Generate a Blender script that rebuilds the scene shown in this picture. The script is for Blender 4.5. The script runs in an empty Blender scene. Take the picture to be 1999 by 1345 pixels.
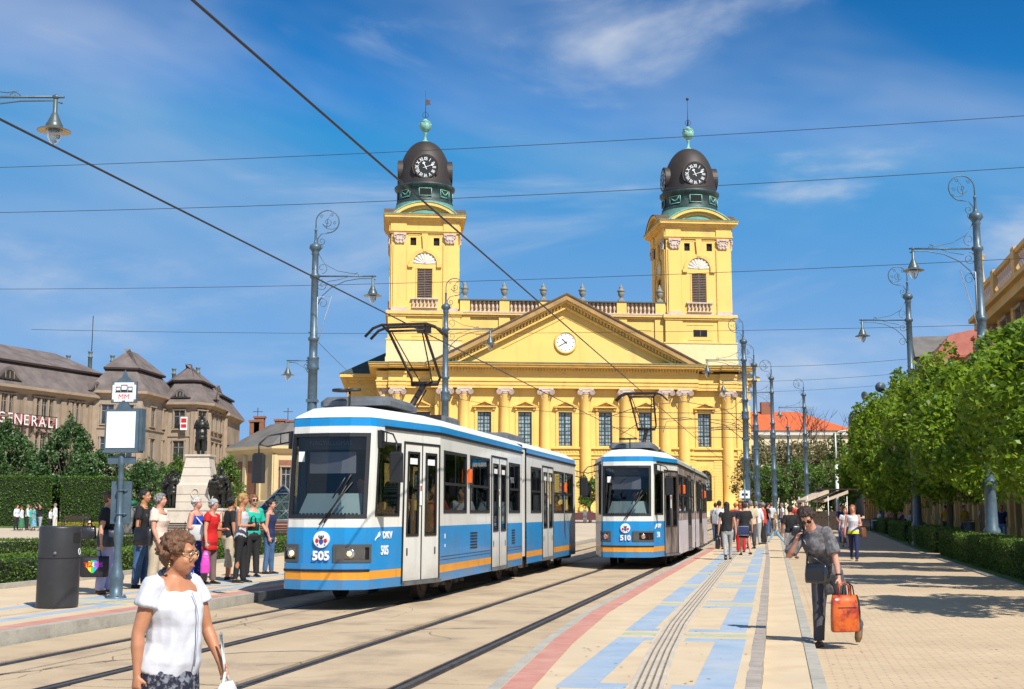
import bpy, math, random
import numpy as np
from mathutils import Vector, Matrix, noise as mnoise
R = math.radians
scene = bpy.context.scene
col = scene.collection
random.seed(7)

# ---------------------------------------------------------------- camera
CAM_H, PITCH, FPX = 1.5, R(7.78), 2400.0
cd = bpy.data.cameras.new('camera')
cd.sensor_width = 36.0
cd.lens = FPX / 1999.0 * 36.0
cd.clip_start, cd.clip_end = 0.1, 3000
cam = bpy.data.objects.new('camera', cd)
cam.location = (0, 0, CAM_H)
cam.rotation_euler = (R(90) + PITCH, 0, 0)
col.objects.link(cam)
scene.camera = cam

# ---------------------------------------------------------------- light
SUN_EL, SUN_AZ = R(47), R(30)          # azimuth measured from behind the camera towards the right
sun_dir = Vector((math.sin(SUN_AZ) * math.cos(SUN_EL), -math.cos(SUN_AZ) * math.cos(SUN_EL), math.sin(SUN_EL)))
sl = bpy.data.lights.new('sun', 'SUN')
sl.energy, sl.angle, sl.color = 4.9, R(0.53), (1.0, 0.955, 0.87)
so = bpy.data.objects.new('sun', sl)
so.rotation_euler = (-sun_dir).to_track_quat('-Z', 'Y').to_euler()
so.location = (0, 0, 50)
col.objects.link(so)

world = bpy.data.worlds.new('World')
scene.world = world
world.use_nodes = True
wt = world.node_tree
wt.nodes.clear()
def WN(t, **k):
    n = wt.nodes.new(t)
    for a, b in k.items():
        setattr(n, a, b)
    return n
def WL(a, b): wt.links.new(a, b)
sky = WN('ShaderNodeTexSky', sky_type='NISHITA', sun_disc=False)
sky.sun_elevation = SUN_EL
sky.sun_rotation = math.pi - SUN_AZ
sky.air_density, sky.dust_density, sky.ozone_density, sky.altitude = 1.1, 0.4, 2.6, 100
def VS(src, k):
    n = WN('ShaderNodeVectorMath', operation='SCALE'); n.inputs['Scale'].default_value = k; WL(src, n.inputs[0]); return n.outputs[0]
gm = WN('ShaderNodeGamma'); gm.inputs['Gamma'].default_value = 2.0
mn = WN('ShaderNodeVectorMath', operation='MINIMUM'); mn.inputs[1].default_value = (0.30, 0.315, 0.475)
WL(VS(sky.outputs['Color'], 0.1), mn.inputs[0]); WL(mn.outputs[0], gm.inputs['Color'])
tn = WN('ShaderNodeVectorMath', operation='MULTIPLY'); tn.inputs[1].default_value = (0.25, 1.05, 1.05)
WL(gm.outputs[0], tn.inputs[0])
deep = VS(tn.outputs[0], 30.0)
tc = WN('ShaderNodeTexCoord')
sep = WN('ShaderNodeSeparateXYZ')
WL(tc.outputs['Generated'], sep.inputs[0])
zz = WN('ShaderNodeMath', operation='MAXIMUM'); zz.inputs[1].default_value = 0.0
WL(sep.outputs['Z'], zz.inputs[0])
hz = WN('ShaderNodeMapRange'); hz.interpolation_type = 'SMOOTHSTEP'
hz.inputs['From Min'].default_value = -0.02; hz.inputs['From Max'].default_value = 0.34
hz.inputs['To Min'].default_value = 1.0; hz.inputs['To Max'].default_value = 0.0
WL(sep.outputs['Z'], hz.inputs['Value'])
hmx = WN('ShaderNodeMixRGB'); WL(hz.outputs[0], hmx.inputs['Fac']); WL(deep, hmx.inputs['Color1'])
hmx.inputs['Color2'].default_value = (2.9, 5.3, 8.9, 1)
za = WN('ShaderNodeMath', operation='ADD'); za.inputs[1].default_value = 0.18
WL(zz.outputs[0], za.inputs[0])
dx = WN('ShaderNodeMath', operation='DIVIDE'); WL(sep.outputs['X'], dx.inputs[0]); WL(za.outputs[0], dx.inputs[1])
dy = WN('ShaderNodeMath', operation='DIVIDE'); WL(sep.outputs['Y'], dy.inputs[0]); WL(za.outputs[0], dy.inputs[1])
cb = WN('ShaderNodeCombineXYZ'); WL(dx.outputs[0], cb.inputs[0]); WL(dy.outputs[0], cb.inputs[1])
def cloud(scale, rot, stretch, lo, hi, detail, dist, off):
    mp = WN('ShaderNodeMapping')
    mp.inputs['Rotation'].default_value = (0, -R(rot), 0)
    mp.inputs['Scale'].default_value = (-stretch[0], 1, stretch[1])
    mp.vector_type = 'POINT'
    mp.inputs['Location'].default_value = off
    WL(tc.outputs['Generated'], mp.inputs[0])
    nz = WN('ShaderNodeTexNoise')
    nz.inputs['Scale'].default_value = scale
    nz.inputs['Detail'].default_value = detail
    nz.inputs['Roughness'].default_value = 0.55
    nz.inputs['Distortion'].default_value = dist
    WL(mp.outputs[0], nz.inputs['Vector'])
    mr = WN('ShaderNodeMapRange'); mr.interpolation_type = 'SMOOTHSTEP'
    mr.inputs['From Min'].default_value = lo; mr.inputs['From Max'].default_value = hi
    WL(nz.outputs['Fac'], mr.inputs['Value'])
    return mr.outputs[0]
c1 = cloud(2.6, -40, (0.5, 1.1), 0.46, 0.76, 5, 0.5, (6.3, 3.7, 8))
c2 = cloud(5.0, -45, (0.4, 1.8), 0.47, 0.72, 9, 0.6, (8.2, 5.4, 1))
m1 = WN('ShaderNodeMath', operation='MULTIPLY'); WL(c1, m1.inputs[0]); m1.inputs[1].default_value = 0.50
m2 = WN('ShaderNodeMath', operation='MULTIPLY'); WL(c2, m2.inputs[0]); m2.inputs[1].default_value = 0.78
ms = WN('ShaderNodeMath', operation='ADD'); WL(m1.outputs[0], ms.inputs[0]); WL(m2.outputs[0], ms.inputs[1])
mx = WN('ShaderNodeMixRGB'); mx.blend_type = 'MIX'
WL(ms.outputs[0], mx.inputs['Fac']); WL(hmx.outputs[0], mx.inputs['Color1'])
mx.inputs['Color2'].default_value = (7.0, 7.6, 8.6, 1)
bg = WN('ShaderNodeBackground'); bg.inputs['Strength'].default_value = 0.076
WL(mx.outputs[0], bg.inputs['Color'])
wo = WN('ShaderNodeOutputWorld'); WL(bg.outputs[0], wo.inputs['Surface'])

scene.view_settings.view_transform = 'Standard'
scene.view_settings.look = 'None'
scene.view_settings.exposure = 0.30
scene.view_settings.gamma = 1.0
scene.view_settings.use_curve_mapping = False
scene.render.engine = 'CYCLES'
cy = scene.cycles
cy.max_bounces = 5; cy.diffuse_bounces = 2; cy.glossy_bounces = 2; cy.transmission_bounces = 4
cy.transparent_max_bounces = 8; cy.caustics_reflective = False; cy.caustics_refractive = False
cy.use_denoising = True

# ---------------------------------------------------------------- placing helpers
def zg(y):
    return 0.0 if y < 45 else min(0.9, 0.0075 * (y - 45))
_c, _s = math.cos(PITCH), math.sin(PITCH)
def ray(px, py):
    a, b = px - 999.5, 672.5 - py
    return (a, FPX * _c - b * _s, FPX * _s + b * _c)
def G(px, py, off=0.0):
    r = ray(px, py); z = off
    for _ in range(12):
        t = (z - CAM_H) / r[2]
        z = zg(r[1] * t) + off
    return Vector((r[0] * t, r[1] * t, z))
def P(px, py, Y):
    r = ray(px, py); t = Y / r[1]
    return Vector((r[0] * t, Y, CAM_H + r[2] * t))

# ---------------------------------------------------------------- materials
_mats = {}
def mat(key, c, rough=0.65, metal=0.0, var=0.12, scale=1.5, c2=None, bump=0.0, bscale=25.0, coat=0.0,
        stain=None, streak=None, dust=None, emit=None, stretch=None, lo=0.35, hi=0.65):
    if key in _mats:
        return _mats[key]
    m = bpy.data.materials.new(key); m.use_nodes = True
    nt = m.node_tree; b = nt.nodes['Principled BSDF']
    b.inputs['Roughness'].default_value = rough
    b.inputs['Metallic'].default_value = metal
    if coat: b.inputs['Coat Weight'].default_value = coat; b.inputs['Coat Roughness'].default_value = 0.08
    tcn = nt.nodes.new('ShaderNodeTexCoord'); src = tcn.outputs['Object']
    if stretch:
        mp = nt.nodes.new('ShaderNodeMapping'); mp.inputs['Scale'].default_value = stretch
        nt.links.new(src, mp.inputs[0]); src = mp.outputs[0]
    if c2 is None:
        ca = tuple(x * (1 - var) for x in c); cb_ = tuple(min(1, x * (1 + var)) for x in c)
    else:
        ca, cb_ = c, c2
    n1 = nt.nodes.new('ShaderNodeTexNoise'); n1.inputs['Scale'].default_value = scale
    n1.inputs['Detail'].default_value = 6; n1.inputs['Roughness'].default_value = 0.6
    nt.links.new(src, n1.inputs['Vector'])
    mr = nt.nodes.new('ShaderNodeMapRange'); mr.inputs['From Min'].default_value = lo; mr.inputs['From Max'].default_value = hi
    nt.links.new(n1.outputs['Fac'], mr.inputs['Value'])
    mix = nt.nodes.new('ShaderNodeMixRGB')
    mix.inputs['Color1'].default_value = (*ca, 1); mix.inputs['Color2'].default_value = (*cb_, 1)
    nt.links.new(mr.outputs[0], mix.inputs['Fac'])
    out = mix.outputs[0]
    if stain:
        sc_, col_, lo_, hi_, amt = stain
        n2 = nt.nodes.new('ShaderNodeTexNoise'); n2.inputs['Scale'].default_value = sc_
        n2.inputs['Detail'].default_value = 8; n2.inputs['Roughness'].default_value = 0.65
        nt.links.new(tcn.outputs['Object'], n2.inputs['Vector'])
        m2_ = nt.nodes.new('ShaderNodeMapRange'); m2_.inputs['From Min'].default_value = lo_; m2_.inputs['From Max'].default_value = hi_
        m2_.inputs['To Max'].default_value = amt
        nt.links.new(n2.outputs['Fac'], m2_.inputs['Value'])
        mx2 = nt.nodes.new('ShaderNodeMixRGB'); mx2.inputs['Color2'].default_value = (*col_, 1)
        nt.links.new(m2_.outputs[0], mx2.inputs['Fac']); nt.links.new(out, mx2.inputs['Color1'])
        out = mx2.outputs[0]
    if streak:
        sc_, col_, lo_, hi_, amt = streak
        mp2 = nt.nodes.new('ShaderNodeMapping'); mp2.inputs['Scale'].default_value = (1, 1, 0.09)
        nt.links.new(tcn.outputs['Object'], mp2.inputs[0])
        n4 = nt.nodes.new('ShaderNodeTexNoise'); n4.inputs['Scale'].default_value = sc_; n4.inputs['Detail'].default_value = 6
        nt.links.new(mp2.outputs[0], n4.inputs['Vector'])
        m4 = nt.nodes.new('ShaderNodeMapRange'); m4.inputs['From Min'].default_value = lo_; m4.inputs['From Max'].default_value = hi_; m4.inputs['To Max'].default_value = amt
        nt.links.new(n4.outputs['Fac'], m4.inputs['Value'])
        mx4 = nt.nodes.new('ShaderNodeMixRGB'); mx4.inputs['Color2'].default_value = (*col_, 1)
        nt.links.new(m4.outputs[0], mx4.inputs['Fac']); nt.links.new(out, mx4.inputs['Color1']); out = mx4.outputs[0]
    if dust:      # road dust thrown up on low panels: (full at z, gone at z, colour, amount)
        za_, zb_, col_, amt = dust
        sp = nt.nodes.new('ShaderNodeSeparateXYZ'); nt.links.new(tcn.outputs['Object'], sp.inputs[0])
        m5 = nt.nodes.new('ShaderNodeMapRange'); m5.inputs['From Min'].default_value = zb_; m5.inputs['From Max'].default_value = za_; m5.inputs['To Max'].default_value = amt
        nt.links.new(sp.outputs['Z'], m5.inputs['Value'])
        ml = nt.nodes.new('ShaderNodeMath'); ml.operation = 'MULTIPLY'; nt.links.new(m5.outputs[0], ml.inputs[0]); nt.links.new(mr.outputs[0], ml.inputs[1])
        mx5 = nt.nodes.new('ShaderNodeMixRGB'); mx5.inputs['Color2'].default_value = (*col_, 1)
        nt.links.new(ml.outputs[0], mx5.inputs['Fac']); nt.links.new(out, mx5.inputs['Color1']); out = mx5.outputs[0]
    nt.links.new(out, b.inputs['Base Color'])
    if bump:
        n3 = nt.nodes.new('ShaderNodeTexNoise'); n3.inputs['Scale'].default_value = bscale; n3.inputs['Detail'].default_value = 5
        nt.links.new(src, n3.inputs['Vector'])
        bp = nt.nodes.new('ShaderNodeBump'); bp.inputs['Strength'].default_value = bump; bp.inputs['Distance'].default_value = 0.02
        nt.links.new(n3.outputs['Fac'], bp.inputs['Height']); nt.links.new(bp.outputs[0], b.inputs['Normal'])
    if emit:
        b.inputs['Emission Color'].default_value = (*c, 1); b.inputs['Emission Strength'].default_value = emit
    _mats[key] = m
    return m

def glass(key, tint=(0.35, 0.40, 0.42), refl=0.10, rough=0.02):
    if key in _mats: return _mats[key]
    m = bpy.data.materials.new(key); m.use_nodes = True
    nt = m.node_tree; nt.nodes.clear()
    o = nt.nodes.new('ShaderNodeOutputMaterial')
    tr = nt.nodes.new('ShaderNodeBsdfTransparent'); tr.inputs[0].default_value = (*tint, 1)
    gl = nt.nodes.new('ShaderNodeBsdfGlossy'); gl.inputs['Roughness'].default_value = rough
    gl.inputs['Color'].default_value = (0.9, 0.95, 1, 1)
    lw = nt.nodes.new('ShaderNodeLayerWeight'); lw.inputs['Blend'].default_value = 0.25
    ad = nt.nodes.new('ShaderNodeMath'); ad.operation = 'MULTIPLY_ADD'
    ad.inputs[1].default_value = 0.6; ad.inputs[2].default_value = refl
    nt.links.new(lw.outputs['Fresnel'], ad.inputs[0])
    mx_ = nt.nodes.new('ShaderNodeMixShader')
    nt.links.new(ad.outputs[0], mx_.inputs[0]); nt.links.new(tr.outputs[0], mx_.inputs[1]); nt.links.new(gl.outputs[0], mx_.inputs[2])
    nt.links.new(mx_.outputs[0], o.inputs[0])
    _mats[key] = m
    return m

def leafmat(key, ca, cb_, scale=0.9, trans=0.35, gloss=0.4):
    if key in _mats: return _mats[key]
    m = bpy.data.materials.new(key); m.use_nodes = True
    nt = m.node_tree; b = nt.nodes['Principled BSDF']; o = nt.nodes['Material Output']
    tcn = nt.nodes.new('ShaderNodeTexCoord')
    n1 = nt.nodes.new('ShaderNodeTexNoise'); n1.inputs['Scale'].default_value = scale; n1.inputs['Detail'].default_value = 4
    nt.links.new(tcn.outputs['Object'], n1.inputs['Vector'])
    geo = nt.nodes.new('ShaderNodeNewGeometry')
    ad = nt.nodes.new('ShaderNodeMath'); ad.operation = 'MULTIPLY_ADD'; ad.inputs[1].default_value = 0.72
    nt.links.new(geo.outputs['Random Per Island'], ad.inputs[0])
    sb = nt.nodes.new('ShaderNodeMath'); sb.operation = 'SUBTRACT'; sb.inputs[1].default_value = 0.36
    nt.links.new(n1.outputs['Fac'], sb.inputs[0]); nt.links.new(sb.outputs[0], ad.inputs[2])
    mix = nt.nodes.new('ShaderNodeMixRGB'); mix.inputs['Color1'].default_value = (*ca, 1); mix.inputs['Color2'].default_value = (*cb_, 1)
    nt.links.new(ad.outputs[0], mix.inputs['Fac'])
    nt.links.new(mix.outputs[0], b.inputs['Base Color'])
    b.inputs['Roughness'].default_value = gloss
    tl = nt.nodes.new('ShaderNodeBsdfTranslucent')
    hsv = nt.nodes.new('ShaderNodeHueSaturation'); hsv.inputs['Value'].default_value = 1.5; hsv.inputs['Hue'].default_value = 0.485
    nt.links.new(mix.outputs[0], hsv.inputs['Color']); nt.links.new(hsv.outputs[0], tl.inputs[0])
    ms_ = nt.nodes.new('ShaderNodeMixShader'); ms_.inputs[0].default_value = trans
    nt.links.new(b.outputs[0], ms_.inputs[1]); nt.links.new(tl.outputs[0], ms_.inputs[2]); nt.links.new(ms_.outputs[0], o.inputs[0])
    _mats[key] = m
    return m

# ---------------------------------------------------------------- mesh builder
def smoothable(me, flags=None):
    if flags is None:
        me.polygons.foreach_set('use_smooth', [True] * len(me.polygons))
    else:
        me.polygons.foreach_set('use_smooth', flags)

class MB:
    def __init__(self):
        self.v, self.f, self.m, self.s = [], [], [], []
        self.x = None
    def add(self, vs, fs, m=0, smooth=False):
        o = len(self.v)
        if self.x is not None:
            vs = [tuple(self.x @ Vector(p)) for p in vs]
        self.v += [tuple(p) for p in vs]
        self.f += [tuple(i + o for i in f) for f in fs]
        self.m += [m] * len(fs); self.s += [smooth] * len(fs)
        return self
    def box(self, x0, x1, y0, y1, z0, z1, m=0):
        vs = [(x0, y0, z0), (x1, y0, z0), (x1, y1, z0), (x0, y1, z0), (x0, y0, z1), (x1, y0, z1), (x1, y1, z1), (x0, y1, z1)]
        return self.add(vs, [(0, 3, 2, 1), (4, 5, 6, 7), (0, 1, 5, 4), (1, 2, 6, 5), (2, 3, 7, 6), (3, 0, 4, 7)], m)
    def bbox(self, x0, x1, y0, y1, z0, z1, b=0.02, m=0):
        """box with chamfered vertical edges and top"""
        pts = [(x0 + b, y0), (x1 - b, y0), (x1, y0 + b), (x1, y1 - b), (x1 - b, y1), (x0 + b, y1), (x0, y1 - b), (x0, y0 + b)]
        cx, cy_ = (x0 + x1) / 2, (y0 + y1) / 2
        q = [(cx + (p[0] - cx) * (1 - 2 * b / max(1e-6, x1 - x0)), cy_ + (p[1] - cy_) * (1 - 2 * b / max(1e-6, y1 - y0))) for p in pts]
        vs = [(p[0], p[1], z0) for p in pts] + [(p[0], p[1], z1 - b) for p in pts] + [(p[0], p[1], z1) for p in q]
        fs = [(i, (i + 1) % 8, 8 + (i + 1) % 8, 8 + i) for i in range(8)] + [(8 + i, 8 + (i + 1) % 8, 16 + (i + 1) % 8, 16 + i) for i in range(8)]
        fs += [tuple(range(16, 24)), tuple(range(7, -1, -1))]
        return self.add(vs, fs, m)
    def lathe(self, prof, n=16, c=(0, 0, 0), m=0, smooth=True, caps=True, sx=1, sy=1, a0=0, ang=2 * math.pi):
        full = abs(ang - 2 * math.pi) < 1e-6
        k = n if full else n + 1
        vs = []
        for r, z in prof:
            for i in range(k):
                t = a0 + ang * i / n
                vs.append((c[0] + r * math.cos(t) * sx, c[1] + r * math.sin(t) * sy, c[2] + z))
        fs = []
        for j in range(len(prof) - 1):
            for i in range(n):
                i2 = (i + 1) % k
                fs.append((j * k + i, j * k + i2, (j + 1) * k + i2, (j + 1) * k + i))
        self.add(vs, fs, m, smooth)
        if caps and full:
            o = (len(prof) - 1) * k
            self.add([vs[i] for i in range(k)] + [vs[o + i] for i in range(k)], [tuple(range(k - 1, -1, -1)), tuple(range(k, 2 * k))], m)
        return self
    def tube(self, pts, r, n=6, m=0, smooth=True, caps=True, closed=False, flat=1.0):
        pts = [Vector(p) for p in pts]
        rs = r if isinstance(r, (list, tuple)) else [r] * len(pts)
        vs, up = [], None
        L = len(pts)
        for i, p in enumerate(pts):
            if closed:
                d = pts[(i + 1) % L] - pts[i - 1]
            else:
                d = pts[min(i + 1, L - 1)] - pts[max(i - 1, 0)]
            if d.length < 1e-9: d = Vector((0, 0, 1))
            d.normalize()
            if up is None:
                up = Vector((0, 0, 1)) if abs(d.z) < 0.9 else Vector((1, 0, 0))
            a = d.cross(up)
            if a.length < 1e-6: a = d.orthogonal()
            a.normalize(); b = a.cross(d).normalized(); up = b
            for k in range(n):
                t = 2 * math.pi * k / n
                vs.append(p + (a * math.cos(t) + b * math.sin(t) * flat) * rs[i])
        fs = []
        for j in range(L if closed else L - 1):
            j2 = (j + 1) % L
            for k in range(n):
                k2 = (k + 1) % n
                fs.append((j * n + k, j * n + k2, j2 * n + k2, j2 * n + k))
        if caps and not closed:
            fs.append(tuple(range(n - 1, -1, -1))); fs.append(tuple((L - 1) * n + k for k in range(n)))
        return self.add(vs, fs, m, smooth)
    def prism(self, poly, y0, y1, m=0, axis='y', smooth=False):
        """2d polygon (x,z) counterclockwise seen from -y, extruded along y (axis 'y'), or (x,y) extruded z, or (y,z) along x"""
        n = len(poly)
        def mk(a, b, t):
            return (a, t, b) if axis == 'y' else ((a, b, t) if axis == 'z' else (t, a, b))
        vs = [mk(a, b, y0) for a, b in poly] + [mk(a, b, y1) for a, b in poly]
        fs = [tuple(range(n)), tuple(range(2 * n - 1, n - 1, -1))] + [(i, n + i, n + (i + 1) % n, (i + 1) % n) for i in range(n)]
        return self.add(vs, fs, m, smooth)
    def quad(self, a, b, c_, d, m=0):
        return self.add([a, b, c_, d], [(0, 1, 2, 3)], m)
    def sphere(self, c, r, n=12, k=8, m=0, s=(1, 1, 1)):
        prof = [(max(1e-4, r * math.sin(math.pi * j / k)), -r * math.cos(math.pi * j / k)) for j in range(k + 1)]
        vs, fs = [], []
        for rr, z in prof:
            for i in range(n):
                t = 2 * math.pi * i / n
                vs.append((c[0] + rr * math.cos(t) * s[0], c[1] + rr * math.sin(t) * s[1], c[2] + z * s[2]))
        for j in range(k):
            for i in range(n):
                fs.append((j * n + i, j * n + (i + 1) % n, (j + 1) * n + (i + 1) % n, (j + 1) * n + i))
        return self.add(vs, fs, m, True)
    def disc(self, c, r, n=24, axis='y', m=0, sx=1):
        vs = []
        for i in range(n):
            t = 2 * math.pi * i / n
            a, b = r * math.cos(t) * sx, r * math.sin(t)
            vs.append((c[0] + a, c[1], c[2] + b) if axis == 'y' else ((c[0] + a, c[1] + b, c[2]) if axis == 'z' else (c[0], c[1] + a, c[2] + b)))
        return self.add(vs, [tuple(range(n))], m)
    def cyl(self, a, b, r, n=12, m=0, smooth=True, r2=None):
        return self.tube([a, b], [r, r if r2 is None else r2], n, m, smooth)
    def mesh(self, name, mats):
        me = bpy.data.meshes.new(name)
        me.from_pydata(self.v, [], self.f)
        for mm in (mats if isinstance(mats, (list, tuple)) else [mats]):
            me.materials.append(mm)
        if me.polygons:
            me.polygons.foreach_set('material_index', self.m)
            me.polygons.foreach_set('use_smooth', self.s)
        me.update()
        return me
    def build(self, name, mats, parent=None, loc=None, kind=None):
        o = bpy.data.objects.new(name, self.mesh(name, mats))
        col.objects.link(o)
        if parent is not None: o.parent = parent
        if loc is not None: o.location = loc
        if kind: o['kind'] = kind
        return o

def inst(name, me, parent=None, loc=(0, 0, 0), rot=(0, 0, 0), scale=(1, 1, 1)):
    o = bpy.data.objects.new(name, me); col.objects.link(o)
    if parent is not None: o.parent = parent
    o.location = loc; o.rotation_euler = rot; o.scale = scale
    return o
def thing(name, label, cat, loc=(0, 0, 0), rz=0.0, group=None):
    o = bpy.data.objects.new(name, None); col.objects.link(o)
    o.empty_display_size = 0.2
    o.location = loc; o.rotation_euler = (0, 0, rz)
    o['label'] = label; o['category'] = cat
    if group: o['group'] = group
    return o
def tag(o, label=None, cat=None, group=None, kind=None):
    if label: o['label'] = label
    if cat: o['category'] = cat
    if group: o['group'] = group
    if kind: o['kind'] = kind
    return o
def copy_tree(o, parent=None):
    c = o.copy(); col.objects.link(c)
    if parent is not None: c.parent = parent
    for ch in list(o.children):
        copy_tree(ch, c)
    return c
_tcache = {}
def text(name, s, size, m, parent=None, loc=(0, 0, 0), rot=(0, 0, 0), ext=0.004, sx=1.0, bold=0.0):
    key = (s, size, m.name, ext, bold)
    if key not in _tcache:
        cu = bpy.data.curves.new(name, 'FONT')
        cu.body = s; cu.size = size; cu.extrude = ext; cu.offset = bold
        cu.align_x = 'CENTER'; cu.align_y = 'CENTER'; cu.resolution_u = 2
        t_ = bpy.data.objects.new('tmp', cu)
        me = bpy.data.meshes.new_from_object(t_)
        bpy.data.objects.remove(t_)
        me.materials.clear(); me.materials.append(m); me.name = name
        _tcache[key] = me
    o = bpy.data.objects.new(name, _tcache[key]); col.objects.link(o)
    if parent is not None: o.parent = parent
    o.location = loc; o.rotation_euler = rot; o.scale = (sx, 1, 1)
    return o
def arc(cx, cz, r, a0, a1, n):
    return [(cx + r * math.cos(R(a0 + (a1 - a0) * i / n)), cz + r * math.sin(R(a0 + (a1 - a0) * i / n))) for i in range(n + 1)]
def spiral(c, r0, r1, a0, turns, n=20):
    """2d spiral points going inward"""
    out = []
    for i in range(n + 1):
        t = i / n; r = r0 + (r1 - r0) * t; a = R(a0) + turns * 2 * math.pi * t
        out.append((c[0] + r * math.cos(a), c[1] + r * math.sin(a)))
    return out

# plain materials used widely
M_steel = mat('painted blue grey iron', (0.085, 0.13, 0.165), 0.42, 0.2, var=0.18, scale=6)
M_black = mat('black rubber', (0.018, 0.018, 0.02), 0.5, var=0.2)
M_white = mat('white plastic', (0.75, 0.75, 0.74), 0.45, var=0.04)
M_wire = mat('dark wire', (0.03, 0.03, 0.035), 0.5)
# ================================================================= GROUND
TA = R(12.1); SA, CA = math.sin(TA), math.cos(TA)
def UV(u, v, z=0.0):
    x, y = u * SA + v * CA, u * CA - v * SA
    return Vector((x, y, zg(y) + z))
def uv_of(p): return (p[0] * SA + p[1] * CA, p[0] * CA - p[1] * SA)

M_plaza = mat('warm grey plaza paving', (0.50, 0.40, 0.28), 0.85, c2=(0.58, 0.475, 0.345), scale=0.35, stain=(0.08, (0.42, 0.36, 0.29), 0.5, 0.7, 0.5), bump=0.15, bscale=8)
M_conc = mat('worn beige track concrete', (0.45, 0.335, 0.21), 0.85, c2=(0.54, 0.415, 0.27), scale=0.7, lo=.3, hi=.7, stain=(.9, (0.27, 0.20, 0.14), 0.48, 0.72, 0.85), bump=0.35, bscale=30)
M_asph = mat('dark asphalt rail joint', (0.12, 0.095, 0.075), 0.9, c2=(0.27, 0.21, 0.155), scale=9, bump=0.5, bscale=40, lo=.3, hi=.7)
M_rail = mat('worn rail steel', (0.11, 0.10, 0.095), 0.45, 0.5, var=0.25, scale=5)
M_cream = mat('cream platform paving', (0.56, 0.43, 0.275), 0.8, c2=(0.66, 0.52, 0.345), scale=2.2, stain=(1.1, (0.42, 0.345, 0.26), 0.5, 0.75, 0.5), bump=0.12, bscale=50)
M_red = mat('faded red concrete tile', (0.48, 0.20, 0.15), 0.8, c2=(0.57, 0.28, 0.22), scale=3, stain=(1.4, (0.55, 0.36, 0.27), 0.5, 0.75, 0.6))
M_blue = mat('faded blue concrete tile', (0.27, 0.365, 0.48), 0.8, c2=(0.37, 0.445, 0.53), scale=2, stain=(1.3, (0.45, 0.43, 0.40), 0.5, 0.75, 0.6))
M_green = mat('faded green concrete tile', (0.37, 0.42, 0.27), 0.8, c2=(0.46, 0.50, 0.34), scale=3, stain=(1.5, (0.55, 0.45, 0.31), 0.5, 0.7, 0.6))
M_kerb = mat('grey concrete kerb stone', (0.36, 0.34, 0.29), 0.85, c2=(0.45, 0.42, 0.35), scale=2.5, stain=(3, (0.24, 0.21, 0.17), 0.5, 0.7, 0.6), bump=0.3, bscale=30)
M_gbrick = mat('grey edging brick', (0.31, 0.265, 0.225), 0.85, c2=(0.42, 0.365, 0.31), scale=3, bump=0.3)
M_joint = mat('dirty joint sand', (0.20, 0.15, 0.10), 0.95, var=0.3, scale=8)
M_tact = mat('pale ribbed guide paving', (0.52, 0.45, 0.36), 0.8, var=0.1, scale=3)
M_prom = mat('beige promenade sand bed', (0.47, 0.35, 0.225), 0.9, c2=(0.54, 0.41, 0.27), scale=0.8, stain=(0.5, (0.40, 0.29, 0.19), 0.5, 0.72, 0.5), bump=.1)
M_asphB = mat('beige asphalt walk', (0.50, 0.385, 0.255), 0.85, c2=(0.56, 0.44, 0.30), scale=0.5, stain=(0.25, (0.40, 0.30, 0.21), 0.5, 0.7, 0.45), bump=0.2, bscale=15)
M_soil = mat('brown soil', (0.11, 0.075, 0.045), 0.95, c2=(0.19, 0.14, 0.08), scale=6, bump=0.5)
M_lawn = mat('short lawn', (0.06, 0.12, 0.02), 0.9, c2=(0.13, 0.20, 0.04), scale=4, bump=0.5)

YS = [-30, 0, 8, 14, 20, 26, 32, 38, 45, 50, 56, 62, 70, 80, 90, 100, 115, 130, 150, 165, 200, 400, 1200, 2600]
b = MB()
vs = []
for y in YS: vs += [(-1800, y, zg(y) - .06), (1800, y, zg(y) - .06)]
b.add(vs, [(2 * i, 2 * i + 1, 2 * i + 3, 2 * i + 2) for i in range(len(YS) - 1)])
b.build('ground', [M_plaza], kind='structure')

def lane(b, v0, v1, u0, u1, z, m=0, step=4.0, thick=None):
    n = max(1, int(math.ceil((u1 - u0) / step)))
    f0 = v0 if callable(v0) else (lambda u: v0); f1 = v1 if callable(v1) else (lambda u: v1)
    for i in range(n):
        a, c_ = u0 + (u1 - u0) * i / n, u0 + (u1 - u0) * (i + 1) / n
        p = [UV(a, f0(a), z), UV(a, f1(a), z), UV(c_, f1(c_), z), UV(c_, f0(c_), z)]
        if thick is None: b.add(p, [(0, 1, 2, 3)], m)
        else:
            q = [Vector((w.x, w.y, w.z - thick)) for w in p]
            b.add(p + q, [(0, 1, 2, 3), (0, 4, 5, 1), (1, 5, 6, 2), (2, 6, 7, 3), (3, 7, 4, 0)], m)
# track bed
b = MB(); lane(b, -9.2, 0.6, -3, 150, -.035, step=5); road = b.build('tram_road', [M_asph], kind='structure')
lanes = [(-8.62, -7.73), (-7.54, -6.31), (-6.11, -4.76), (-4.56, -3.33), (-3.13, -1.9)]
random.seed(11)
for k, (a, c_) in enumerate(lanes):
    u = 3.0 + k * .4
    while u < 66:
        L = 3.1
        b = MB(); dz = random.uniform(-.003, .003)
        lane(b, a + .01, c_ - .01, u + .012, u + L - .012, dz, step=5, thick=.05)
        b.build('track_slab', [M_conc], road); u += L
b = MB()
for a, c_ in lanes: lane(b, a, c_, 66.5, 150, 0, step=5)
b.build('far_track_surface', [M_conc], road)
for v in (-7.64, -6.21, -4.66, -3.23):
    inner = 1 if v in (-7.64, -4.66) else -1
    b = MB(); lane(b, v - .03, v + .03, 3, 150, .002, step=3, thick=.04)
    e = v + inner * .075
    lane(b, min(e, e + inner * .018), max(e, e + inner * .018), 3, 150, .0, step=3, thick=.04)
    b.build('rail', [M_rail], road)
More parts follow.
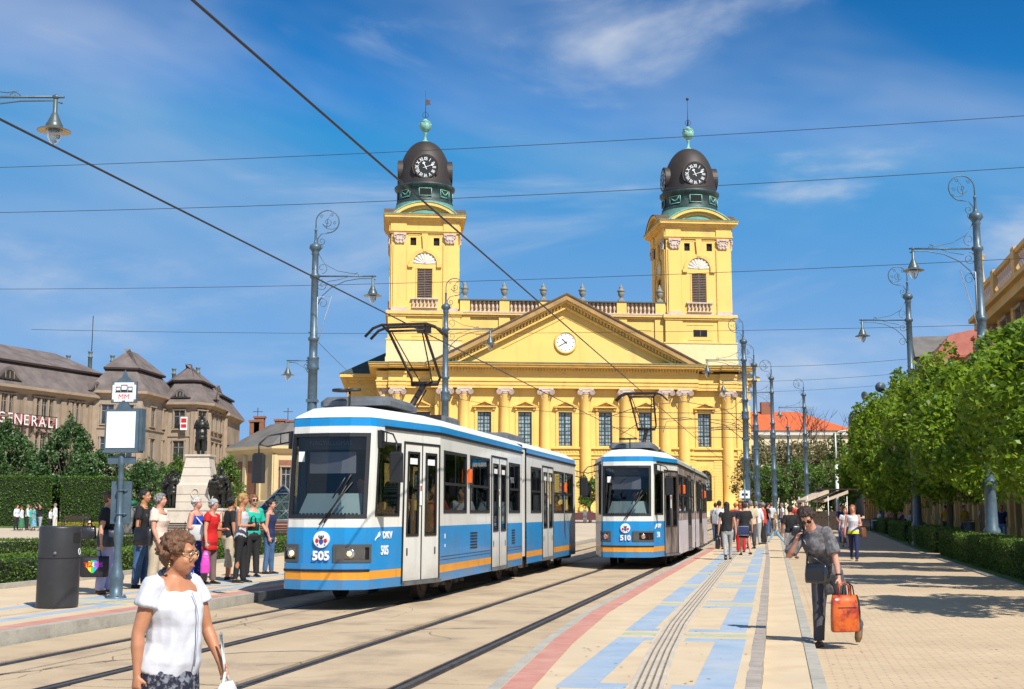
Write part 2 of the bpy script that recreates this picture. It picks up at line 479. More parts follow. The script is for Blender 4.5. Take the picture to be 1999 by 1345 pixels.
# cracks and tar seams in the old concrete
def crack(b, p, ang, L, w, rng, z=.0035):
    pts = [Vector((p[0], p[1]))]
    a = ang
    while L > 0:
        st = rng.uniform(.08, .25); a += rng.uniform(-.5, .5) + (ang - a) * .3; L -= st
        pts.append(pts[-1] + Vector((math.cos(a), math.sin(a))) * st)
    for i in range(len(pts) - 1):
        d = (pts[i + 1] - pts[i]).normalized(); n = Vector((-d.y, d.x)) * w * rng.uniform(.5, 1.4)
        q = [pts[i] - n, pts[i] + n, pts[i + 1] + n, pts[i + 1] - n]
        b.add([(k.x, k.y, zg(k.y) + z) for k in q], [(0, 3, 2, 1)])
rng = random.Random(21); b = MB()
for i in range(46):
    u, v = 6 + 30 * rng.random() ** 1.4, rng.choice((-7.0, -6.6, -5.6, -5.2, -4.0, -3.7, -8.2)) + rng.uniform(-.2, .2)
    crack(b, UV(u, v), rng.choice((-.2, .2, 3.0, 1.36, 1.36)) + rng.uniform(-.3, .3), rng.uniform(.5, 2.2), rng.uniform(.002, .006), rng)
b.build('crack_lines', [M_joint], road, kind='stuff')
b = MB()
for u0, v0, L in ((9.6, -7.5, 3.0), (10.4, -6.0, 1.4), (12.5, -5.9, 1.2), (8.6, -4.4, 1.5), (15.5, -5.0, 1.4)):
    crack(b, UV(u0, v0), rng.uniform(1.0, 1.3) if L > 2 else rng.uniform(-.3, .1), L, .014, rng, .0045)
b.build('tar_seams', [M_asph], road, kind='stuff')

# right platform ---------------------------------------------------------
def lerp_tab(tab):
    def f(u):
        if u <= tab[0][0]: return tab[0][1] + (u - tab[0][0]) * (tab[1][1] - tab[0][1]) / (tab[1][0] - tab[0][0])
        for (a, p), (c_, q) in zip(tab, tab[1:]):
            if u <= c_: return p + (q - p) * (u - a) / (c_ - a)
        return tab[-1][1]
    return f
KV = lerp_tab([(6, -2.0), (9.5, -2.24), (13, -2.48), (17, -2.64), (24, -2.68), (60, -2.68)])
BRR = lerp_tab([(9, -.17), (13.9, -.18), (19.3, -.19), (38, -.28), (62, -.55)])
ZP = .15
UE = 64
b = MB()
n = 30
for i in range(n):
    a, c_ = 5 + (UE - 5) * i / n, 5 + (UE - 5) * (i + 1) / n
    p = [UV(a, KV(a) + .1, ZP), UV(a, BRR(a) - .11, ZP), UV(c_, BRR(c_) - .11, ZP), UV(c_, KV(c_) + .1, ZP)]
    q = [Vector((w.x, w.y, w.z - .2)) for w in p]
    b.add(p + q, [(0, 1, 2, 3), (0, 4, 5, 1), (2, 6, 7, 3)])
plat = b.build('platform', [M_cream], kind='structure')
u = 5.0
while u < UE:
    L = 1.0; b = MB(); lane(b, KV, lambda t: KV(t) + .1, u + .006, min(u + L, UE) - .006, ZP + .002, step=2, thick=.2)
    b.build('kerb_stone', [M_kerb], plat); u += L
u = 5.0
while u < 48:
    b = MB(); lane(b, lambda t: KV(t) + .11, lambda t: KV(t) + .35, u + .004, u + .6 - .004, ZP + .004, step=2, thick=.01)
    b.build('red_tile', [M_red], plat); u += .6
b = MB(); lane(b, lambda t: KV(t) + .11, lambda t: KV(t) + .35, 48.02, UE, ZP + .004, step=2); b.build('far_red_band', [M_red], plat)
VL0, VL1, VR0, VR1 = -1.74, -1.43, -.68, -.37
TC = lerp_tab([(9.5, -1.02), (12, -1.14), (15.6, -1.25), (37, -1.42), (62, -1.5)])
def tile(pl, name, m, v0, v1, u0, u1, z=ZP + .004):
    b = MB(); lane(b, v0, v1, u0 + .006, u1 - .006, z, step=3, thick=.01); b.build(name, [m], pl)
u0 = 4.95
while u0 < 46:
    L = 4.0; per = 4.75
    sh = (u0 - 9) * -.004
    nn = 6
    for (a, c_) in ((VL0, VL1), (VR0, VR1)):
        for i in range(nn):
            tile(plat, 'blue_tile', M_blue, a + sh, c_ + sh, u0 + L * i / nn, u0 + L * (i + 1) / nn)
    for uu in (u0, u0 + L - .32):
        tile(plat, 'blue_tile', M_blue, VL1 + sh + .004, TC(uu) - .17, uu, uu + .32)
        tile(plat, 'blue_tile', M_blue, TC(uu) + .17, VR0 + sh - .004, uu, uu + .32)
    uu = u0 + L + .22
    tile(plat, 'green_tile', M_green, VL0 + sh, TC(uu) - .17, uu, uu + .3)
    tile(plat, 'green_tile', M_green, TC(uu) + .17, VR1 + sh, uu, uu + .3)
    u0 += per
b = MB(); lane(b, lambda t: TC(t) - .14, lambda t: TC(t) + .14, 5, UE, ZP + .004, step=1.5)
ts = b.build('guide_strip', [M_tact], plat)
for k in range(5):
    o = -.112 + .056 * k
    b = MB(); lane(b, lambda t: TC(t) + o - .017, lambda t: TC(t) + o + .017, 5, UE, ZP + .013, step=1.5, thick=.008)
    b.build('rib', [M_tact], ts)
b = MB(); 
for k in range(4):
    o = -.084 + .056 * k
    lane(b, lambda t: TC(t) + o - .008, lambda t: TC(t) + o + .008, 5, UE, ZP + .0065, step=1.5)
b.build('rib_groove', [M_joint], ts)
random.seed(3)
u = 5.0
while u < 58:
    b = MB(); j = random.uniform(-.006, .006)
    lane(b, lambda t: BRR(t) - .115 + j, lambda t: BRR(t) + j, u + .011, u + .335 - .011, ZP + random.uniform(.0, .007), step=2, thick=.2)
    b.build('edging_brick', [M_gbrick], plat); u += .335
b = MB(); lane(b, lambda t: BRR(t) - .105, lambda t: BRR(t) - .004, 5, UE, ZP - .012, step=2, thick=.2); b.build('brick_bedding', [M_joint], plat)
# lower strip and grey kerb beside the promenade
GKL = lerp_tab([(9, .25), (14, .24), (24, .22), (60, .1)])
b = MB(); lane(b, lambda t: BRR(t) - .02, GKL, 4, 70, .035, step=2); b.build('drain_strip', [M_cream], kind='structure')
b = MB()
walk = None
def farx(u): return 30.0
b = MB(); lane(b, lambda t: GKL(t) + .05, lambda t: 14.0 + t * .02, -3, 150, -.0018, step=4)
walk = b.build('promenade', [M_prom], kind='structure')
u = 4.0
while u < 64:
    b = MB(); lane(b, GKL, lambda t: GKL(t) + .12, u + .006, u + .8 - .006, .045, step=2, thick=.1)
    b.build('grey_kerb_stone', [M_kerb], walk); u += .8
# debris line
b = MB(); random.seed(5)
for i in range(900):
    u = random.uniform(7, 30); v = GKL(u) + .13 + abs(random.gauss(0, .03)); s = random.uniform(.004, .012)
    p = UV(u, v, -.008); a = random.uniform(0, 6)
    b.add([p + Vector((s * math.cos(a + k * 2.1), s * math.sin(a + k * 2.1) * 1.4, .002 + .004 * (k % 2))) for k in range(3)], [(0, 1, 2)])
b.build('leaf_litter', [mat('dry seed husks', (0.30, 0.19, 0.08), .9, var=.4, scale=40)], kind='stuff')

# promenade pavers near the camera (real bricks, jointed)
def island_mat(key, ca, cb_, rough=.85, stain=None):
    m = mat(key, ca, rough, c2=cb_, scale=.4, stain=stain)
    nt = m.node_tree; bs = nt.nodes['Principled BSDF']
    geo = nt.nodes.new('ShaderNodeNewGeometry'); hsv = nt.nodes.new('ShaderNodeHueSaturation')
    mr = nt.nodes.new('ShaderNodeMapRange'); mr.inputs['To Min'].default_value = .955; mr.inputs['To Max'].default_value = 1.045
    nt.links.new(geo.outputs['Random Per Island'], mr.inputs['Value']); nt.links.new(mr.outputs[0], hsv.inputs['Value'])
    l = bs.inputs['Base Color'].links[0]; src = l.from_socket
    nt.links.new(src, hsv.inputs['Color']); nt.links.new(hsv.outputs[0], bs.inputs['Base Color'])
    return m
M_paver = island_mat('beige clay paver', (0.51, 0.38, 0.24), (0.57, 0.435, 0.285), stain=(0.5, (0.40, 0.29, 0.19), 0.5, 0.72, 0.5))
def pavers(name, x0f, x1f, y0, y1, L, W, z, m, parent):
    vs, fs = [], []
    y = y0; r = 0
    rng = random.Random(9)
    while y < y1:
        x = x0f(y) + (L / 2 if r % 2 else 0)
        while x < x1f(y):
            g = .0009; dz = z + rng.uniform(-.0004, .0004) + zg(y); o = len(vs)
            a, c_, d, e = x + g, x + L - g, y + g, y + W - g
            h = .0018
            vs += [(a, d, dz - .006), (c_, d, dz - .006), (c_, e, dz - .006), (a, e, dz - .006), (a + h, d + h, dz), (c_ - h, d + h, dz), (c_ - h, e - h, dz), (a + h, e - h, dz)]
            fs += [(o + 4, o + 5, o + 6, o + 7), (o, o + 1, o + 5, o + 4), (o + 1, o + 2, o + 6, o + 5), (o + 2, o + 3, o + 7, o + 6), (o + 3, o, o + 4, o + 7)]
            x += L
        y += W; r += 1
    me = bpy.data.meshes.new(name); me.from_pydata(vs, [], fs); me.materials.append(m)
    o = bpy.data.objects.new(name, me); col.objects.link(o); o.parent = parent; o['kind'] = 'stuff'
    return o
def promL(y):
    u = y / CA * 1.0
    p = UV(u, GKL(u) + .13); return p.x + (y - p.y) * math.tan(TA)
def promR(y): return 10.2 + .235 * (y - 24.2)
pavers('paver', promL, lambda y: min(promR(y), .47 * y + .6), 7.5, 26.0, .2, .1, .0, M_paver, walk)

# hedge side kerb and beds on the right
HK = lambda y: 10.0 + .233 * (y - 24.2)
def kerbline(parent, pts, w, z, L, m, name='kerb_stone', zb=-.1):
    for (a, c_) in zip(pts, pts[1:]):
        a, c_ = Vector(a), Vector(c_); d = (c_ - a); n = max(1, int(d.length / L)); dd = d.normalized(); nn = Vector((dd.y, -dd.x))
        for i in range(n):
            p, q = a + d * (i / n) + dd * .006, a + d * ((i + 1) / n) - dd * .006
            b = MB(); zz_ = zg((p.y + q.y) / 2)
            b.prism([tuple(p), tuple(p + nn * w), tuple(q + nn * w), tuple(q)][::-1], zz_ + zb, zz_ + z, axis='z')
            b.build(name, [m], parent)
kerbline(walk, [(HK(y), y) for y in (12, 30, 48, 66, 84, 96)], .14, .03, 1.2, M_kerb, 'bed_kerb_stone')
b = MB()
for y0, y1 in ((10, 45), (45, 100)):
    b.add([(HK(y0) + .14, y0, zg(y0) + .0), (HK(y0) + 4.6, y0, zg(y0)), (HK(y1) + 4.6, y1, zg(y1)), (HK(y1) + .14, y1, zg(y1))], [(0, 1, 2, 3)])
b.build('planting_bed', [M_lawn], kind='structure')
b = MB()
for y0, y1 in ((10, 45), (45, 110)):
    b.add([(HK(y0) + 4.6, y0, zg(y0) + .01), (HK(y0) + 22, y0, zg(y0) + .01), (HK(y1) + 22, y1, zg(y1) + .01), (HK(y1) + 4.6, y1, zg(y1) + .01)], [(0, 1, 2, 3)])
b.build('shop_pavement', [mat('pale shop pavement', (0.48, 0.42, 0.34), .85, var=.1)], kind='structure')

# left platform ----------------------------------------------------------
LB = lambda u: lerp_tab([(10, -13.1), (23, -13.65), (30, -14.6), (43, -15.8), (70, -18)])(u)
b = MB()
for i in range(28):
    a, c_ = 6 + 2.0 * i, 8 + 2.0 * i
    p = [UV(a, LB(a), ZP), UV(a, -8.82, ZP), UV(c_, -8.82, ZP), UV(c_, LB(c_), ZP)]
    q = [Vector((w.x, w.y, w.z - .2)) for w in p]
    b.add(p + q, [(0, 1, 2, 3), (0, 4, 5, 1), (1, 5, 6, 2), (2, 6, 7, 3), (3, 7, 4, 0)])
platl = b.build('left_platform', [M_cream], kind='structure')
u = 6.0
while u < 60:
    b = MB(); lane(b, -8.815, -8.66, u + .008, u + 1.3 - .008, ZP + .003, step=2, thick=.2)
    b.build('kerb_stone', [M_kerb], platl); u += 1.3
u = 6.0
while u < 45:
    b = MB(); lane(b, -9.13, -8.84, u + .004, u + .9 - .004, ZP + .004, step=2, thick=.01); b.build('red_tile', [M_red], platl); u += .9
u0 = 8.3
while u0 < 40:
    L = 4.0
    for (a, c_) in ((-9.75, -9.5), (-10.85, -10.6)):
        for i in range(6): tile(platl, 'blue_tile', M_blue, a, c_, u0 + L * i / 6, u0 + L * (i + 1) / 6)
    for uu in (u0, u0 + L - .32): tile(platl, 'blue_tile', M_blue, -10.596, -9.754, uu, uu + .32)
    tile(platl, 'green_tile', M_green, -10.85, -9.5, u0 + L + .22, u0 + L + .52)
    u0 += 4.75
lk = []
for u in (8, 16, 23, 30, 37, 43, 50, 60): p = UV(u, LB(u)); lk.append((p.x, p.y))
kerbline(platl, lk, -.14, .24, 1.2, M_kerb, 'back_kerb_stone')
# far street surface by the church and grass verge
b = MB(); b.add([(-90, 120, zg(120) + .0), (90, 120, zg(120)), (90, 138, zg(138)), (-90, 138, zg(138))], [(0, 1, 2, 3)])
b.build('street', [mat('pale far street asphalt', (0.40, 0.35, 0.28), .9, var=.1)], kind='structure')

rng = random.Random(8); b = MB()
for i in range(420):
    if i < 170: u, v, z = 7 + 30 * rng.random() ** 1.5, rng.uniform(-1.95, -.3), ZP + .0065
    elif i < 330: u, v, z = 9 + 34 * rng.random() ** 1.5, rng.uniform(.45, 6.5), .0025
    else: u, v, z = rng.uniform(12, 34), rng.uniform(-12.5, -9.0), ZP + .0065
    p = UV(u, v, z); r_ = rng.uniform(.007, .02)
    b.add([p + Vector((r_ * math.cos(k * 1.05) * rng.uniform(.7, 1.2), r_ * math.sin(k * 1.05), 0)) for k in range(6)], [tuple(range(6))])
b.build('gum_spots', [mat('trodden gum spots', (0.24, 0.19, 0.14), .9)], kind='stuff')
# ================================================================= CHURCH
Y1 = mat('yellow lime render', (0.84, 0.55, 0.155), 0.85, var=0.045, scale=0.25, stain=(0.12, (0.70, 0.55, 0.26), 0.5, 0.8, 0.55), streak=(.9, (0.55, 0.37, 0.14), .55, .75, .5), bump=0.08, bscale=3)
Y2 = mat('yellow moulding render', (0.84, 0.53, 0.145), 0.85, var=0.05, scale=0.8, stain=(0.5, (0.42, 0.30, 0.15), 0.52, 0.8, 0.6), streak=(1.2, (0.45, 0.31, 0.14), .55, .75, .5))
Y3 = mat('deep yellow render', (0.72, 0.44, 0.11), 0.85, var=0.05, scale=0.5)
PINK = mat('weathered pinkish stone', (0.62, 0.48, 0.40), 0.85, var=0.1, scale=1.5, stain=(1.2, (0.25, 0.18, 0.14), 0.5, 0.75, 0.7))
PALE = mat('pale lime washed plinth', (0.80, 0.64, 0.34), 0.85, var=0.05, stain=(0.35, (0.66, 0.68, 0.45), 0.5, 0.7, 0.5))
COP = mat('green verdigris copper', (0.22, 0.46, 0.36), 0.6, var=0.2, scale=2, stain=(1.5, (0.05, 0.08, 0.07), 0.55, 0.75, 0.8))
DCOP = mat('dark green blackened copper', (0.022, 0.045, 0.042), 0.5, var=0.4, scale=1.5, stain=(1.1, (0.13, 0.30, 0.25), 0.60, 0.78, 0.7))
DOME = mat('dark brown sheet metal dome', (0.040, 0.030, 0.024), 0.55, 0.1, var=0.15, scale=0.6)
BROWN = mat('brown rain stained roof edge', (0.12, 0.075, 0.045), 0.8, var=0.25, scale=1.2)
SLATE = mat('dark green slate roof', (0.03, 0.06, 0.055), 0.6, var=0.3, scale=1)
WHT = mat('chalk white plaster', (0.80, 0.74, 0.66), 0.8, var=0.05, stain=(2, (0.4, 0.3, 0.24), 0.6, 0.8, 0.5))
WFRAME = mat('dark blue green window frame', (0.015, 0.05, 0.06), 0.5)
WGLASS = mat('pale reflecting window glass', (0.27, 0.32, 0.33), 0.15, 0.0, var=0.5, scale=1.6, coat=0.8)
LOUV = mat('brown grey louvre wood', (0.16, 0.11, 0.085), 0.7, var=0.15)
VOID = mat('dark interior', (0.010, 0.009, 0.009), 0.9, var=0.2)
URN = mat('grey green weathered urn stone', (0.28, 0.27, 0.22), 0.8, var=0.25, scale=2, stain=(2, (0.05, 0.05, 0.045), 0.5, 0.7, 0.8))

CH0 = 0.9
church = thing('yellow_church', 'great yellow church with two dark domed clock towers and a pedimented front', 'church', (7.15, 165, CH0), R(5.4))
T0 = Matrix.Translation((0, 0, -CH0))
def CB(x=None):
    b = MB(); b.x = T0 if x is None else T0 @ x
    return b
def holes_wall(b, x0, x1, z0, z1, holes, y, reveal=0.5, m=0, mr=0):
    """front wall at y (facing -y) with rectangular holes and reveals"""
    xs = sorted(set([x0, x1] + [h[0] for h in holes] + [h[1] for h in holes]))
    zs = sorted(set([z0, z1] + [h[2] for h in holes] + [h[3] for h in holes]))
    for i in range(len(xs) - 1):
        for j in range(len(zs) - 1):
            a, c_, d, e = xs[i], xs[i + 1], zs[j], zs[j + 1]
            if a < x0 - 1e-6 or c_ > x1 + 1e-6: continue
            mxx, mz = (a + c_) / 2, (d + e) / 2
            if any(h[0] < mxx < h[1] and h[2] < mz < h[3] for h in holes): continue
            b.quad((a, y, d), (c_, y, d), (c_, y, e), (a, y, e), m)
    for h in holes:
        p, q, r_, s_ = h[:4]
        yy = y + reveal
        b.quad((p, y, r_), (p, y, s_), (p, yy, s_), (p, yy, r_), mr); b.quad((q, y, s_), (q, y, r_), (q, yy, r_), (q, yy, s_), mr)
        b.quad((p, y, r_), (p, yy, r_), (q, yy, r_), (q, y, r_), mr); b.quad((p, yy, s_), (p, y, s_), (q, y, s_), (q, yy, s_), mr)

UPW = [0, -5.45, 5.45, -10.9, 10.9]
b = CB()
hs_c = [(s - .9, s + .9, 10.35, 14.85) for s in UPW] + [(s - .83, s + .83, 3.2, 7.15) for s in UPW]
holes_wall(b, -17.5, 17.5, 0.9, 17.95, hs_c, 0.0)
for sg in (-1, 1):
    c0, c1_ = sorted((sg * 17.5, sg * 24.3)); cx = sg * 19.3
    holes_wall(b, c0, c1_, 0.9, 17.95, [(cx - .9, cx + .9, 10.35, 14.85), (cx - .83, cx + .83, 3.2, 7.15)], 1.0)
    b.quad((sg * 17.5, 0, .9), (sg * 17.5, 1, .9), (sg * 17.5, 1, 17.95), (sg * 17.5, 0, 17.95))
    b.box(sg * 24.3 - .01, sg * 24.3 + .01, 1.0, 14, .9, 21)
for s in UPW + [-19.3, 19.3]:      # arch spandrels of the ground floor windows
    yy = 0.0 if abs(s) < 17 else 1.0
    ap = arc(s, 6.32, .83, 0, 90, 6)
    b.prism([(s + .83, 6.32)] + ap[1:] + [(s, 7.152), (s + .83, 7.152)][0:1] + [(s + .832, 7.152)], yy, yy + .3)
    ap = arc(s, 6.32, .83, 90, 180, 6)
    b.prism(ap + [(s - .832, 7.152)], yy, yy + .3)
b.build('wall', [Y1], church)

b = CB()   # plain core behind
b.box(-24.2, 24.2, 1.7, 48, .9, 21.0); b.box(-17.3, 17.3, .6, 1.7, .9, 21.0)
b.box(-14.2, 14.2, 3.0, 44, 21, 27.9)
b.build('core', [Y3], church)

# rusticated ground floor courses
gaps_c = [(s - 1.15, s + 1.15) for s in UPW] + [(s - .78, s + .78) for s in (2.72, 8.18, 13.62, 16.2, -2.72, -8.18, -13.62, -16.2)]
b_all = CB()
for k in range(18):
    z = 1.75 + k * .38
    for lo, hi, y, gp in ((-17.45, 17.45, 0, gaps_c), (17.7, 24.25, 1, [(18.1, 20.5), (21.7, 23.3)]), (-24.25, -17.7, 1, [(-20.5, -18.1), (-23.3, -21.7)])):
        x = lo
        for g0, g1 in sorted(gp) + [(hi, hi)]:
            if g0 - x > .15:
                n = max(1, round((g0 - x) / 1.3)); w = (g0 - x) / n
                for i in range(n):
                    bx = x + i * w
                    if 18 < bx + w < 24.4 or 3.4 < bx < 4.4:
                        bb = CB(); bb.box(bx + .015, bx + w - .015, y - .09, y - .002, z, z + .35); bb.build('stone', [Y1], church)
                    else: b_all.box(bx + .015, bx + w - .015, y - .09, y - .002, z, z + .35)
            x = g1
b_all.build('stone_courses', [Y1], church, kind='stuff')
me_v = None
b = MB()
for i in range(11):
    a0, a1 = i * 180 / 11 + .8, (i + 1) * 180 / 11 - .8
    pa = arc(0, 0, .86, a0, a1, 2); pb = arc(0, 0, 1.55, a1, a0, 2)
    b.prism(pa + pb, -.13, -.003)
for sg in (-1, 1):
    for k in range(8):
        b.box(sg * .87 if sg > 0 else -1.13, 1.13 if sg > 0 else -.87, -.11, -.003, -3.1 + k * .38, -3.1 + k * .38 + .35)
me_v = b.mesh('voussoirs', [Y1])
for s in UPW + [-19.3, 19.3]:
    inst('window_arch', me_v, church, (s, 0 if abs(s) < 17 else 1, 6.32 - CH0))

# plinth, bands
b = CB()
for lo, hi, y in ((-17.6, 17.6, 0), (17.6, 24.5, 1), (-24.5, -17.6, 1)):
    b.box(lo, hi, y - .45, y + .02, .9, 1.6)
b.build('plinth', [PALE], church)
def band_segments(b, z0, z1, proud, cols=True, m=0):
    for lo, hi, y, gp in ((-17.5, 17.5, 0, [(s - .70, s + .70) for s in (2.72, 8.18, 13.62, 16.2, -2.72, -8.18, -13.62, -16.2)]), (17.6, 24.4, 1, [(21.8, 23.2)]), (-24.4, -17.6, 1, [(-23.2, -21.8)])):
        x = lo
        for g0, g1 in sorted(gp) + [(hi, hi)]:
            if g0 - x > .05: b.box(x, g0, y - proud, y - .003, z0, z1, m)
            x = g1
b = CB(); band_segments(b, 9.95, 10.2, .28); band_segments(b, 9.1, 9.25, .18); band_segments(b, 8.6, 8.78, .22)
b.build('string_course', [Y2], church)
b = CB(); x = -17.4
while x < 17.4:
    if all(abs(abs(x) - c_) > .95 for c_ in (2.72, 8.18, 13.62, 16.2)): b.box(x - .09, x + .09, -.10, -.003, 9.45, 9.7)
    x += .42
b.build('relief_studs', [Y2], church, kind='stuff')

# windows
def church_window(s, y, z0, z1, w, arched=False):
    t = CB()
    t.box(s - w, s - w + .09, y + .34, y + .44, z0, z1); t.box(s + w - .09, s + w, y + .34, y + .44, z0, z1)
    t.box(s - w + .09, s + w - .09, y + .34, y + .44, z0, z0 + .09); t.box(s - w + .09, s + w - .09, y + .34, y + .44, z1 - .09, z1)
    t.box(s - .085, s + .085, y + .32, y + .43, z0 + .09, z1 - .09)
    h = (z1 - z0)
    fr = t.build('window', [WFRAME], church)
    q = CB(); rows = 9 if not arched else 7
    for i in range(1, rows):
        th = .05 if i % 3 == 0 else .02
        for a, c_ in ((s - w + .09, s - .085), (s + .085, s + w - .09)):
            q.box(a, c_, y + .35, y + .41, z0 + h * i / rows - th, z0 + h * i / rows + th)
    for xx in (-.5, .5):
        q.box(s + xx * w - .02, s + xx * w + .02, y + .355, y + .405, z0 + .09, z1 - .09)
    q.build('glazing_bars', [WFRAME], fr)
    g = CB(); g.quad((s - w, y + .42, z0), (s + w, y + .42, z0), (s + w, y + .42, z1), (s - w, y + .42, z1))
    g.build('pane', [WGLASS], fr)
for s in UPW + [-19.3, 19.3]:
    y = 0 if abs(s) < 17 else 1.0
    church_window(s, y, 10.35, 14.85, .9)
    church_window(s, y, 3.2, 7.15, .83, True)
# window surrounds and small pediments
b = MB()
for a, c_ in ((-1.28, -.93), (.93, 1.28)): b.box(a, c_, -.12, -.003, -.15, 4.9)
b.box(-.93, .93, -.12, -.003, 4.53, 4.9); b.box(-1.3, 1.3, -.2, -.003, -.4, -.15)
me_s = b.mesh('window_surround', [Y2])
b = MB()
b.box(-1.6, 1.6, -.55, -.003, 0, .16); b.prism([(-1.6, .16), (-1.25, .16), (0, .72), (1.25, .16), (1.6, .16), (0, .98)], -.6, -.003)
b.prism([(-1.25, .162), (1.25, .162), (0, .70)], -.12, -.003); b.box(-1.35, -1.1, -.35, -.01, -.35, 0); b.box(1.1, 1.35, -.35, -.01, -.35, 0)
me_p = b.mesh('window_pediment', [Y2])
for s in UPW + [-19.3, 19.3]:
    y = 0 if abs(s) < 17 else 1.0
    inst('window_surround', me_s, church, (s, y, 10.35 - CH0)); inst('window_pediment', me_p, church, (s, y, 15.45 - CH0))

# columns with ionic capitals
b = MB()
b.box(-.98, .98, -.98, .98, .0, .5)
b.lathe([(.95, .5), (.98, .62), (.9, .75), (.8, .85), (.86, .95), (.76, 1.1), (.74, 3), (.73, 7), (.68, 12), (.63, 15.3), (.70, 15.4), (.70, 15.5)], 28)
me_col = b.mesh('column', [Y1])
b = MB()
b.lathe([(.70, 0), (.78, .1), (.85, .28), (.70, .34)], 20, (0, 0, 0))
b.bbox(-1.0, 1.0, -.9, .6, .66, .86, .04)
b.box(-.78, .78, -.86, .55, .34, .66)
for sg in (-1, 1):
    c_ = (sg * .82, 0, .30)
    for y0 in (-.93,):
        b.tube([(c_[0], y0, c_[2]), (c_[0], .6, c_[2])], .36, 16)
    for rr in (.33, .20):
        b.tube([(c_[0] + rr * math.cos(t * math.pi / 8), -.95, c_[2] + rr * math.sin(t * math.pi / 8)) for t in range(16)], .05, 5, closed=True)
    b.sphere((c_[0], -.95, c_[2]), .09, 8, 6)
    for k in range(3):
        b.sphere((sg * (.62 - .08 * k), -.66, -.15 - .22 * k), .11 - .015 * k, 8, 6)
me_cap = b.mesh('capital', [PINK])
for s in (2.72, 8.18, 13.62, 16.2, 22.5):
    for sg in (-1, 1):
        c_ = inst('column', me_col, church, (sg * s, -.25 if s < 17 else .75, .75))
        inst('capital', me_cap, c_, (0, 0, 15.5))
b = MB(); b.box(-.45, .45, -.5, .5, .3, 16.2); me_pil = b.mesh('pilaster', [Y1])
for sg in (-1, 1):
    c_ = inst('pilaster', me_pil, church, (sg * 24.25, 1.3, .0)); cc = inst('capital', me_cap, c_, (0, .4, 16.25), scale=(.6, 1, 1))

# entablature: layered, stepping out over the centre
def ent(b, z0, z1, out, m=0):
    b.box(-17.6 - out * .5, 17.6 + out * .5, -out, .6, z0, z1, m)
    for sg in (-1, 1):
        a, c_ = sorted((sg * (17.6 + out * .5 + .002), sg * (24.5 + out * .8)))
        b.box(a, c_, 1.0 - out + .25, 1.9, z0, z1, m)
        a, c_ = sorted((sg * (21.3), sg * (23.7)))
        b.box(a, c_, 1.0 - out - .45 + .25, 1.0 - out + .249, z0, z1, m)
        b.box(min(sg * 24.2, sg * (24.5 + out * .8)), max(sg * 24.2, sg * (24.5 + out * .8)), 1.901, 14, z0, z1, m)
b = CB(); ent(b, 17.98, 18.35, .95); ent(b, 18.352, 18.85, 1.03); ent(b, 18.852, 19.0, 1.15); b.build('architrave', [Y2], church)
b = CB(); ent(b, 19.002, 19.9, .95); b.build('frieze', [Y1], church)
b = CB(); ent(b, 19.902, 20.2, 1.15); ent(b, 20.602, 20.72, 1.5); ent(b, 20.722, 21.0, 2.1); ent(b, 21.002, 21.2, 2.3); b.build('cornice', [Y2], church)
b = CB(); ent(b, 21.202, 21.32, 2.42); b.build('gutter', [mat('dull lead and copper gutter', (0.16, 0.20, 0.15), .7, var=.3, scale=.5, stain=(.2, (.35, .27, .15), .45, .6, .9))], church)
b = CB(); b.box(-17.6, 17.6, -1.17, .6, 20.2, 20.6); 
x = -18.1
while x < 18.1:
    b.box(x, x + .2, -1.45, -1.17, 20.24, 20.6); x += .4
b.build('dentils', [Y2], church, kind='stuff')

# pediment
SL = .514
def chev(b, d1, d2, y0, y1, m=0, zb=21.33):
    H0 = 30.75
    xa, xb = (H0 - d1 - zb) / SL, (H0 - d2 - zb) / SL
    b.prism([(-xa, zb), (-xb, zb), (0, H0 - d2), (0, H0 - d1)], y0, y1, m)
    b.prism([(0, H0 - d1), (0, H0 - d2), (xb, zb), (xa, zb)], y0, y1, m)
b = CB(); chev(b, 0, .22, -2.45, 6.0); b.build('roof', [BROWN], church)
b = CB(); chev(b, .222, .95, -2.3, 3.2, 0); b.build('raking_cornice', [mat('brown stained raking cornice', (0.40, 0.24, 0.09), 0.85, var=.2, scale=.6)], church)
b = CB(); chev(b, .952, 1.2, -2.0, 3.1, 0); chev(b, 1.202, 1.75, -1.3, 3.0); chev(b, 1.752, 2.0, -1.5, 3.0, 0)
for sg in (-1, 1):
    x = .6
    while x < 15.2:
        zt = 30.75 - 1.22 - x * SL
        b.prism([(sg * x, zt - .42), (sg * (x + .22), zt - .42 - .11), (sg * (x + .22), zt - .11), (sg * x, zt)][::(1 if sg > 0 else -1)], -1.62, -1.302); x += .44
b.build('raking_dentils', [Y2], church, kind='stuff')
b = CB(); b.prism([(-15.6, 21.33), (15.6, 21.33), (0, 21.33 + 15.6 * SL)], -.75, .5); b.build('tympanum', [Y1], church)
b = CB(); chev(b, 3.0, 3.1, -.83, -.752, 0, 23.3); b.build('tympanum_line', [Y3], church)

RN = ['XII', 'I', 'II', 'III', 'IIII', 'V', 'VI', 'VII', 'VIII', 'IX', 'X', 'XI']
BLK = mat('black clock dial', (0.012, 0.012, 0.012), 0.4)
WNUM = mat('white clock numerals', (0.80, 0.80, 0.78), 0.5, var=.03)
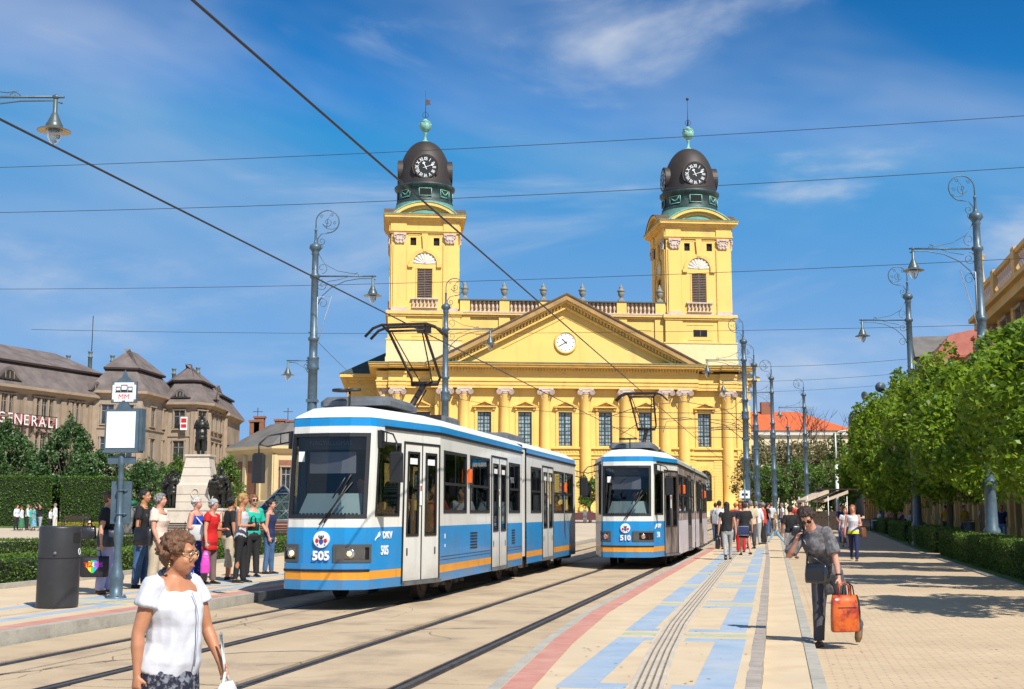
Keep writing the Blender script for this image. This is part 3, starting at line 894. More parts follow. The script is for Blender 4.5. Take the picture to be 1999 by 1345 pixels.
# pediment clock
b = CB(); b.tube([(1.42 * math.cos(t * math.pi / 18), -.85, 24.2 + 1.42 * math.sin(t * math.pi / 18)) for t in range(36)], .17, 8, closed=True)
pcl = b.build('pediment_clock', [Y2], church)
b = CB(); b.tube([(0, -.9, 24.2), (0, -.76, 24.2)], 1.28, 40, smooth=False); b.build('dial', [WNUM], pcl)
b = CB()
for k in range(12):
    a = R(90 - 30 * k); d = Vector((math.cos(a), 0, math.sin(a))); p = Vector((0, -.925, 24.2))
    b.tube([p + d * 1.0, p + d * 1.18], .035, 4)
b.build('hour_marks', [BLK], pcl)
for ang, ln in ((-120 + 0, 1.0), (-35, .7)):
    b = CB(); a = R(90 + ang) if ang > -100 else R(210); a = R(210) if ln == 1.0 else R(135)
    p = Vector((0, -.95, 24.2)); d = Vector((math.cos(a), 0, math.sin(a)))
    b.tube([p - d * .25, p + d * ln], .045, 4); b.build('hand', [BLK], pcl)

# upper storey between the towers with balustrade
b = CB(); b.box(-14.4, 14.4, 1.6, 3.1, 21.0, 27.9)
for s in (2.7, 8.1, 13.5):
    for sg in (-1, 1): b.box(sg * s - .75, sg * s + .75, 1.35, 1.598, 21.3, 27.9)
for s in (5.4, 10.8, -5.4, -10.8):
    b.box(s - 1.5, s + 1.5, 1.54, 1.598, 26.4, 26.47); b.box(s - 1.2, s + 1.2, 1.54, 1.598, 25.5, 25.57)
b.build('upper_wall', [Y1], church)
b = CB()
b.box(-14.4, 14.4, 1.25, 3.0, 27.902, 28.15); b.box(-14.4, 14.4, 1.05, 3.0, 28.152, 28.4)
b.box(-14.4, 14.4, 1.95, 2.05, 28.63, 30.1)
b.build('upper_cornice', [Y2], church)
b = CB(); b.box(-14.4, 14.4, 1.0, 3.0, 28.402, 28.62); b.build('parapet_base', [PINK], church)
for s in (2.7, 8.1, 13.5):
    for sg in (-1, 1):
        b = CB(); b.box(sg * s - .68, sg * s + .68, 1.15, 2.0, 28.622, 30.1); b.build('pedestal', [Y1], church)
b = CB(); b.box(-14.4, 14.4, 1.1, 2.05, 30.102, 30.28); b.build('hand_rail', [mat('dark lead capping', (0.08, 0.09, 0.075), .6)], church)
b = MB(); b.lathe([(.17, 0), (.17, .12), (.09, .2), (.08, .3), (.2, .65), (.2, .8), (.09, 1.1), (.1, 1.2), (.17, 1.28), (.17, 1.45)], 8)
me_bal = b.mesh('baluster', [PINK])
for k in range(5):
    x0 = -13.5 + 5.4 * k + .68; w = 5.4 - 1.36
    for i in range(7):
        inst('baluster', me_bal, church, (x0 + w * (i + .5) / 7, 1.55, 28.63 - CH0))
b = MB(); b.box(-.42, .42, -.42, .42, 0, .22)
b.lathe([(.36, .22), (.36, .34), (.16, .5), (.2, .62), (.42, .95), (.46, 1.25), (.42, 1.4), (.62, 1.5), (.3, 1.72), (.26, 1.95), (.3, 2.02), (.1, 2.2), (.12, 2.35), (.02, 2.48)], 14)
me_urn = b.mesh('urn', [URN])
for s in (2.7, 8.1, 13.5):
    for sg in (-1, 1): inst('urn', me_urn, church, (sg * s, 1.55, 30.29 - CH0))

# towers
def Rz(a): return Matrix.Rotation(R(a), 4, 'Z')
HT = 4.55
def make_tower_face(t, X):
    """X maps tower local (face towards -y) to church local"""
    def C(): return CB(X)
    b = C()
    holes_wall(b, -HT + .0, HT, 28.4, 40.2, [(-1.0, 1.0, 30.3, 34.35), (-1.98, -1.18, 37.6, 38.7), (1.18, 1.98, 37.6, 38.7)], -HT, .35)
    for sg in (-1, 1):
        b.box(min(sg * 2.5, sg * 4.3), max(sg * 2.5, sg * 4.3), -HT - .18, -HT - .003, 28.9, 37.8)
        b.box(min(sg * 2.4, sg * 2.45), max(sg * 2.4, sg * 2.45), -HT - .06, -HT - .003, 30, 37.8)
    b.build('tower_wall', [Y1], t)
    for bx_ in ((-.98, .98, 30.3, 34.35), (-1.98, -1.18, 37.6, 38.7), (1.18, 1.98, 37.6, 38.7)):
        b = C(); b.box(bx_[0], bx_[1], -HT + .3, -HT + .34, bx_[2], bx_[3]); b.build('dark_opening', [VOID], t)
    b = C()
    for i in range(17):
        z = 30.36 + i * .235
        for a, c_ in ((-.98, -.05), (.05, .98)):
            b.add([(a, -HT + .02, z), (c_, -HT + .02, z), (c_, -HT + .22, z + .19), (a, -HT + .22, z + .19), (a, -HT + .02, z + .05), (c_, -HT + .02, z + .05), (c_, -HT + .22, z + .24), (a, -HT + .22, z + .24)],
                  [(0, 1, 5, 4), (4, 5, 6, 7), (0, 3, 2, 1)])
    b.box(-.05, .05, -HT - .0, -HT + .2, 30.3, 34.35)
    b.build('louvre', [LOUV], t, kind='stuff')
    b = C()   # arch over the louvre
    pa = arc(0, 35.0, 1.62, 0, 180, 20); pb = arc(0, 35.0, 2.12, 180, 0, 20)
    b.prism(pa + pb, -HT - .25, -HT - .003)
    b.prism([(-.25, 36.75), (.25, 36.75), (.42, 39.2), (-.42, 39.2)], -HT - .32, -HT - .253)
    for sg in (-1, 1):
        x0, x1 = sorted((sg * 1.62, sg * 2.3)); b.box(x0, x1, -HT - .32, -HT - .003, 34.55, 34.99)
        x0, x1 = sorted((sg * 1.05, sg * 1.2)); b.box(x0, x1, -HT - .08, -HT - .003, 30.3, 34.4)
        x0, x1 = sorted((sg * .6, sg * 2.3)); b.box(x0, x1, -HT - .05, -HT - .003, 39.0, 39.12)
    b.box(-1.2, 1.2, -HT - .10, -HT - .003, 34.4, 34.5)
    b.build('arch_moulding', [Y2], t)
    b = C()   # shell lunette
    for i in range(9):
        a0, a1 = 180 * i / 9 + 2, 180 * (i + 1) / 9 - 2; am = (a0 + a1) / 2
        p0, p1, pm = [(1.56 * math.cos(R(a)), 35.02 + 1.56 * math.sin(R(a))) for a in (a0, a1, am)]
        b.add([(0, -HT - .05, 35.05), (p0[0], -HT - .02, p0[1]), (pm[0] * 1.0, -HT - .16, pm[1]), (p1[0], -HT - .02, p1[1])], [(0, 1, 2), (0, 2, 3)])
        b.tube([(0, -HT - .05, 35.05), (p0[0], -HT - .03, p0[1])], .025, 4)
    b.build('shell_relief', [WHT], t)
    for sg in (-1, 1):   # composite capitals
        b = C(); cx = sg * 3.4
        b.prism([(cx - .62, 37.82), (cx + .62, 37.82), (cx + .8, 39.0), (cx - .8, 39.0)], -HT - .36, -HT - .185)
        b.box(cx - .86, cx + .86, -HT - .48, -HT - .185, 39.002, 39.22)
        for q in (-.62, .62): b.tube([(cx + q + .2 * math.cos(t_ * math.pi / 6), -HT - .42, 38.75 + .2 * math.sin(t_ * math.pi / 6)) for t_ in range(12)], .07, 5, closed=True)
        for q in (-.4, 0, .4):
            b.sphere((cx + q, -HT - .40, 38.35), .17, 8, 6, s=(1, .7, 1.2)); b.sphere((cx + q * 1.2, -HT - .38, 38.0), .14, 8, 6, s=(1, .7, 1.2))
        b.build('capital', [PINK], t)
    b = C()   # balconette
    b.box(-1.75, 1.75, -HT - .4, -HT - .003, 28.9, 29.02); b.box(-1.85, 1.85, -HT - .42, -HT - .003, 30.1, 30.28)
    bal = b.build('balconette', [PINK], t)
    M_ = T0 @ X
    for i in range(7):
        p = M_ @ Vector((-1.55 + 3.1 * i / 6, -HT - .22, 29.02)); inst('baluster', me_bal, bal, p, scale=(.8, .8, .74))
    b = C()
    for (z0, z1, o) in ((39.3, 39.5, .22), (39.502, 39.62, .35), (40.9, 41.1, .55), (41.102, 41.3, .75), (41.302, 41.62, .95), (41.622, 41.75, 1.05)):
        b.prism([(-HT - o, -HT - o), (HT + o, -HT - o), (0, 0)], z0, z1, axis='z')
    b.prism([(-HT - .12, -HT - .12), (HT + .12, -HT - .12), (0, 0)], 39.622, 40.898, axis='z')
    for sg in (-1, 1):
        x0, x1 = sorted((sg * 2.5, sg * 4.67)); b.box(x0, x1, -HT - .3, -HT - .123, 39.63, 40.89)
    b.build('tower_cornice', [Y2], t)
    b = C()   # segmental gable
    rad = (4.3 ** 2 + 1.7 ** 2) / (2 * 1.7); cz = 41.75 + 1.7 - rad; a_ = math.degrees(math.asin(4.3 / rad))
    o_ = arc(0, cz, rad, 90 + a_, 90 - a_, 20); i_ = arc(0, cz, rad - .42, 90 - a_ * .93, 90 + a_ * .93, 20)
    i_ = [(x, max(z, 41.752)) for x, z in i_]
    b.prism((o_ + i_)[::-1], -HT - 1.0, -HT - .2)
    b.prism([(x, z) for x, z in arc(0, cz, rad - .4, 90 - a_ * .93, 90 + a_ * .93, 20) if z > 41.76] + [(-4.0, 41.752), (4.0, 41.752)], -HT - .35, -HT + 1.5)
    o2 = [(x * .62, 41.8 + (z - 41.75) * .62) for x, z in o_]; i2 = [(x * .54, 41.8 + (z - 41.75) * .5) for x, z in o_]
    b.prism((o2 + i2[::-1])[::-1], -HT - .45, -HT - .352)
    b.build('gable', [Y2], t)
    b = C(); o3 = arc(0, cz, rad + .02, 90 + a_, 90 - a_, 20); o4 = arc(0, cz, rad + .14, 90 - a_, 90 + a_, 20)
    b.prism((o3 + o4)[::-1], -HT - 1.1, -3.0); b.build('gable_roof', [COP if X[0][0] > .9 else BROWN], t)

def clock_face(t, X):
    b = CB(X)
    b.tube([(0, -3.56, 47.25), (0, -3.2, 47.25), (0, -1.6, 47.1)], [1.62, 1.70, 1.75], 32)
    b.prism(arc(0, 47.25, 1.64, -35, 215, 24) + arc(0, 47.25, 1.80, 215, -35, 24), -3.68, -2.4)
    fr = b.build('clock', [DOME], t)
    b = CB(X); b.tube([(0, -3.67, 47.25), (0, -3.60, 47.25)], 1.5, 36, smooth=False)
    b.tube([(1.52 * math.cos(k * math.pi / 18), -3.67, 47.25 + 1.52 * math.sin(k * math.pi / 18)) for k in range(36)], .06, 5, closed=True, m=1)
    b.build('dial', [BLK, DOME], fr)
    M_ = T0 @ X
    for k in range(12):
        a = R(90 - 30 * k)
        p = M_ @ Vector((1.13 * math.cos(a), -3.69, 47.25 + 1.13 * math.sin(a)))
        o = text('numeral', RN[k], .66, WNUM, fr, ext=.01, sx=.62 if len(RN[k]) > 2 else .8, bold=.012)
        o.matrix_basis = Matrix.Translation(p) @ X.to_3x3().normalized().to_4x4() @ Matrix.Rotation(R(90), 4, 'X') @ Matrix.Rotation(a - R(90), 4, 'Z') @ Matrix.Diagonal((o.scale[0], 1, 1, 1))
    for a, ln, w in ((R(90 - 71), 1.25, .07), (R(90 + 25), .8, .11)):
        b = CB(X); d = Vector((math.cos(a), 0, math.sin(a))); n = Vector((-d.z, 0, d.x)); p = Vector((0, -3.73, 47.25))
        b.add([p - d * .35 - n * w * .4, p - d * .35 + n * w * .4, p + d * ln * .6 + n * w * .5, p + d * ln * .72 + n * w * 2, p + d * ln, p + d * ln * .72 - n * w * 2, p + d * ln * .6 - n * w * .5], [(0, 1, 2, 3, 4, 5, 6)])
        b.build('hand', [WNUM], fr)

for sg in (-1, 1):
    TX = Matrix.Translation((sg * 19.0, 1.2 + HT, 0))
    t = church
    b = CB(TX)
    b.box(-HT - .65, HT + .65, -HT - .5, HT, 21.33, 22.2); b.box(-HT - .55, HT + .55, -HT - .4, HT, 22.2, 24.5)
    b.build('tower_plinth', [PALE], t)
    b = CB(TX)
    b.box(-HT - .62, HT + .62, -HT - .48, HT, 24.502, 24.7)
    b.box(-HT - .25, HT + .25, -HT - .2, HT - .2, 24.702, 27.8)
    for q in (-1, 1):
        x0, x1 = sorted((q * 2.5, q * 4.9)); b.box(x0, x1, -HT - .36, -HT - .202, 24.702, 27.8)
    b.box(-1.9, 1.9, -HT - .26, -HT - .202, 27.1, 27.18); b.box(-1.7, 1.7, -HT - .26, -HT - .202, 25.0, 25.08)
    b.build('tower_stage', [Y1], t)
    b = CB(TX); b.box(-.96, .96, -HT - .23, -HT - .203, 25.5, 26.45); b.box(-.05, .05, -HT - .26, -HT - .232, 25.5, 26.45, 1); b.build('attic_window', [VOID, LOUV], t)
    b = CB(TX); b.box(-HT - .5, HT + .5, -HT - .5, HT, 27.802, 28.05); b.box(-HT - .65, HT + .65, -HT - .65, HT, 28.052, 28.4); b.build('stage_cornice', [Y2], t)
    b = CB(TX); b.box(-HT - .62, HT + .62, -HT - .62, HT, 28.402, 28.55)
    for q in (-1, 1):
        x0, x1 = sorted((q * 2.4, q * 4.5)); b.box(x0, x1, -HT - .5, -HT - .19, 28.552, 28.95)
    b.build('tower_base_course', [PINK], t)
    b = CB(TX); b.box(-HT + .6, HT - .6, -HT + .6, HT - .6, 28.4, 41.5); b.build('tower_core', [Y3], t)
    for a in (0, -90, 90):
        make_tower_face(t, TX @ Rz(a))
    b = CB(TX); b.box(-HT, HT, HT - .3, HT, 28.4, 41.2); b.build('tower_back_wall', [Y1], t)
    TX0 = TX
    b = CB(TX)
    b.prism([(-HT - 1.12, -HT - 1.12), (HT + 1.12, -HT - 1.12), (HT + 1.12, HT + 1.12), (-HT - 1.12, HT + 1.12)], 41.752, 41.85, axis='z')
    b.lathe([(5.4, 41.852), (4.9, 42.6), (4.35, 43.3), (4.1, 43.9), (4.05, 44.05)], 32)
    b.build('tower_roof', [mat('dull green copper skirt', (0.12, 0.27, 0.21), .65, var=.25, scale=1, stain=(1, (.05, .08, .07), .5, .7, .8))], t)
    TX = TX @ Matrix.Translation((0, 0, 1.5)) @ Matrix.Scale(1.035, 4) @ Matrix.Translation((0, 0, -1.5))
    b = CB(TX)
    b.lathe([(3.85, 42.5), (3.85, 43.0), (3.68, 43.1), (3.68, 44.5), (3.85, 44.6), (4.1, 44.9), (4.12, 45.15), (3.8, 45.25)], 40)
    dr = b.build('drum', [DCOP], t)
    b = CB(TX)
    for k in range(8):
        a = R(-90 + 45 * k); d = Vector((math.cos(a), math.sin(a), 0)); n = Vector((-d.y, d.x, 0)); u = Vector((0, 0, 1)); p = d * 3.72 + Vector((0, 0, 43.85))
        fw = .82
        for (q0, q1) in (((-1, -1), (1, -1)), ((1, -1), (1, 1)), ((1, 1), (-1, 1)), ((-1, 1), (-1, -1))):
            b.tube([p + n * q0[0] * fw + u * q0[1] * .5, p + n * q1[0] * fw + u * q1[1] * .5], .06, 4)
        if k % 2:
            b.tube([p + n * (-.6 + 1.2 * i / 8) + u * (.35 - .5 * math.sin(math.pi * i / 8)) for i in range(9)], .08, 5)
    b.build('drum_ornament', [COP], dr)
    b = CB(TX)
    for k in range(4):
        a = R(-90 + 90 * k); d = Vector((math.cos(a), math.sin(a), 0)); n = Vector((-d.y, d.x, 0)); u = Vector((0, 0, 1)); p = d * 3.70 + Vector((0, 0, 43.85))
        b.add([p - n * .75 - u * .45, p + n * .75 - u * .45, p + n * .75 + u * .45, p - n * .75 + u * .45], [(0, 1, 2, 3)])
    b.build('drum_opening', [VOID], dr)
    b = CB(TX)
    prof = []
    for i in range(19):
        th = i / 18 * math.pi / 2
        prof.append((max(.25, 3.72 * math.cos(th) ** .86), 45.25 + 6.55 * math.sin(th) ** 1.06))
    b.lathe(prof, 48)
    b.build('dome', [DOME], t)
    for a in (0, 90, -90, 180):
        clock_face(t, TX @ Rz(a))
    b = CB(TX)
    b.lathe([(.55, 51.7), (.4, 51.95), (.18, 52.1), (.17, 52.9), (.3, 53.05), (.15, 53.15), (.55, 53.4), (.78, 53.8), (.8, 54.2), (.6, 54.55), (.75, 54.65), (.4, 54.8), (.12, 55.1)], 16)
    for k in range(8):
        a = k * math.pi / 4; b.sphere((.72 * math.cos(a), .72 * math.sin(a), 54.3), .16, 6, 5)
    b.build('finial', [COP], t)
    b = CB(TX)
    b.cyl((0, 0, 55), (0, 0, 59.2), .06, 6, r2=.03)
    for k in range(4):
        a = k * math.pi / 2; b.tube([(.1 * math.cos(a), .1 * math.sin(a), 55.2), (.4 * math.cos(a), .4 * math.sin(a), 55.5), (.3 * math.cos(a), .3 * math.sin(a), 55.9), (.05, 0, 56.1)], .035, 4)
    if sg < 0: b.add([(0, 0, 57.0), (.75, 0.1, 57.2), (.5, .05, 57.5), (.75, .1, 57.8), (0, 0, 57.9), (0, .03, 57.9), (0, .03, 57.0)], [(0, 1, 2, 3, 4)])
    else: b.sphere((0, 0, 59.1), .22, 8, 6)
    b.build('weather_vane', [mat('rusty spike iron', (0.05, 0.03, 0.025), .6)], t)
# side wings
for sg in (-1, 1):
    b = CB(); x0, x1 = sorted((sg * 24.0, sg * 29.3)); b.box(x0, x1, 14, 44, .9, 21)
    b.build('wing_wall', [Y1], church)
    b = CB()
    for z0, z1, o in ((18, 19, .3), (19.002, 19.9, .2), (19.902, 20.3, .5), (20.302, 20.7, 1.0), (20.702, 21.2, 1.4)):
        b.box(min(sg * 23, sg * (29.3 + o)), max(sg * 23, sg * (29.3 + o)), 14 - o, 44 + o, z0, z1)
    b.build('wing_cornice', [Y2], church)
    b = CB()
    X0, X1 = sg * 30.8, sg * 23.0
    b.add([(X0, 12.5, 21.2), (X1, 12.5, 21.2), (X1, 45.5, 21.2), (X0, 45.5, 21.2), (X1, 15.5, 25.2), (X1, 40, 25.2)],
          [(0, 1, 4), (0, 4, 5, 3), (3, 5, 2), (1, 2, 5, 4), (0, 3, 2, 1)])
    b.build('wing_roof', [SLATE], church)
    inst('pilaster', me_pil, church, (sg * 29.0, 14.0, 0))
# ================================================================= TRAMS
T_WHITE = mat('cream white tram paint', (0.68, 0.67, 0.61), 0.32, c2=(0.74, 0.73, 0.67), scale=1.2, coat=0.4, stain=(2.2, (0.45, 0.43, 0.38), 0.55, 0.8, 0.35), streak=(5, (0.42, 0.38, 0.31), .55, .75, .45), dust=(.3, 1.1, (0.20, 0.15, 0.10), .55))
T_ROOF = mat('white tram roof paint', (0.76, 0.77, 0.78), 0.4, var=0.04, scale=1.5, stain=(1.6, (0.55, 0.55, 0.54), 0.5, 0.8, 0.5), streak=(4, (0.45, 0.43, 0.40), .55, .75, .5))
T_BLUE = mat('bright blue tram paint', (0.003, 0.235, 0.56), 0.32, c2=(0.006, 0.265, 0.60), scale=1.5, coat=0.25, stain=(1.2, (0.045, 0.17, 0.32), 0.48, 0.75, 0.55), streak=(5, (0.06, 0.16, 0.28), .55, .75, .5), dust=(.3, 1.1, (0.20, 0.15, 0.10), .55))
T_ORNG = mat('orange tram stripe paint', (0.80, 0.32, 0.02), 0.35, var=0.06, scale=2, coat=0.3, stain=(3, (0.4, 0.2, 0.06), 0.55, 0.8, 0.5), streak=(6, (0.35, 0.18, 0.07), .55, .75, .5))
T_BLK = mat('black window rubber', (0.015, 0.015, 0.016), 0.45, var=.1)
T_GREY = mat('dark grey headlight housing', (0.075, 0.075, 0.075), 0.45, var=.1)
T_UNDER = mat('dusty brown running gear', (0.045, 0.035, 0.028), 0.85, c2=(0.10, 0.075, 0.055), scale=5)
T_INT = mat('dark tram interior', (0.09, 0.085, 0.08), 0.8, var=.3)
T_FLOOR = mat('grey tram floor', (0.12, 0.12, 0.12), 0.8)
T_DASH = mat('pale blue grey dashboard', (0.38, 0.48, 0.50), 0.5, var=.06)
T_GLASS = glass('tram window glass', (0.58, 0.63, 0.62), 0.05)
T_GLASSF = glass('tram windscreen glass', (0.66, 0.70, 0.69), 0.035)
T_SEAT = mat('blue tram seat', (0.03, 0.06, 0.14), 0.7)
T_BLIND = mat('grey lilac sun blind', (0.22, 0.22, 0.27), 0.8, var=.05)
T_ORLAMP = mat('orange indicator lens', (0.75, 0.13, 0.02), 0.3)
T_CHROME = mat('headlight reflector', (0.75, 0.70, 0.60), 0.12, 0.9, var=.02)
T_LAMP = mat('warm headlight bulb', (1.0, 0.55, 0.18), 0.3, emit=3.0)
T_LENS = glass('headlight lens', (0.75, 0.75, 0.75), 0.15)
T_PANTO = mat('brown black pantograph steel', (0.035, 0.025, 0.02), 0.55, 0.4, var=.3, scale=6)
T_FOLD = mat('black folding bellows', (0.02, 0.02, 0.022), 0.8)
T_GALV = mat('galvanised roof box', (0.16, 0.17, 0.18), 0.5, 0.4, var=.25, scale=3)
T_WRAPA = mat('grey brown photographic side wrap', (0.10, 0.075, 0.06), 0.35, c2=(0.48, 0.40, 0.36), scale=2.6, lo=.38, hi=.62, stain=(1.3, (0.34, 0.13, 0.08), .52, .62, .75), stretch=(1, 1, .6))
T_WRAPB = mat('grey photographic door wrap', (0.09, 0.07, 0.06), 0.35, c2=(0.27, 0.21, 0.18), scale=4, lo=.4, hi=.6, stretch=(1, 1, .3))
T_WRAPC = mat('pale advertising panel', (0.50, 0.47, 0.50), 0.35, c2=(0.64, 0.60, 0.62), scale=2, stain=(3, (0.35, 0.12, 0.10), .6, .7, .6))
RED = mat('signal red', (0.55, 0.02, 0.02), .4)
SIGNW = mat('sign white', (0.78, 0.78, 0.78), .5, var=.03)
TL = 19.5
NOSE = [(-.70, .12), (-.64, .02), (-.34, -.085), (0, -.12), (.34, -.085), (.64, .02), (.70, .12)]
class Path:
    def __init__(self, pts, rake=0.0):
        self.p = [Vector(q) for q in pts]; self.rake = rake
        self.L = [0.0]
        for a, b_ in zip(self.p, self.p[1:]): self.L.append(self.L[-1] + (b_ - a).length)
    def at(self, t, z, off=0.0):
        t = min(max(t, 0), self.L[-1])
        for i in range(len(self.p) - 1):
            if t <= self.L[i + 1] + 1e-9: break
        a, b_ = self.p[i], self.p[i + 1]; d = (b_ - a); f = (t - self.L[i]) / d.length
        q = a + d * f; d.normalize(); n = Vector((d.y, -d.x))
        y = q.y
        yy = min(y, TL - y); rk = max(0.0, 1 - max(0, yy - .1) / 2.3)
        sh = rk * max(0, z - 1.2) * .11 - (rk ** 3) * (.07 if z < .721 else 0)
        q2 = q + n * off
        return (q2.x, q2.y + (sh if y < TL / 2 else -sh), z)
    def wall(self, b, t0, t1, zs, mats_, holes=(), off=0.0, maxstep=1.2):
        ts = {t0, t1}; zz_ = set(zs)
        for l in self.L:
            if t0 < l < t1: ts.add(l)
        for h in holes:
            ts.update((max(t0, min(t1, h[0])), max(t0, min(t1, h[1])))); zz_.update((h[2], h[3]))
        ts, zz_ = sorted(ts), sorted(zz_)
        for i in range(len(ts) - 1):
            for j in range(len(zz_) - 1):
                tm, zm = (ts[i] + ts[i + 1]) / 2, (zz_[j] + zz_[j + 1]) / 2
                if ts[i + 1] - ts[i] < 1e-5 or any(h[0] < tm < h[1] and h[2] < zm < h[3] for h in holes): continue
                k = max(q for q in range(len(zs) - 1) if zs[q] <= zm)
                b.add([self.at(ts[i], zz_[j], off), self.at(ts[i + 1], zz_[j], off), self.at(ts[i + 1], zz_[j + 1], off), self.at(ts[i], zz_[j + 1], off)], [(0, 1, 2, 3)], mats_[k])
        return b
    def ring(self, b, t0, t1, z0, z1, w=.045, out=.012, inn=-.03, m=0):
        """frame strips straddling an opening"""
        def strip(a0, a1, c0, c1):
            ts = sorted({a0, a1} | {l for l in self.L if a0 < l < a1})
            for i in range(len(ts) - 1):
                p = [self.at(ts[i], c0, out), self.at(ts[i + 1], c0, out), self.at(ts[i + 1], c1, out), self.at(ts[i], c1, out)]
                q = [self.at(ts[i], c0, inn), self.at(ts[i + 1], c0, inn), self.at(ts[i + 1], c1, inn), self.at(ts[i], c1, inn)]
                b.add(p + q, [(0, 1, 2, 3), (0, 4, 5, 1), (1, 5, 6, 2), (2, 6, 7, 3), (3, 7, 4, 0)], m)
        strip(t0 - .01, t1 + .01, z0 - .01, z0 + w); strip(t0 - .01, t1 + .01, z1 - w, z1 + .01)
        strip(t0 - .01, t0 + w, z0 + w, z1 - w); strip(t1 - w, t1 + .01, z0 + w, z1 - w)
        return b

def make_tram(label, number, loc, wrap=False, lights=True):
    t = thing('articulated_tram', label, 'tram', loc, -TA)
    MAT = [T_BLUE, T_ORNG, T_WHITE, T_BLK, T_WRAPA, T_WRAPB, T_WRAPC]
    ZS = [.32, .47, .60, .72, .722, 1.27, 2.86, 3.0]
    CM = [0, 1, 0, 0, 0, 2, 0]
    WM = [6, 6, 6, 6, 6, 4, 2]
    flip = lambda pts: [(-x, y) for x, y in reversed(pts)]
    def side_mats(first): return CM if not wrap or first else WM
    front = Path(NOSE)
    rear = Path([(-x, TL - y) for x, y in NOSE])
    # right taper (front): from nose corner to full width
    R1 = Path([(.70, .12), (1.18, 2.4)]); R2 = Path([(1.18, 2.4), (1.18, 9.5)]); R3 = Path([(1.18, 9.98), (1.18, 17.1)]); R4 = Path([(1.18, 17.1), (.70, TL - .12)])
    L4 = Path([(-.70, TL - .12), (-1.18, 17.1)]); L3 = Path([(-1.18, 17.1), (-1.18, 9.98)]); L2 = Path([(-1.18, 9.5), (-1.18, 2.4)]); L1 = Path([(-1.18, 2.4), (-.70, .12)])
    WZ0, WZ1 = 1.50, 2.58
    DZ0, DZ1 = .36, 2.66
    tl = R1.L[-1]
    def cab(path, fwd):
        # t measured from the nose corner (fwd) or towards it
        f = (lambda a, c_: (a, c_)) if fwd else (lambda a, c_: (tl - c_, tl - a))
        return f
    # body shells
    def shell(name, path, holes, m): return path.wall(MB(), 0, path.L[-1], ZS, m, holes).build(name, MAT, t)
    bodyn = 'side_panel'
    wsh = (.12, front.L[-1] - .12, 1.42, 2.74)
    for pth in (front, rear):
        b = MB(); pth.wall(b, 0, pth.L[-1], ZS, CM, [wsh]); b.build('nose_panel', MAT, t)
        b = MB(); pth.ring(b, *wsh, w=.05); b.build('windscreen_frame', [T_BLK], t)
        b = MB(); pth.wall(b, wsh[0], wsh[1], [wsh[2], 2.2, wsh[3]], [0, 0], (), -.02); b.build('windscreen', [T_GLASSF], t)
        b = MB(); pth.ring(b, 0, pth.L[-1], .604, .62, w=.005, out=.012, inn=.0); b.build('bumper_seam', [T_BLK], t)
    doorh = lambda a, c_: (a, c_, DZ0, DZ1)
    wd = lambda a, c_: (a, c_, WZ0, WZ1)
    cabw, cabd = (.10, .86), (.98, 2.30)
    winR2 = [(.24, 1.86), (2.14, 3.77), (5.64, 6.8)]; dR2 = (3.95, 5.43)
    winR3 = [(.52, 1.82), (3.62, 5.17), (5.32, 6.72)]; dR3 = (1.98, 3.5)
    def do_section(path, wins, doors, m, slant=None):
        holes = [wd(*w) for w in wins] + [doorh(*d) for d in doors]
        if slant: holes.append((slant[0], slant[1], 1.45, 2.62))
        path.wall(MB(), 0, path.L[-1], ZS, m, holes).build('side_panel', MAT, t)
        for w in wins:
            fr = path.ring(MB(), w[0], w[1], WZ0, WZ1).build('window', [T_BLK], t)
            path.wall(MB(), w[0], w[1], [WZ0, WZ1], [0], (), -.02).build('pane', [T_GLASS], fr)
            if w[1] - w[0] > .8:
                b = MB(); path.wall(b, w[0] + .04, w[1] - .04, [1.98, 2.03], [0], (), .004); path.wall(b, (w[0] + w[1]) / 2 - .02, (w[0] + w[1]) / 2 + .02, [2.03, WZ1 - .04], [0], (), .004)
                b.build('vent_bar', [T_BLK], fr)
        for d in doors:
            mid = (d[0] + d[1]) / 2; dmat = T_WRAPB if (wrap) else T_WHITE
            path.ring(MB(), d[0], d[1], DZ0, DZ1, w=.03, out=.014).build('door_frame', [T_BLK], t)
            for a, c_ in ((d[0] + .03, mid - .015), (mid + .015, d[1] - .03)):
                w_ = (c_ - a); g0, g1 = a + w_ * .18, c_ - w_ * .16
                lf = path.wall(MB(), a, c_, [DZ0 + .02, DZ1 - .03], [0], [(g0, g1, 1.12, 2.50)], .004).build('door_leaf', [dmat], t)
                path.ring(MB(), g0, g1, 1.12, 2.50, w=.03, out=.018, inn=-.01).build('door_window_frame', [T_BLK], lf)
                path.wall(MB(), g0, g1, [1.12, 2.50], [0], (), -.004).build('door_pane', [T_GLASS], lf)
                if not wrap:
                    x = a + w_ * .22 if a == d[0] + .03 else c_ - w_ * .22
                    path.wall(MB(), x - .02, x + .02, [.80, .92], [0], (), .012).build('door_handle', [T_BLK], lf)
                    path.wall(MB(), g0 + .08, g1 - .06, [2.30, 2.40], [0], (), .004).build('sticker', [SIGNW], lf)
            path.wall(MB(), mid - .016, mid + .016, [DZ0, DZ1], [0], (), .008).build('door_seal', [T_BLK], t)
            path.ring(MB(), d[0] + .02, d[1] - .02, .33, .37, w=.02, out=.06, inn=-.2).build('door_step', [T_GALV], t)
            # no entry sticker on the leaf edge
            b = MB(); path.wall(b, mid - .10, mid - .02, [1.62, 1.98], [0], (), .02); 
            c_ = path.at(mid - .06, 1.90, .024)
            b.build('notice_sticker', [SIGNW], t)
            b = MB(); path.wall(b, mid - .085, mid - .035, [1.86, 1.95], [0], (), .024); b.build('no_entry_mark', [RED], t)
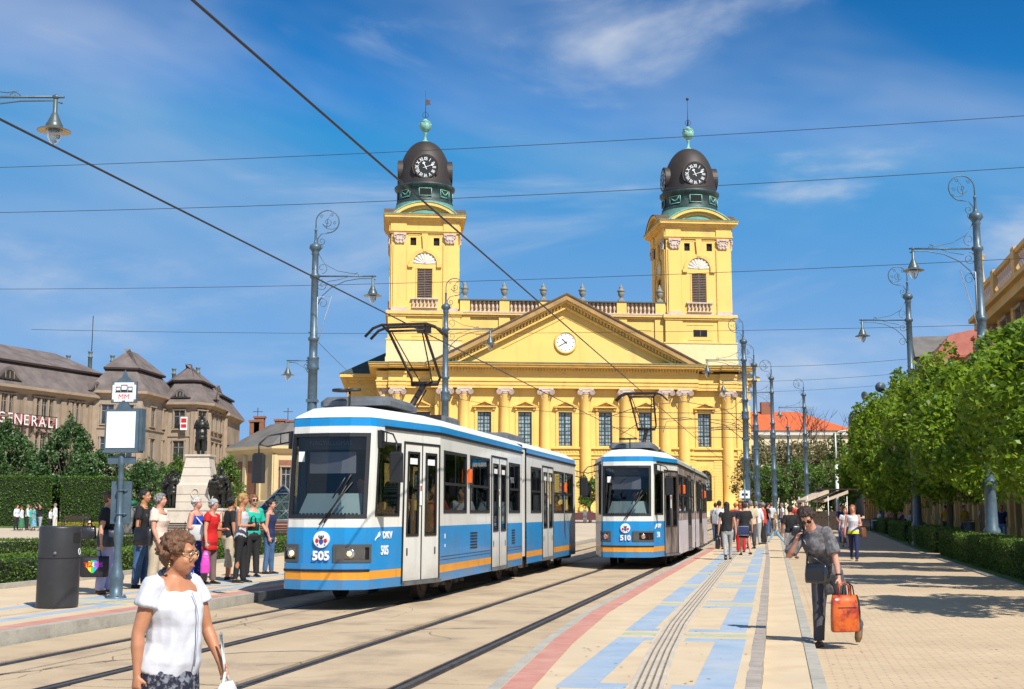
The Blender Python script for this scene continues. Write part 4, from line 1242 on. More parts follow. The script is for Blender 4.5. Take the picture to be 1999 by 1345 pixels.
        if slant:
            a, c_ = slant
            b = MB(); path.ring(b, a, c_, 1.45, 2.62, w=.035); fr = b.build('cab_window', [T_BLK], t)
            path.wall(MB(), a, c_, [1.45, 2.62], [0], (), -.02).build('pane', [T_GLASS], fr)
    do_section(R1, [], [cabd], CM, slant=cabw)
    do_section(R2, winR2, [dR2], side_mats(False)); do_section(R3, winR3, [dR3], side_mats(False))
    do_section(R4, [], [], CM, slant=(tl - .86, tl - .10))
    rv = lambda ws, L_: [(L_ - c_, L_ - a) for a, c_ in ws]
    do_section(L1, [], [], CM, slant=(tl - .86, tl - .10)); do_section(L2, rv([(.24, 1.86), (2.14, 3.77), (4.0, 5.4), (5.64, 6.8)], 7.1), [], side_mats(False))
    do_section(L3, rv([(.52, 1.82), (2.05, 3.4), (3.62, 5.17), (5.32, 6.72)], 7.12), [], side_mats(False)); do_section(L4, [], [], CM, slant=cabw)
    # gutter line and roof
    prof_r = [(.70, .12), (1.18, 2.4), (1.18, 9.5)]
    for (y0, y1, pts) in ((0, 1, None),):
        pass
    def roof(outline_front):
        # outline: list of plan points counterclockwise for one section
        b = MB()
        pts = outline_front
        n = len(pts)
        cx = 0; cy_ = sum(p[1] for p in pts) / n
        def ins(p, d, dn):
            y = p[1]; 
            x = p[0] * (1 - d / 1.18)
            if p[2] == 'f': y += dn
            if p[2] == 'r': y -= dn
            return (x, y)
        l0 = [(p[0], p[1] + (.19 if p[2] == 'f' else (-.19 if p[2] == 'r' else 0)), 3.0) for p in pts]
        l1 = [(*ins(p, .07, .22), 3.04) for p in pts]
        l2 = [(*ins(p, .32, .55), 3.185) for p in pts]
        l3 = [(*ins(p, .62, .85), 3.225) for p in pts]
        vs = l0 + l1 + l2 + l3
        fs = []
        for k in range(3):
            for i in range(n): fs.append((k * n + i, k * n + (i + 1) % n, (k + 1) * n + (i + 1) % n, (k + 1) * n + i))
        fs.append(tuple(3 * n + i for i in range(n)))
        b.add(vs, fs, 0)
        return b.build('roof', [T_ROOF], t)
    fpts = [(x, y, 'f') for x, y in NOSE] + [(1.18, 2.4, 'm'), (1.18, 9.5, 'm'), (-1.18, 9.5, 'm'), (-1.18, 2.4, 'm')]
    roof(fpts)
    roof([(-p[0], TL - p[1], 'r' if p[2] == 'f' else 'm') for p in fpts])
    for pth, a, c_ in ((R2, 0, 7.1), (R3, 0, 7.12), (L2, 0, 7.1), (L3, 0, 7.12)):
        pth.ring(MB(), a + .01, c_ - .01, 2.845, 2.875, w=.01, out=.03, inn=.0).build('gutter', [T_BLK], t)
    for pth in (R1, L1, R4, L4):
        a, c_ = (0.3, tl) if pth in (R1, L4) else (0, tl - .3)
        pth.ring(MB(), a, c_ - .01, 2.845, 2.875, w=.01, out=.03, inn=.0).build('gutter', [T_BLK], t)
    # joint bellows
    b = MB()
    for i in range(8):
        y0 = 9.5 + .06 * i; w = 1.08 if i % 2 else 1.0; h = 3.08 if i % 2 else 3.0
        b.box(-w, w, y0, y0 + .058, .5, h)
    b.build('bellows', [T_FOLD], t)
    for sx in (-1, 1):
        b = MB(); x0, x1 = sorted((sx * 1.09, sx * 1.17)); b.box(x0, x1, 9.70, 9.86, .50, 2.95); b.build('joint_post', [T_WHITE], t)
    # skirts bottom, floor, ceiling, interior
    b = MB(); b.prism([(-.66, .2), (.66, .2), (1.12, 2.4), (1.12, 9.5), (-1.12, 9.5), (-1.12, 2.4)], .55, .62, axis='z')
    b.prism([(-1.12, 10), (1.12, 10), (1.12, 17.1), (.66, TL - .2), (-.66, TL - .2), (-1.12, 17.1)], .55, .62, axis='z'); b.build('floor', [T_FLOOR], t)
    b = MB(); b.prism([(-.6, .5), (.6, .5), (1.1, 2.5), (1.1, 9.5), (-1.1, 9.5), (-1.1, 2.5)], 2.70, 2.74, axis='z')
    b.prism([(-1.1, 10), (1.1, 10), (1.1, 17.0), (.6, TL - .5), (-.6, TL - .5), (-1.1, 17.0)], 2.70, 2.74, axis='z'); b.build('ceiling', [T_INT], t)
    b = MB(); b.box(-1.0, .15, 1.62, 1.66, .9, 2.7); b.box(-1.0, .15, TL - 1.66, TL - 1.62, .9, 2.7); b.build('cab_partition', [T_INT], t)
    b = MB(); b.box(-.60, .58, .16, .55, .95, 1.46)
    b.add([(-.52, .10, 1.44), (.54, .10, 1.44), (.50, .26, 1.80), (-.42, .26, 1.80), (-.55, .6, 1.44), (.55, .6, 1.44), (.5, .6, 1.76), (-.45, .6, 1.76)], [(0, 1, 2, 3), (3, 2, 6, 7), (1, 5, 6, 2), (4, 0, 3, 7)])
    b.build('dashboard', [T_DASH], t)
    b = MB()
    for i in range(16): b.box(-.5 + i * .063, -.465 + i * .063, .098, .11, 1.47, 1.49)
    b.build('dashboard_vents', [T_BLK], t)
    b = MB(); b.box(-.42, .36, .33, .34, 2.12, 2.46); b.build('sun_blind', [T_BLIND], t)
    b = MB(); b.box(-.6, .6, .28, .5, 2.50, 2.72); b.build('destination_box', [T_INT], t)
    text('destination', 'NAGYÁLLOMÁS', .10, T_BLIND, t, (-.05, .272, 2.60), (R(90), 0, 0), ext=.001)
    b = MB(); b.box(-.52, -.42, .10, .11, 2.30, 2.46); b.build('windscreen_card', [SIGNW], t)
    ms = MB(); ms.bbox(-.22, .22, -.2, .22, .38, .46, .03); ms.bbox(-.21, .21, .18, .25, .46, .95, .02); ms.box(-.03, .03, -.03, .03, 0, .38)
    me_seat = ms.mesh('seat', [T_SEAT])
    for y in (3.25, 4.1, 5.25, 6.0, 8.55, 11.2, 14.2, 15.0, 15.9, 16.7):
        for x in (.84, -.84): inst('seat', me_seat, t, (x, y + .1, .60))
    mp = MB(); mp.cyl((0, 0, .9), (0, 0, 2.7), .018, 6); me_pole = mp.mesh('grab_pole', [mat('pale steel grab pole', (.5, .5, .48), .3, .6)])
    for y, x in ((2.9, .5), (4.4, .55), (6.3, .5), (7.9, .5), (11.9, .5), (13.6, .5), (15.2, .55)):
        inst('grab_pole', me_pole, t, (x, y, 0)); inst('grab_pole', me_pole, t, (-x, y, 0))
    # wipers
    for k, (x0, x1) in enumerate(((.02, .36), (-.06, .46))):
        b = MB(); z0, z1 = 1.34 - .03 * k, 1.92 + .05 * k
        pa = Vector((x0, -.15, z0)); pb = Vector((x1, -.10, z1)); b.tube([pa, pb], .012, 5); 
        b.tube([pb + Vector((-.22, -.01, -.20)), pb + Vector((-.02, -.01, .12))], .012, 5); b.build('wiper', [T_BLK], t)
    # headlights
    for sx in (-1, 1):
        a, c_ = (.10, .42) if sx < 0 else (front.L[-1] - .60, front.L[-1] - .02)
        if sx < 0: a, c_ = .02, .34
        b = MB(); front.ring(b, a, c_, .74, 1.0, w=.035, out=.03, inn=-.02); fr = b.build('headlight', [T_GREY], t)
        front.wall(MB(), a, c_, [.76, .98], [0], (), .002).build('reflector_box', [T_GREY], fr)
        tm = (a + c_) / 2 - (.04 * sx)
        p = Vector(front.at(tm, .87, .0)); b = MB(); b.sphere(tuple(p), .085, 14, 8, s=(1, .35, 1)); b.build('reflector', [T_CHROME], fr)
        b = MB(); b.sphere((p.x, p.y - .03, p.z), .038 if lights else .03, 10, 6, s=(1, .6, 1)); b.build('bulb', [T_LAMP if lights else T_ORLAMP], fr)
        q = Vector(front.at(tm + .14 * sx, .87, .0)); b = MB(); b.box(q.x - .045, q.x + .045, q.y - .01, q.y + .01, .80, .94)
        b.build('tail_lens', [mat('dark red lens', (.22, .02, .02), .2) if not lights else T_INT], fr)
        front.wall(MB(), a + .03, c_ - .03, [.775, .965], [0], (), .022).build('lens', [T_LENS], fr)
    # crest, numbers, operator mark
    b = MB(); c0 = (-.02, -.14, 1.085); b.tube([(c0[0], -.148, c0[2]), (c0[0], -.10, c0[2])], .128, 28, smooth=False); cr = b.build('crest_disc', [SIGNW], t)
    cb = mat('crest blue', (.03, .09, .35), .5); cg = mat('crest black', (.03, .03, .03), .5)
    b = MB(); y = -.152
    sh = [(-.035, -.005), (.035, -.005), (.035, -.05), (0, -.085), (-.035, -.05)]
    b.add([(c0[0] + x, y, c0[2] + z) for x, z in sh], [(0, 4, 3, 2, 1)], 0)
    for sg in (-1, 1):
        b.add([(c0[0] + sg * x, y, c0[2] + z) for x, z in [(.04, .0), (.085, .02), (.10, -.03), (.07, -.06), (.045, -.04)]], [(0, 1, 2, 3, 4) if sg < 0 else (4, 3, 2, 1, 0)], 1)
        b.add([(c0[0] + sg * x, y - .001, c0[2] + z) for x, z in [(.015, .0), (.05, .045), (.03, .075), (.02, .03)]], [(0, 1, 2, 3) if sg < 0 else (3, 2, 1, 0)], 2)
        b.add([(c0[0] + sg * x, y - .001, c0[2] + z) for x, z in [(.05, -.07), (.08, -.08), (.045, -.10)]], [(0, 1, 2) if sg < 0 else (2, 1, 0)], 0)
    b.add([(c0[0] + x, y, c0[2] + z) for x, z in [(-.02, .0), (.02, .0), (.012, .06), (-.012, .06)]], [(0, 1, 2, 3)], 2)
    b.build('coat_of_arms', [cb, RED, cg], cr)
    text('fleet_number', number, .19, SIGNW, t, (-.02, -.145, .83), (R(90), 0, 0), bold=.008)
    ang = math.atan2(2.28, .48)
    q = Vector(R1.at(.42, .90, .008)); text('side_number', number, .20, SIGNW, t, q, (R(90), 0, ang), bold=.006, sx=.8)
    q = Vector(R1.at(.50, 1.14, .008)); text('operator_mark', 'DKV', .15, SIGNW, t, q, (R(90), R(0), ang), bold=.006)
    b = MB()
    for k in range(3):
        pts = [Vector(R1.at(.30 - .10 * math.sin(q_) * (1 - .2 * k) + .16 * math.cos(q_) * (q_ > 1.6), 1.13 + (.075 - .02 * k) * math.cos(q_), .010)) for q_ in [.35 + i * .33 for i in range(9)]]
        b.tube(pts, [.004 + .008 * math.sin(math.pi * i / 8) for i in range(9)], 4)
    b.build('operator_swoosh', [SIGNW], t)
    # mirrors
    for (pth, tt, sx, hh) in ((R1, .12, 1, 0), (L1, tl - .12, -1, 0), (R4, tl - .12, 1, 1), (L4, .12, -1, 1)):
        p = Vector(pth.at(tt, 2.72, .02)); dy_ = -1 if not hh else 1
        b = MB()
        b.box(p.x - .05, p.x + .05, p.y - .06, p.y + .06, 2.52, 2.80)
        e1 = p + Vector((sx * .30, dy_ * .48 if 0 else dy_ * .30, -.12)); e2 = e1 + Vector((sx * .10, dy_ * .12, -.02))
        b.tube([p + Vector((0, 0, .08)), e1 + Vector((0, 0, .12)), e2], .014, 5); b.tube([p + Vector((0, 0, -.08)), e1 + Vector((0, 0, -.05)), e2], .014, 5)
        b.tube([p.lerp(e1, .5) + Vector((0, 0, .1)), p.lerp(e1, .5) + Vector((0, 0, -.065))], .01, 4)
        b.tube([e2, e2 + Vector((0, 0, -.18))], .014, 5)
        arm = b.build('mirror_arm', [T_BLK], t)
        b = MB(); c_ = e2 + Vector((0, 0, -.38)); b.bbox(-.11, .11, -.045, .045, -.24, .24, .035)
        m_ = b.build('mirror', [T_BLK], arm, c_)
    # orange indicators
    for pth, tt in ((R2, 2.0), (R3, 5.25), (L2, 5.1), (L3, 1.9)):
        b = MB(); q = pth.at(tt, 1.9, .03); b.bbox(q[0] - .04, q[0] + .04, q[1] - .07, q[1] + .07, 2.06, 2.32, .02); b.build('side_indicator', [T_ORLAMP], t)
    if not wrap:
        for y0, n in ((4.6, 5), (8.35, 3)):
            b = MB()
            for i in range(n):
                for j in range(6): b.box(1.181, 1.190, y0 + i * .11, y0 + .08 + i * .11, .82 + j * .055, .85 + j * .055)
            b.build('vent_louvres', [T_BLK], t, kind='stuff')
        b = MB(); b.box(1.181, 1.186, 2.72, 2.77, 1.05, 1.13); b.box(1.181, 1.186, 2.73, 2.77, .90, .95); b.build('small_sticker', [SIGNW], t)
        for z in (.68, .735):
            b = MB(); b.box(1.181, 1.185, 2.45, 6.3, z, z + .008); b.box(1.181, 1.185, 7.9, 9.4, z, z + .008); b.build('panel_seam', [T_BLK], t)
    # roof kit
    b = MB(); b.bbox(-.62, .62, 1.2, 2.9, 3.28, 3.44, .08); b.build('roof_box', [T_GALV], t); b = MB(); b.bbox(-.5, .5, 5.2, 6.4, 3.28, 3.42, .05); b.build('roof_box', [T_GALV], t)
    b = MB(); b.bbox(-.5, .5, 11.0, 13.0, 3.28, 3.45, .06); b.build('roof_box', [T_GALV], t)
    b = MB(); b.cyl((0, .98, 3.26), (0, .98, 3.52), .02, 6); b.tube([(-.2, .95, 3.52), (.2, .95, 3.52)], .03, 6); b.cyl((-.15, 1.0, 3.5), (-.15, 1.0, 3.54), .16, 12); b.build('antenna', [T_BLK], t)
    # pantograph (single arm)
    pg = MB(); PY = 4.4
    pg.box(-.5, .5, PY - .35, PY - .28, 3.30, 3.40); pg.box(-.5, .5, PY + .45, PY + .52, 3.30, 3.40); pg.box(-.05, .05, PY - .35, PY + .5, 3.32, 3.40)
    p_ = pg.build('pantograph', [T_PANTO], t)
    b = MB(); knee = Vector((0, PY + 1.05, 4.08)); base = Vector((0, PY - .1, 3.42)); b.tube([base, knee], .06, 8); b.tube([base + Vector((0, .35, -.02)), knee + Vector((0, .1, -.12))], .018, 5)
    b.tube([knee + Vector((-.28, 0, 0)), knee + Vector((.28, 0, 0))], .05, 8)
    for sx in (-1, 1):
        b.tube([knee + Vector((sx * .27, 0, 0)), knee + Vector((sx * .30, .08, .12)), (sx * .36, PY - .25, 4.98)], .028, 6)
        b.tube([(sx * .30, PY - .2, 4.96), knee + Vector((sx * .12, .15, .02))], .014, 4)
    b.tube([(-.36, PY - .25, 4.98), (.36, PY - .25, 4.98)], .025, 6)
    b.build('lower_and_upper_arms', [T_PANTO], p_)
    for dy_ in (-.42, -.08):
        b = MB(); yy = PY + dy_
        b.tube([(-.78, yy, 4.86), (-.62, yy, 5.02), (-.45, yy, 5.08), (.45, yy, 5.08), (.62, yy, 5.02), (.78, yy, 4.86)], .028, 6); b.build('contact_strip', [T_PANTO], p_)
    b = MB()
    for sx in (-1, 1): b.tube([(sx * .42, PY - .42, 5.06), (sx * .38, PY - .25, 4.98), (sx * .42, PY - .08, 5.06)], .022, 5)
    b.build('head_springs', [T_PANTO], p_)
    # running gear
    for yc in (3.6, 9.75, 15.9):
        b = MB(); b.box(-.98, -.86, yc - 1.25, yc + 1.25, .30, .46); b.box(.86, .98, yc - 1.25, yc + 1.25, .30, .46); b.box(-.86, .86, yc - .2, yc + .2, .3, .6)
        for dy_ in (-.9, -.45, .45, .9):
            for sx in (-1, 1): b.bbox(min(sx * .92, sx * 1.06), max(sx * .92, sx * 1.06), yc + dy_ - .1, yc + dy_ + .1, .22, .50, .03)
        bo = b.build('bogie', [T_UNDER], t)
        for dy_ in (-.9, .9):
            for sx in (-1, 1):
                b = MB(); b.tube([(sx * .64, yc + dy_, .335), (sx * .78, yc + dy_, .335)], .33, 20, smooth=False); b.tube([(sx * .78, yc + dy_, .335), (sx * .80, yc + dy_, .335)], .20, 16, smooth=False)
                b.build('wheel', [T_UNDER], bo)
    b = MB()
    for y0, y1 in ((.5, 2.1), (5.2, 7.9), (11.5, 14.2), (17.6, 19.0)): b.box(-.6 if y0 < 1 or y0 > 17 else -.95, .6 if y0 < 1 or y0 > 17 else .95, y0, y1, .30, .8)
    random.seed(4)
    for i in range(26):
        y = random.uniform(2.5, 17); x = random.choice((-1, 1)) * .95; b.box(x - .06, x + .06, y, y + random.uniform(.15, .5), random.uniform(.22, .3), .5)
    b.build('underframe_gear', [T_UNDER], t, kind='stuff')
    b = MB(); b.box(-.12, .12, -.10, .3, .30, .42); b.tube([(0, -.12, .36), (0, .2, .36)], .06, 8); b.build('coupler', [T_UNDER], t)
    return t
tram_a = make_tram('blue and white articulated tram marked 505 with lit headlights and open view of passengers', '505', UV(18.4, -6.92, 0))
tram_b = make_tram('blue fronted tram marked 510 with grey brown advertising on its side, further away', '510', UV(33.0, -3.95, 0), wrap=True, lights=False)
# ================================================================= LAMPS, WIRES
M_lampglass = glass('lamp glass', (0.80, 0.82, 0.80), 0.18)
M_lampin = mat('cream enamel shade underside', (0.55, 0.42, 0.26), .5, var=.1)
PROF = [(r_ * (1.2 if z_ > 2.55 else .88), z_) for r_, z_ in [(.33, 0), (.33, .12), (.27, .2), (.25, .75), (.29, .82), (.29, .95), (.22, 1.05), (.20, 2.2), (.25, 2.3), (.27, 2.42), (.22, 2.5), (.16, 2.62), (.155, 4.2), (.19, 4.26), (.19, 4.36), (.15, 4.42), (.14, 6.55), (.19, 6.6), (.17, 6.68), (.17, 6.95), (.19, 7.0), (.125, 7.06), (.125, 7.3)]]
PROF2 = [(r_ * 1.2, z_) for r_, z_ in [(.125, 7.3), (.125, 7.6), (.165, 7.64), (.165, 7.72), (.115, 7.78), (.105, 9.88), (.15, 9.93), (.15, 10.03), (.10, 10.08), (.095, 10.75), (.125, 10.8), (.10, 10.86), (.13, 10.92), (.19, 11.0), (.17, 11.12), (.06, 11.2), (.04, 11.3), (.035, 11.65), (.05, 11.68), (.02, 11.75)]]
def xz(pts, sx): return [(sx * x, 0, z) for x, z in pts]
b = MB(); b.lathe(PROF + PROF2[1:], 16); me_pole_ = b.mesh('pole', [M_steel])
def scroll_mesh(sx):
    b = MB(); r = .36; cx, cz = .42, 12.0      # big top scroll
    pts = [(0.0, 11.7)] + arc(cx * 1.0, cz, .42, 180, -90, 18)
    b.tube(xz(pts, sx), .022, 6)
    b.tube(xz([(.42, 11.58), (.2, 11.54), (.06, 11.35)] , sx), .016, 5)
    b.tube(xz(spiral((.22, 11.28), .17, .03, 120, 1.5), sx), .014, 5)
    b.tube(xz(spiral((.42, 11.98), .18, .03, 200, 1.4), sx), .013, 5)
    b.tube(xz([(.24, 11.9), (.4, 11.74), (.62, 11.72), (.78, 11.8)], sx), .012, 5)
    b.tube(xz([(.38, 11.75), (.42, 12.1), (.55, 12.3)], sx), .012, 5)
    for c_ in ((.58, 12.25), (.2, 12.2), (.68, 11.95)): b.tube(xz(spiral(c_, .07, .015, 30, 1.2, 10), sx), .01, 4)
    return b.mesh('top_scroll', [M_steel])
def arm_mesh(sx, L=2.1):
    b = MB(); z = 9.98
    b.tube(xz([(0, z), (L + .12, z)], sx), .03, 8)
    b.tube(xz([(.1, z + .85), (.35, z + .45), (.8, z + .2), (1.4, z + .09), (1.55, z + .14)], sx), .012, 5)
    b.tube(xz([(.12, z - 1.05), (.28, z - .72), (.6, z - .42), (1.1, z - .18), (1.6, z - .09), (L, z - .08), (L + .1, z - .14)], sx), .018, 5)
    b.tube(xz(spiral((.28, z - .33), .22, .03, 90, 1.6), sx), .013, 5); b.tube(xz(spiral((.26, z + .3), .2, .05, -90, 1.1), sx), .011, 5)
    b.tube(xz(spiral((.3, z - 1.0), .2, .04, 150, -1.2), sx), .011, 5)
    b.tube(xz([(.45, z - .2), (.9, z - .12), (1.2, z - .02)], sx), .011, 5)
    b.tube(xz(spiral((1.5, z + .02), .09, .02, 0, 1.2, 12), sx), .01, 4); b.tube(xz(spiral((.2, z + 1.1), .1, .02, 200, 1.2, 12), sx), .01, 4)
    b.sphere((sx * L, 0, z), .055, 8, 6)
    return b.mesh('lamp_arm', [M_steel])
b = MB(); b.lathe([(.02, -.04), (.045, -.06), (.045, -.34), (.06, -.36), (.085, -.42), (.13, -.52), (.145, -.56), (.17, -.60), (.17, -.64), (.19, -.66), (.33, -.72), (.335, -.73)], 20, caps=False)
me_hood = b.mesh('lamp_hood', [mat('lamp hood grey green', (0.10, 0.13, 0.13), .4, .3, var=.15)])
b = MB(); b.lathe([(.33, -.732), (.19, -.69), (.165, -.70)], 20, caps=False); me_under = b.mesh('shade_underside', [M_lampin])
b = MB(); b.lathe([(.155, -.69), (.155, -.76), (.13, -.86), (.075, -.97), (.02, -1.01)], 18, caps=False); me_bowl = b.mesh('glass_bowl', [M_lampglass])
b = MB(); b.sphere((0, 0, -.80), .05, 10, 8, s=(1, 1, 1.6)); me_bulb = b.mesh('bulb', [M_white])
me_scr = {1: scroll_mesh(1), -1: scroll_mesh(-1)}; me_arm = {1: arm_mesh(1), -1: arm_mesh(-1)}
def hang_lamp(parent, x, y, z, s=1.0):
    h = inst('lamp_shade', me_hood, parent, (x, y, z), scale=(s, s, s))
    inst('shade_underside', me_under, h); inst('glass_bowl', me_bowl, h); inst('bulb', me_bulb, h)
def lamp_post(label, x, y, side, rz=0, low=None, frame=None, brackets=True, scale=1.0, ax=1.0):
    t = thing('street_lamp', label, 'street lamp', (x, y, zg(y)), R(rz), 'iron scroll topped lamp posts along the square')
    t.scale = (scale, scale, scale)
    inst('pole', me_pole_, t); inst('top_scroll', me_scr[side], t); a = inst('lamp_arm', me_arm[side], t)
    a.scale = (ax, 1, 1); hang_lamp(t, side * 2.1 * ax, 0, 9.98)
    if low:
        b = MB(); z = 6.9; s = low
        b.tube([(0, 0, z), (s * .95, 0, z)], .022, 6); b.tube(xz([(.12, z - .5), (.3, z - .25), (.6, z - .08), (.9, z - .05)], s), .014, 5)
        b.tube(xz(spiral((.25, z - .18), .12, .02, 90, 1.4), s), .011, 5); b.build('low_arm', [M_steel], t)
        hang_lamp(t, s * .9, 0, z, .72)
    if frame:
        b = MB(); s = frame
        b.tube([(s * .12, -.05, 7.9), (s * .12, -.05, 9.2), (s * .62, -.05, 9.25), (s * .15, -.05, 7.5)], .018, 5); b.build('flag_holder', [M_white], t)
    if brackets:
        b = MB(); b.tube([(-.14, 0, 7.9), (-.14, -.3, 7.9)], .02, 5); b.box(-.2, .2, -.2, .2, 5.4, 5.5)
        for k in range(6):
            a_ = k * math.pi / 3; b.tube([(.13 * math.cos(a_), .13 * math.sin(a_), 3.3), (.32 * math.cos(a_), .32 * math.sin(a_), 3.42), (.27 * math.cos(a_), .27 * math.sin(a_), 3.62)], .025, 4)
        b.build('bracket_crown', [M_steel], t)
    return t
lamp_post('tall iron lamp post behind the nearer tram, lamps on both sides', -7.14, 43.8, 1, low=-1, frame=1)
lamp_post('iron lamp post rising over the roof of the nearer tram before the church', -3.13, 57.4, 1)
lamp_post('large iron lamp post rising out of the nearest plane tree crowns', 15.1, 39.1, -1, frame=-1)
lamp_post('second iron lamp post along the tree row, behind the large one', 17.8, 54.5, -1)
lamp_post('first iron lamp post of the four on the far platform, touching the church corner', 13.3, 70, -1, scale=1.0)
lamp_post('second iron lamp post on the far platform, just right of the church', 16.25, 82, -1)
lamp_post('third iron lamp post on the far platform beside the red jacket', 19.3, 91, -1)
lamp_post('fourth iron lamp post, before the orange roofed building', 25.0, 105, -1)
lamp_post('smaller distant iron lamp post between two taller ones', 30.5, 136, -1, scale=.92)
# lamp on a post that stands outside the frame at left
lamp_post('near lamp on a long arm entering at the upper left corner', -12.4, 24.4, 1, brackets=False, ax=1.43)

def wire(name, label, pts, r, m=M_wire, group=None, sag=0.0, n=12):
    out = []
    for a, c_ in zip(pts, pts[1:]):
        a, c_ = Vector(a), Vector(c_)
        for i in range(n + 1):
            f = i / n; p = a.lerp(c_, f); p.z -= sag * 4 * f * (1 - f); out.append(tuple(p))
    b = MB(); b.tube(out, r, 5)
    o = b.build(name, [m]); return tag(o, label, 'wire', group)
CW = 5.09
def wuv(u, v, z): p = UV(u, v, 0); return (p.x, p.y, z + 0)
wire('contact_wire', 'thick overhead contact wire reaching the pantograph of tram 505', [wuv(4.5, -6.92, CW), wuv(95, -6.92, CW + .3)], .013, sag=.05)
wire('contact_wire', 'overhead contact wire crossing the pediment down to tram 510', [wuv(2, -3.95, CW), wuv(110, -3.95, CW + .3)], .013, sag=.05)
G1 = 'thin span wires across the square'
def span(lab, a, c_, Y0, Y1, r=.012, sag=.3):
    p, q = P(a[0], a[1], Y0), P(c_[0], c_[1], Y1); d = q - p
    wire('span_wire', lab, [tuple(p - d * .25), tuple(q + d * .25)], r, sag=sag, n=20)
span('highest thin span wire crossing both dark domes', (0, 317), (1999, 214), 44, 36, .011, .35)
span('second span wire crossing the tower gables', (0, 402), (1999, 311), 44, 36, .011, .45)
span('third span wire passing the urns and right lamp arm', (0, 551), (1999, 487), 58, 44, .011, .6)
span('lowest left span wire behind the left lamp post', (380, 640), (1900, 625), 60, 52, .010, .4)
for i, (ya, yb_) in enumerate(((716, 695), (745, 722), (766, 742))):
    p, q = P(1440, ya, 70 + 8 * i), P(1830, yb_, 60 + 8 * i)
    wire('span_wire', ['upper', 'middle', 'lower'][i] + ' of three short span wires right of the church', [tuple(p), tuple(q)], .009, sag=.15)
wire('span_wire', 'slanting stay wire from the left lamp post down to the church corner', [(-7.0, 43.8, 7.6), tuple(P(745, 780, 60))], .009, sag=.1)
wire('span_wire', 'span wire at window height between the two middle lamp posts', [(-3.1, 57.4, 6.9), (2.5, 60, 6.35), (13.2, 70, 6.75)], .011, sag=.12)
# tension arms on the far platform posts (curved tram brackets)
for k, (px, py, Y, zz0) in enumerate(((13.3, 70, 70, 6.9), (13.3, 70, 70, 6.0), (16.25, 82, 82, 6.8), (19.3, 91, 91, 6.6))):
    b = MB(); z = zz0 + zg(Y); L = 9.0 - k
    b.tube([(px, py, z), (px - L, py - 1, z + .02)], .02, 5)
    b.tube([(px - .1, py, z - .6), (px - 1.2, py - .1, z + .25), (px - 3.5, py - .4, z + .65), (px - 6, py - .6, z + .4), (px - L * .9, py - .9, z - .35)], .02, 5)
    b.tube([(px - .1, py, z + .9), (px - .7, py, z + .3), (px - 2.0, py - .2, z + .05)], .014, 5)
    tag(b.build('wire_bracket', [M_wire]), ['upper', 'lower', 'third', 'hindmost'][k] + ' curved overhead wire bracket left of the far platform posts', 'wire bracket')

# ================================================================= STREET FURNITURE LEFT
def sheet_box(b, x0, x1, y0, y1, z0, z1, m=0): return b.box(x0, x1, y0, y1, z0, z1, m)
p0 = G(226, 1168, ZP)
st = thing('tram_stop_sign', 'grey iron tram stop post with blank white panel and small MM tram sign', 'tram stop sign', p0, R(-3))
b = MB(); b.lathe([(.19, 0), (.19, .03), (.115, .035), (.12, .3), (.135, .34), (.135, .38), (.105, .45), (.075, .62), (.065, .9), (.085, 1.02), (.085, 1.22), (.075, 1.24), (.07, 1.30), (.052, 1.32), (.05, 2.05), (.062, 2.08), (.05, 2.12), (.05, 2.28), (.075, 2.31), (.06, 2.36), (.05, 2.5)], 16); b.build('post', [M_steel], st)
for a_ in (0, 1.57, 3.14, 4.71):
    b = MB(); b.cyl((.155 * math.cos(a_ + .6), .155 * math.sin(a_ + .6), .03), (.155 * math.cos(a_ + .6), .155 * math.sin(a_ + .6), .06), .02, 6); b.build('anchor_bolt', [M_steel], st)
b = MB(); b.box(-.19, .19, .05, .09, 1.28, 2.02); b.build('back_panel', [M_steel], st)
for z in (1.45, 1.86):
    b = MB(); b.tube([(.065 * math.cos(k * math.pi / 5), .065 * math.sin(k * math.pi / 5), z) for k in range(10)], .014, 5, closed=True); b.tube([(0.05, 0, z), (.13, .03, z)], .012, 5); b.build('clamp', [M_steel], st)
b = MB(); b.box(-.26, .26, -.02, .03, 2.32, 2.45); b.build('cross_plate', [M_steel], st)
b = MB(); b.box(-.32, .32, -.08, .16, 2.55, 3.28); b.box(.14, .36, -.02, .20, 2.55, 3.30); b.box(-.34, .34, -.10, .18, 2.52, 2.56); cab = b.build('display_case', [M_steel], st)
b = MB(); b.box(-.285, .265, -.092, -.082, 2.60, 3.24); b.build('white_panel', [mat('blank white glossy panel', (.80, .81, .82), .25, var=.01, coat=.5, stain=(3.5, (.62, .63, .65), .52, .70, .7))], cab)
b = MB(); b.prism([(-.14, 3.28), (.14, 3.28), (.07, 3.40), (-.07, 3.40)], -.05, .05); b.box(-.03, .03, -.03, .03, 3.38, 3.44); b.build('neck', [M_steel], st)
b = MB(); b.box(-.245, .245, -.02, .02, 3.40, 3.78); b.prism([(-.16, 3.78), (.16, 3.78), (.05, 3.87), (0, 3.99), (-.05, 3.87)], -.015, .015); sg_ = b.build('small_sign', [M_steel], st)
b = MB(); b.box(-.225, .225, -.026, -.021, 3.42, 3.76); b.build('sign_face', [SIGNW], sg_)
for sx in (-1, 1):
    for z in (3.425, 3.725):
        b = MB(); b.box(min(sx * .19, sx * .235), max(sx * .19, sx * .235), -.032, -.027, z, z + .035); b.build('corner_plate', [T_GALV], sg_)
b = MB()
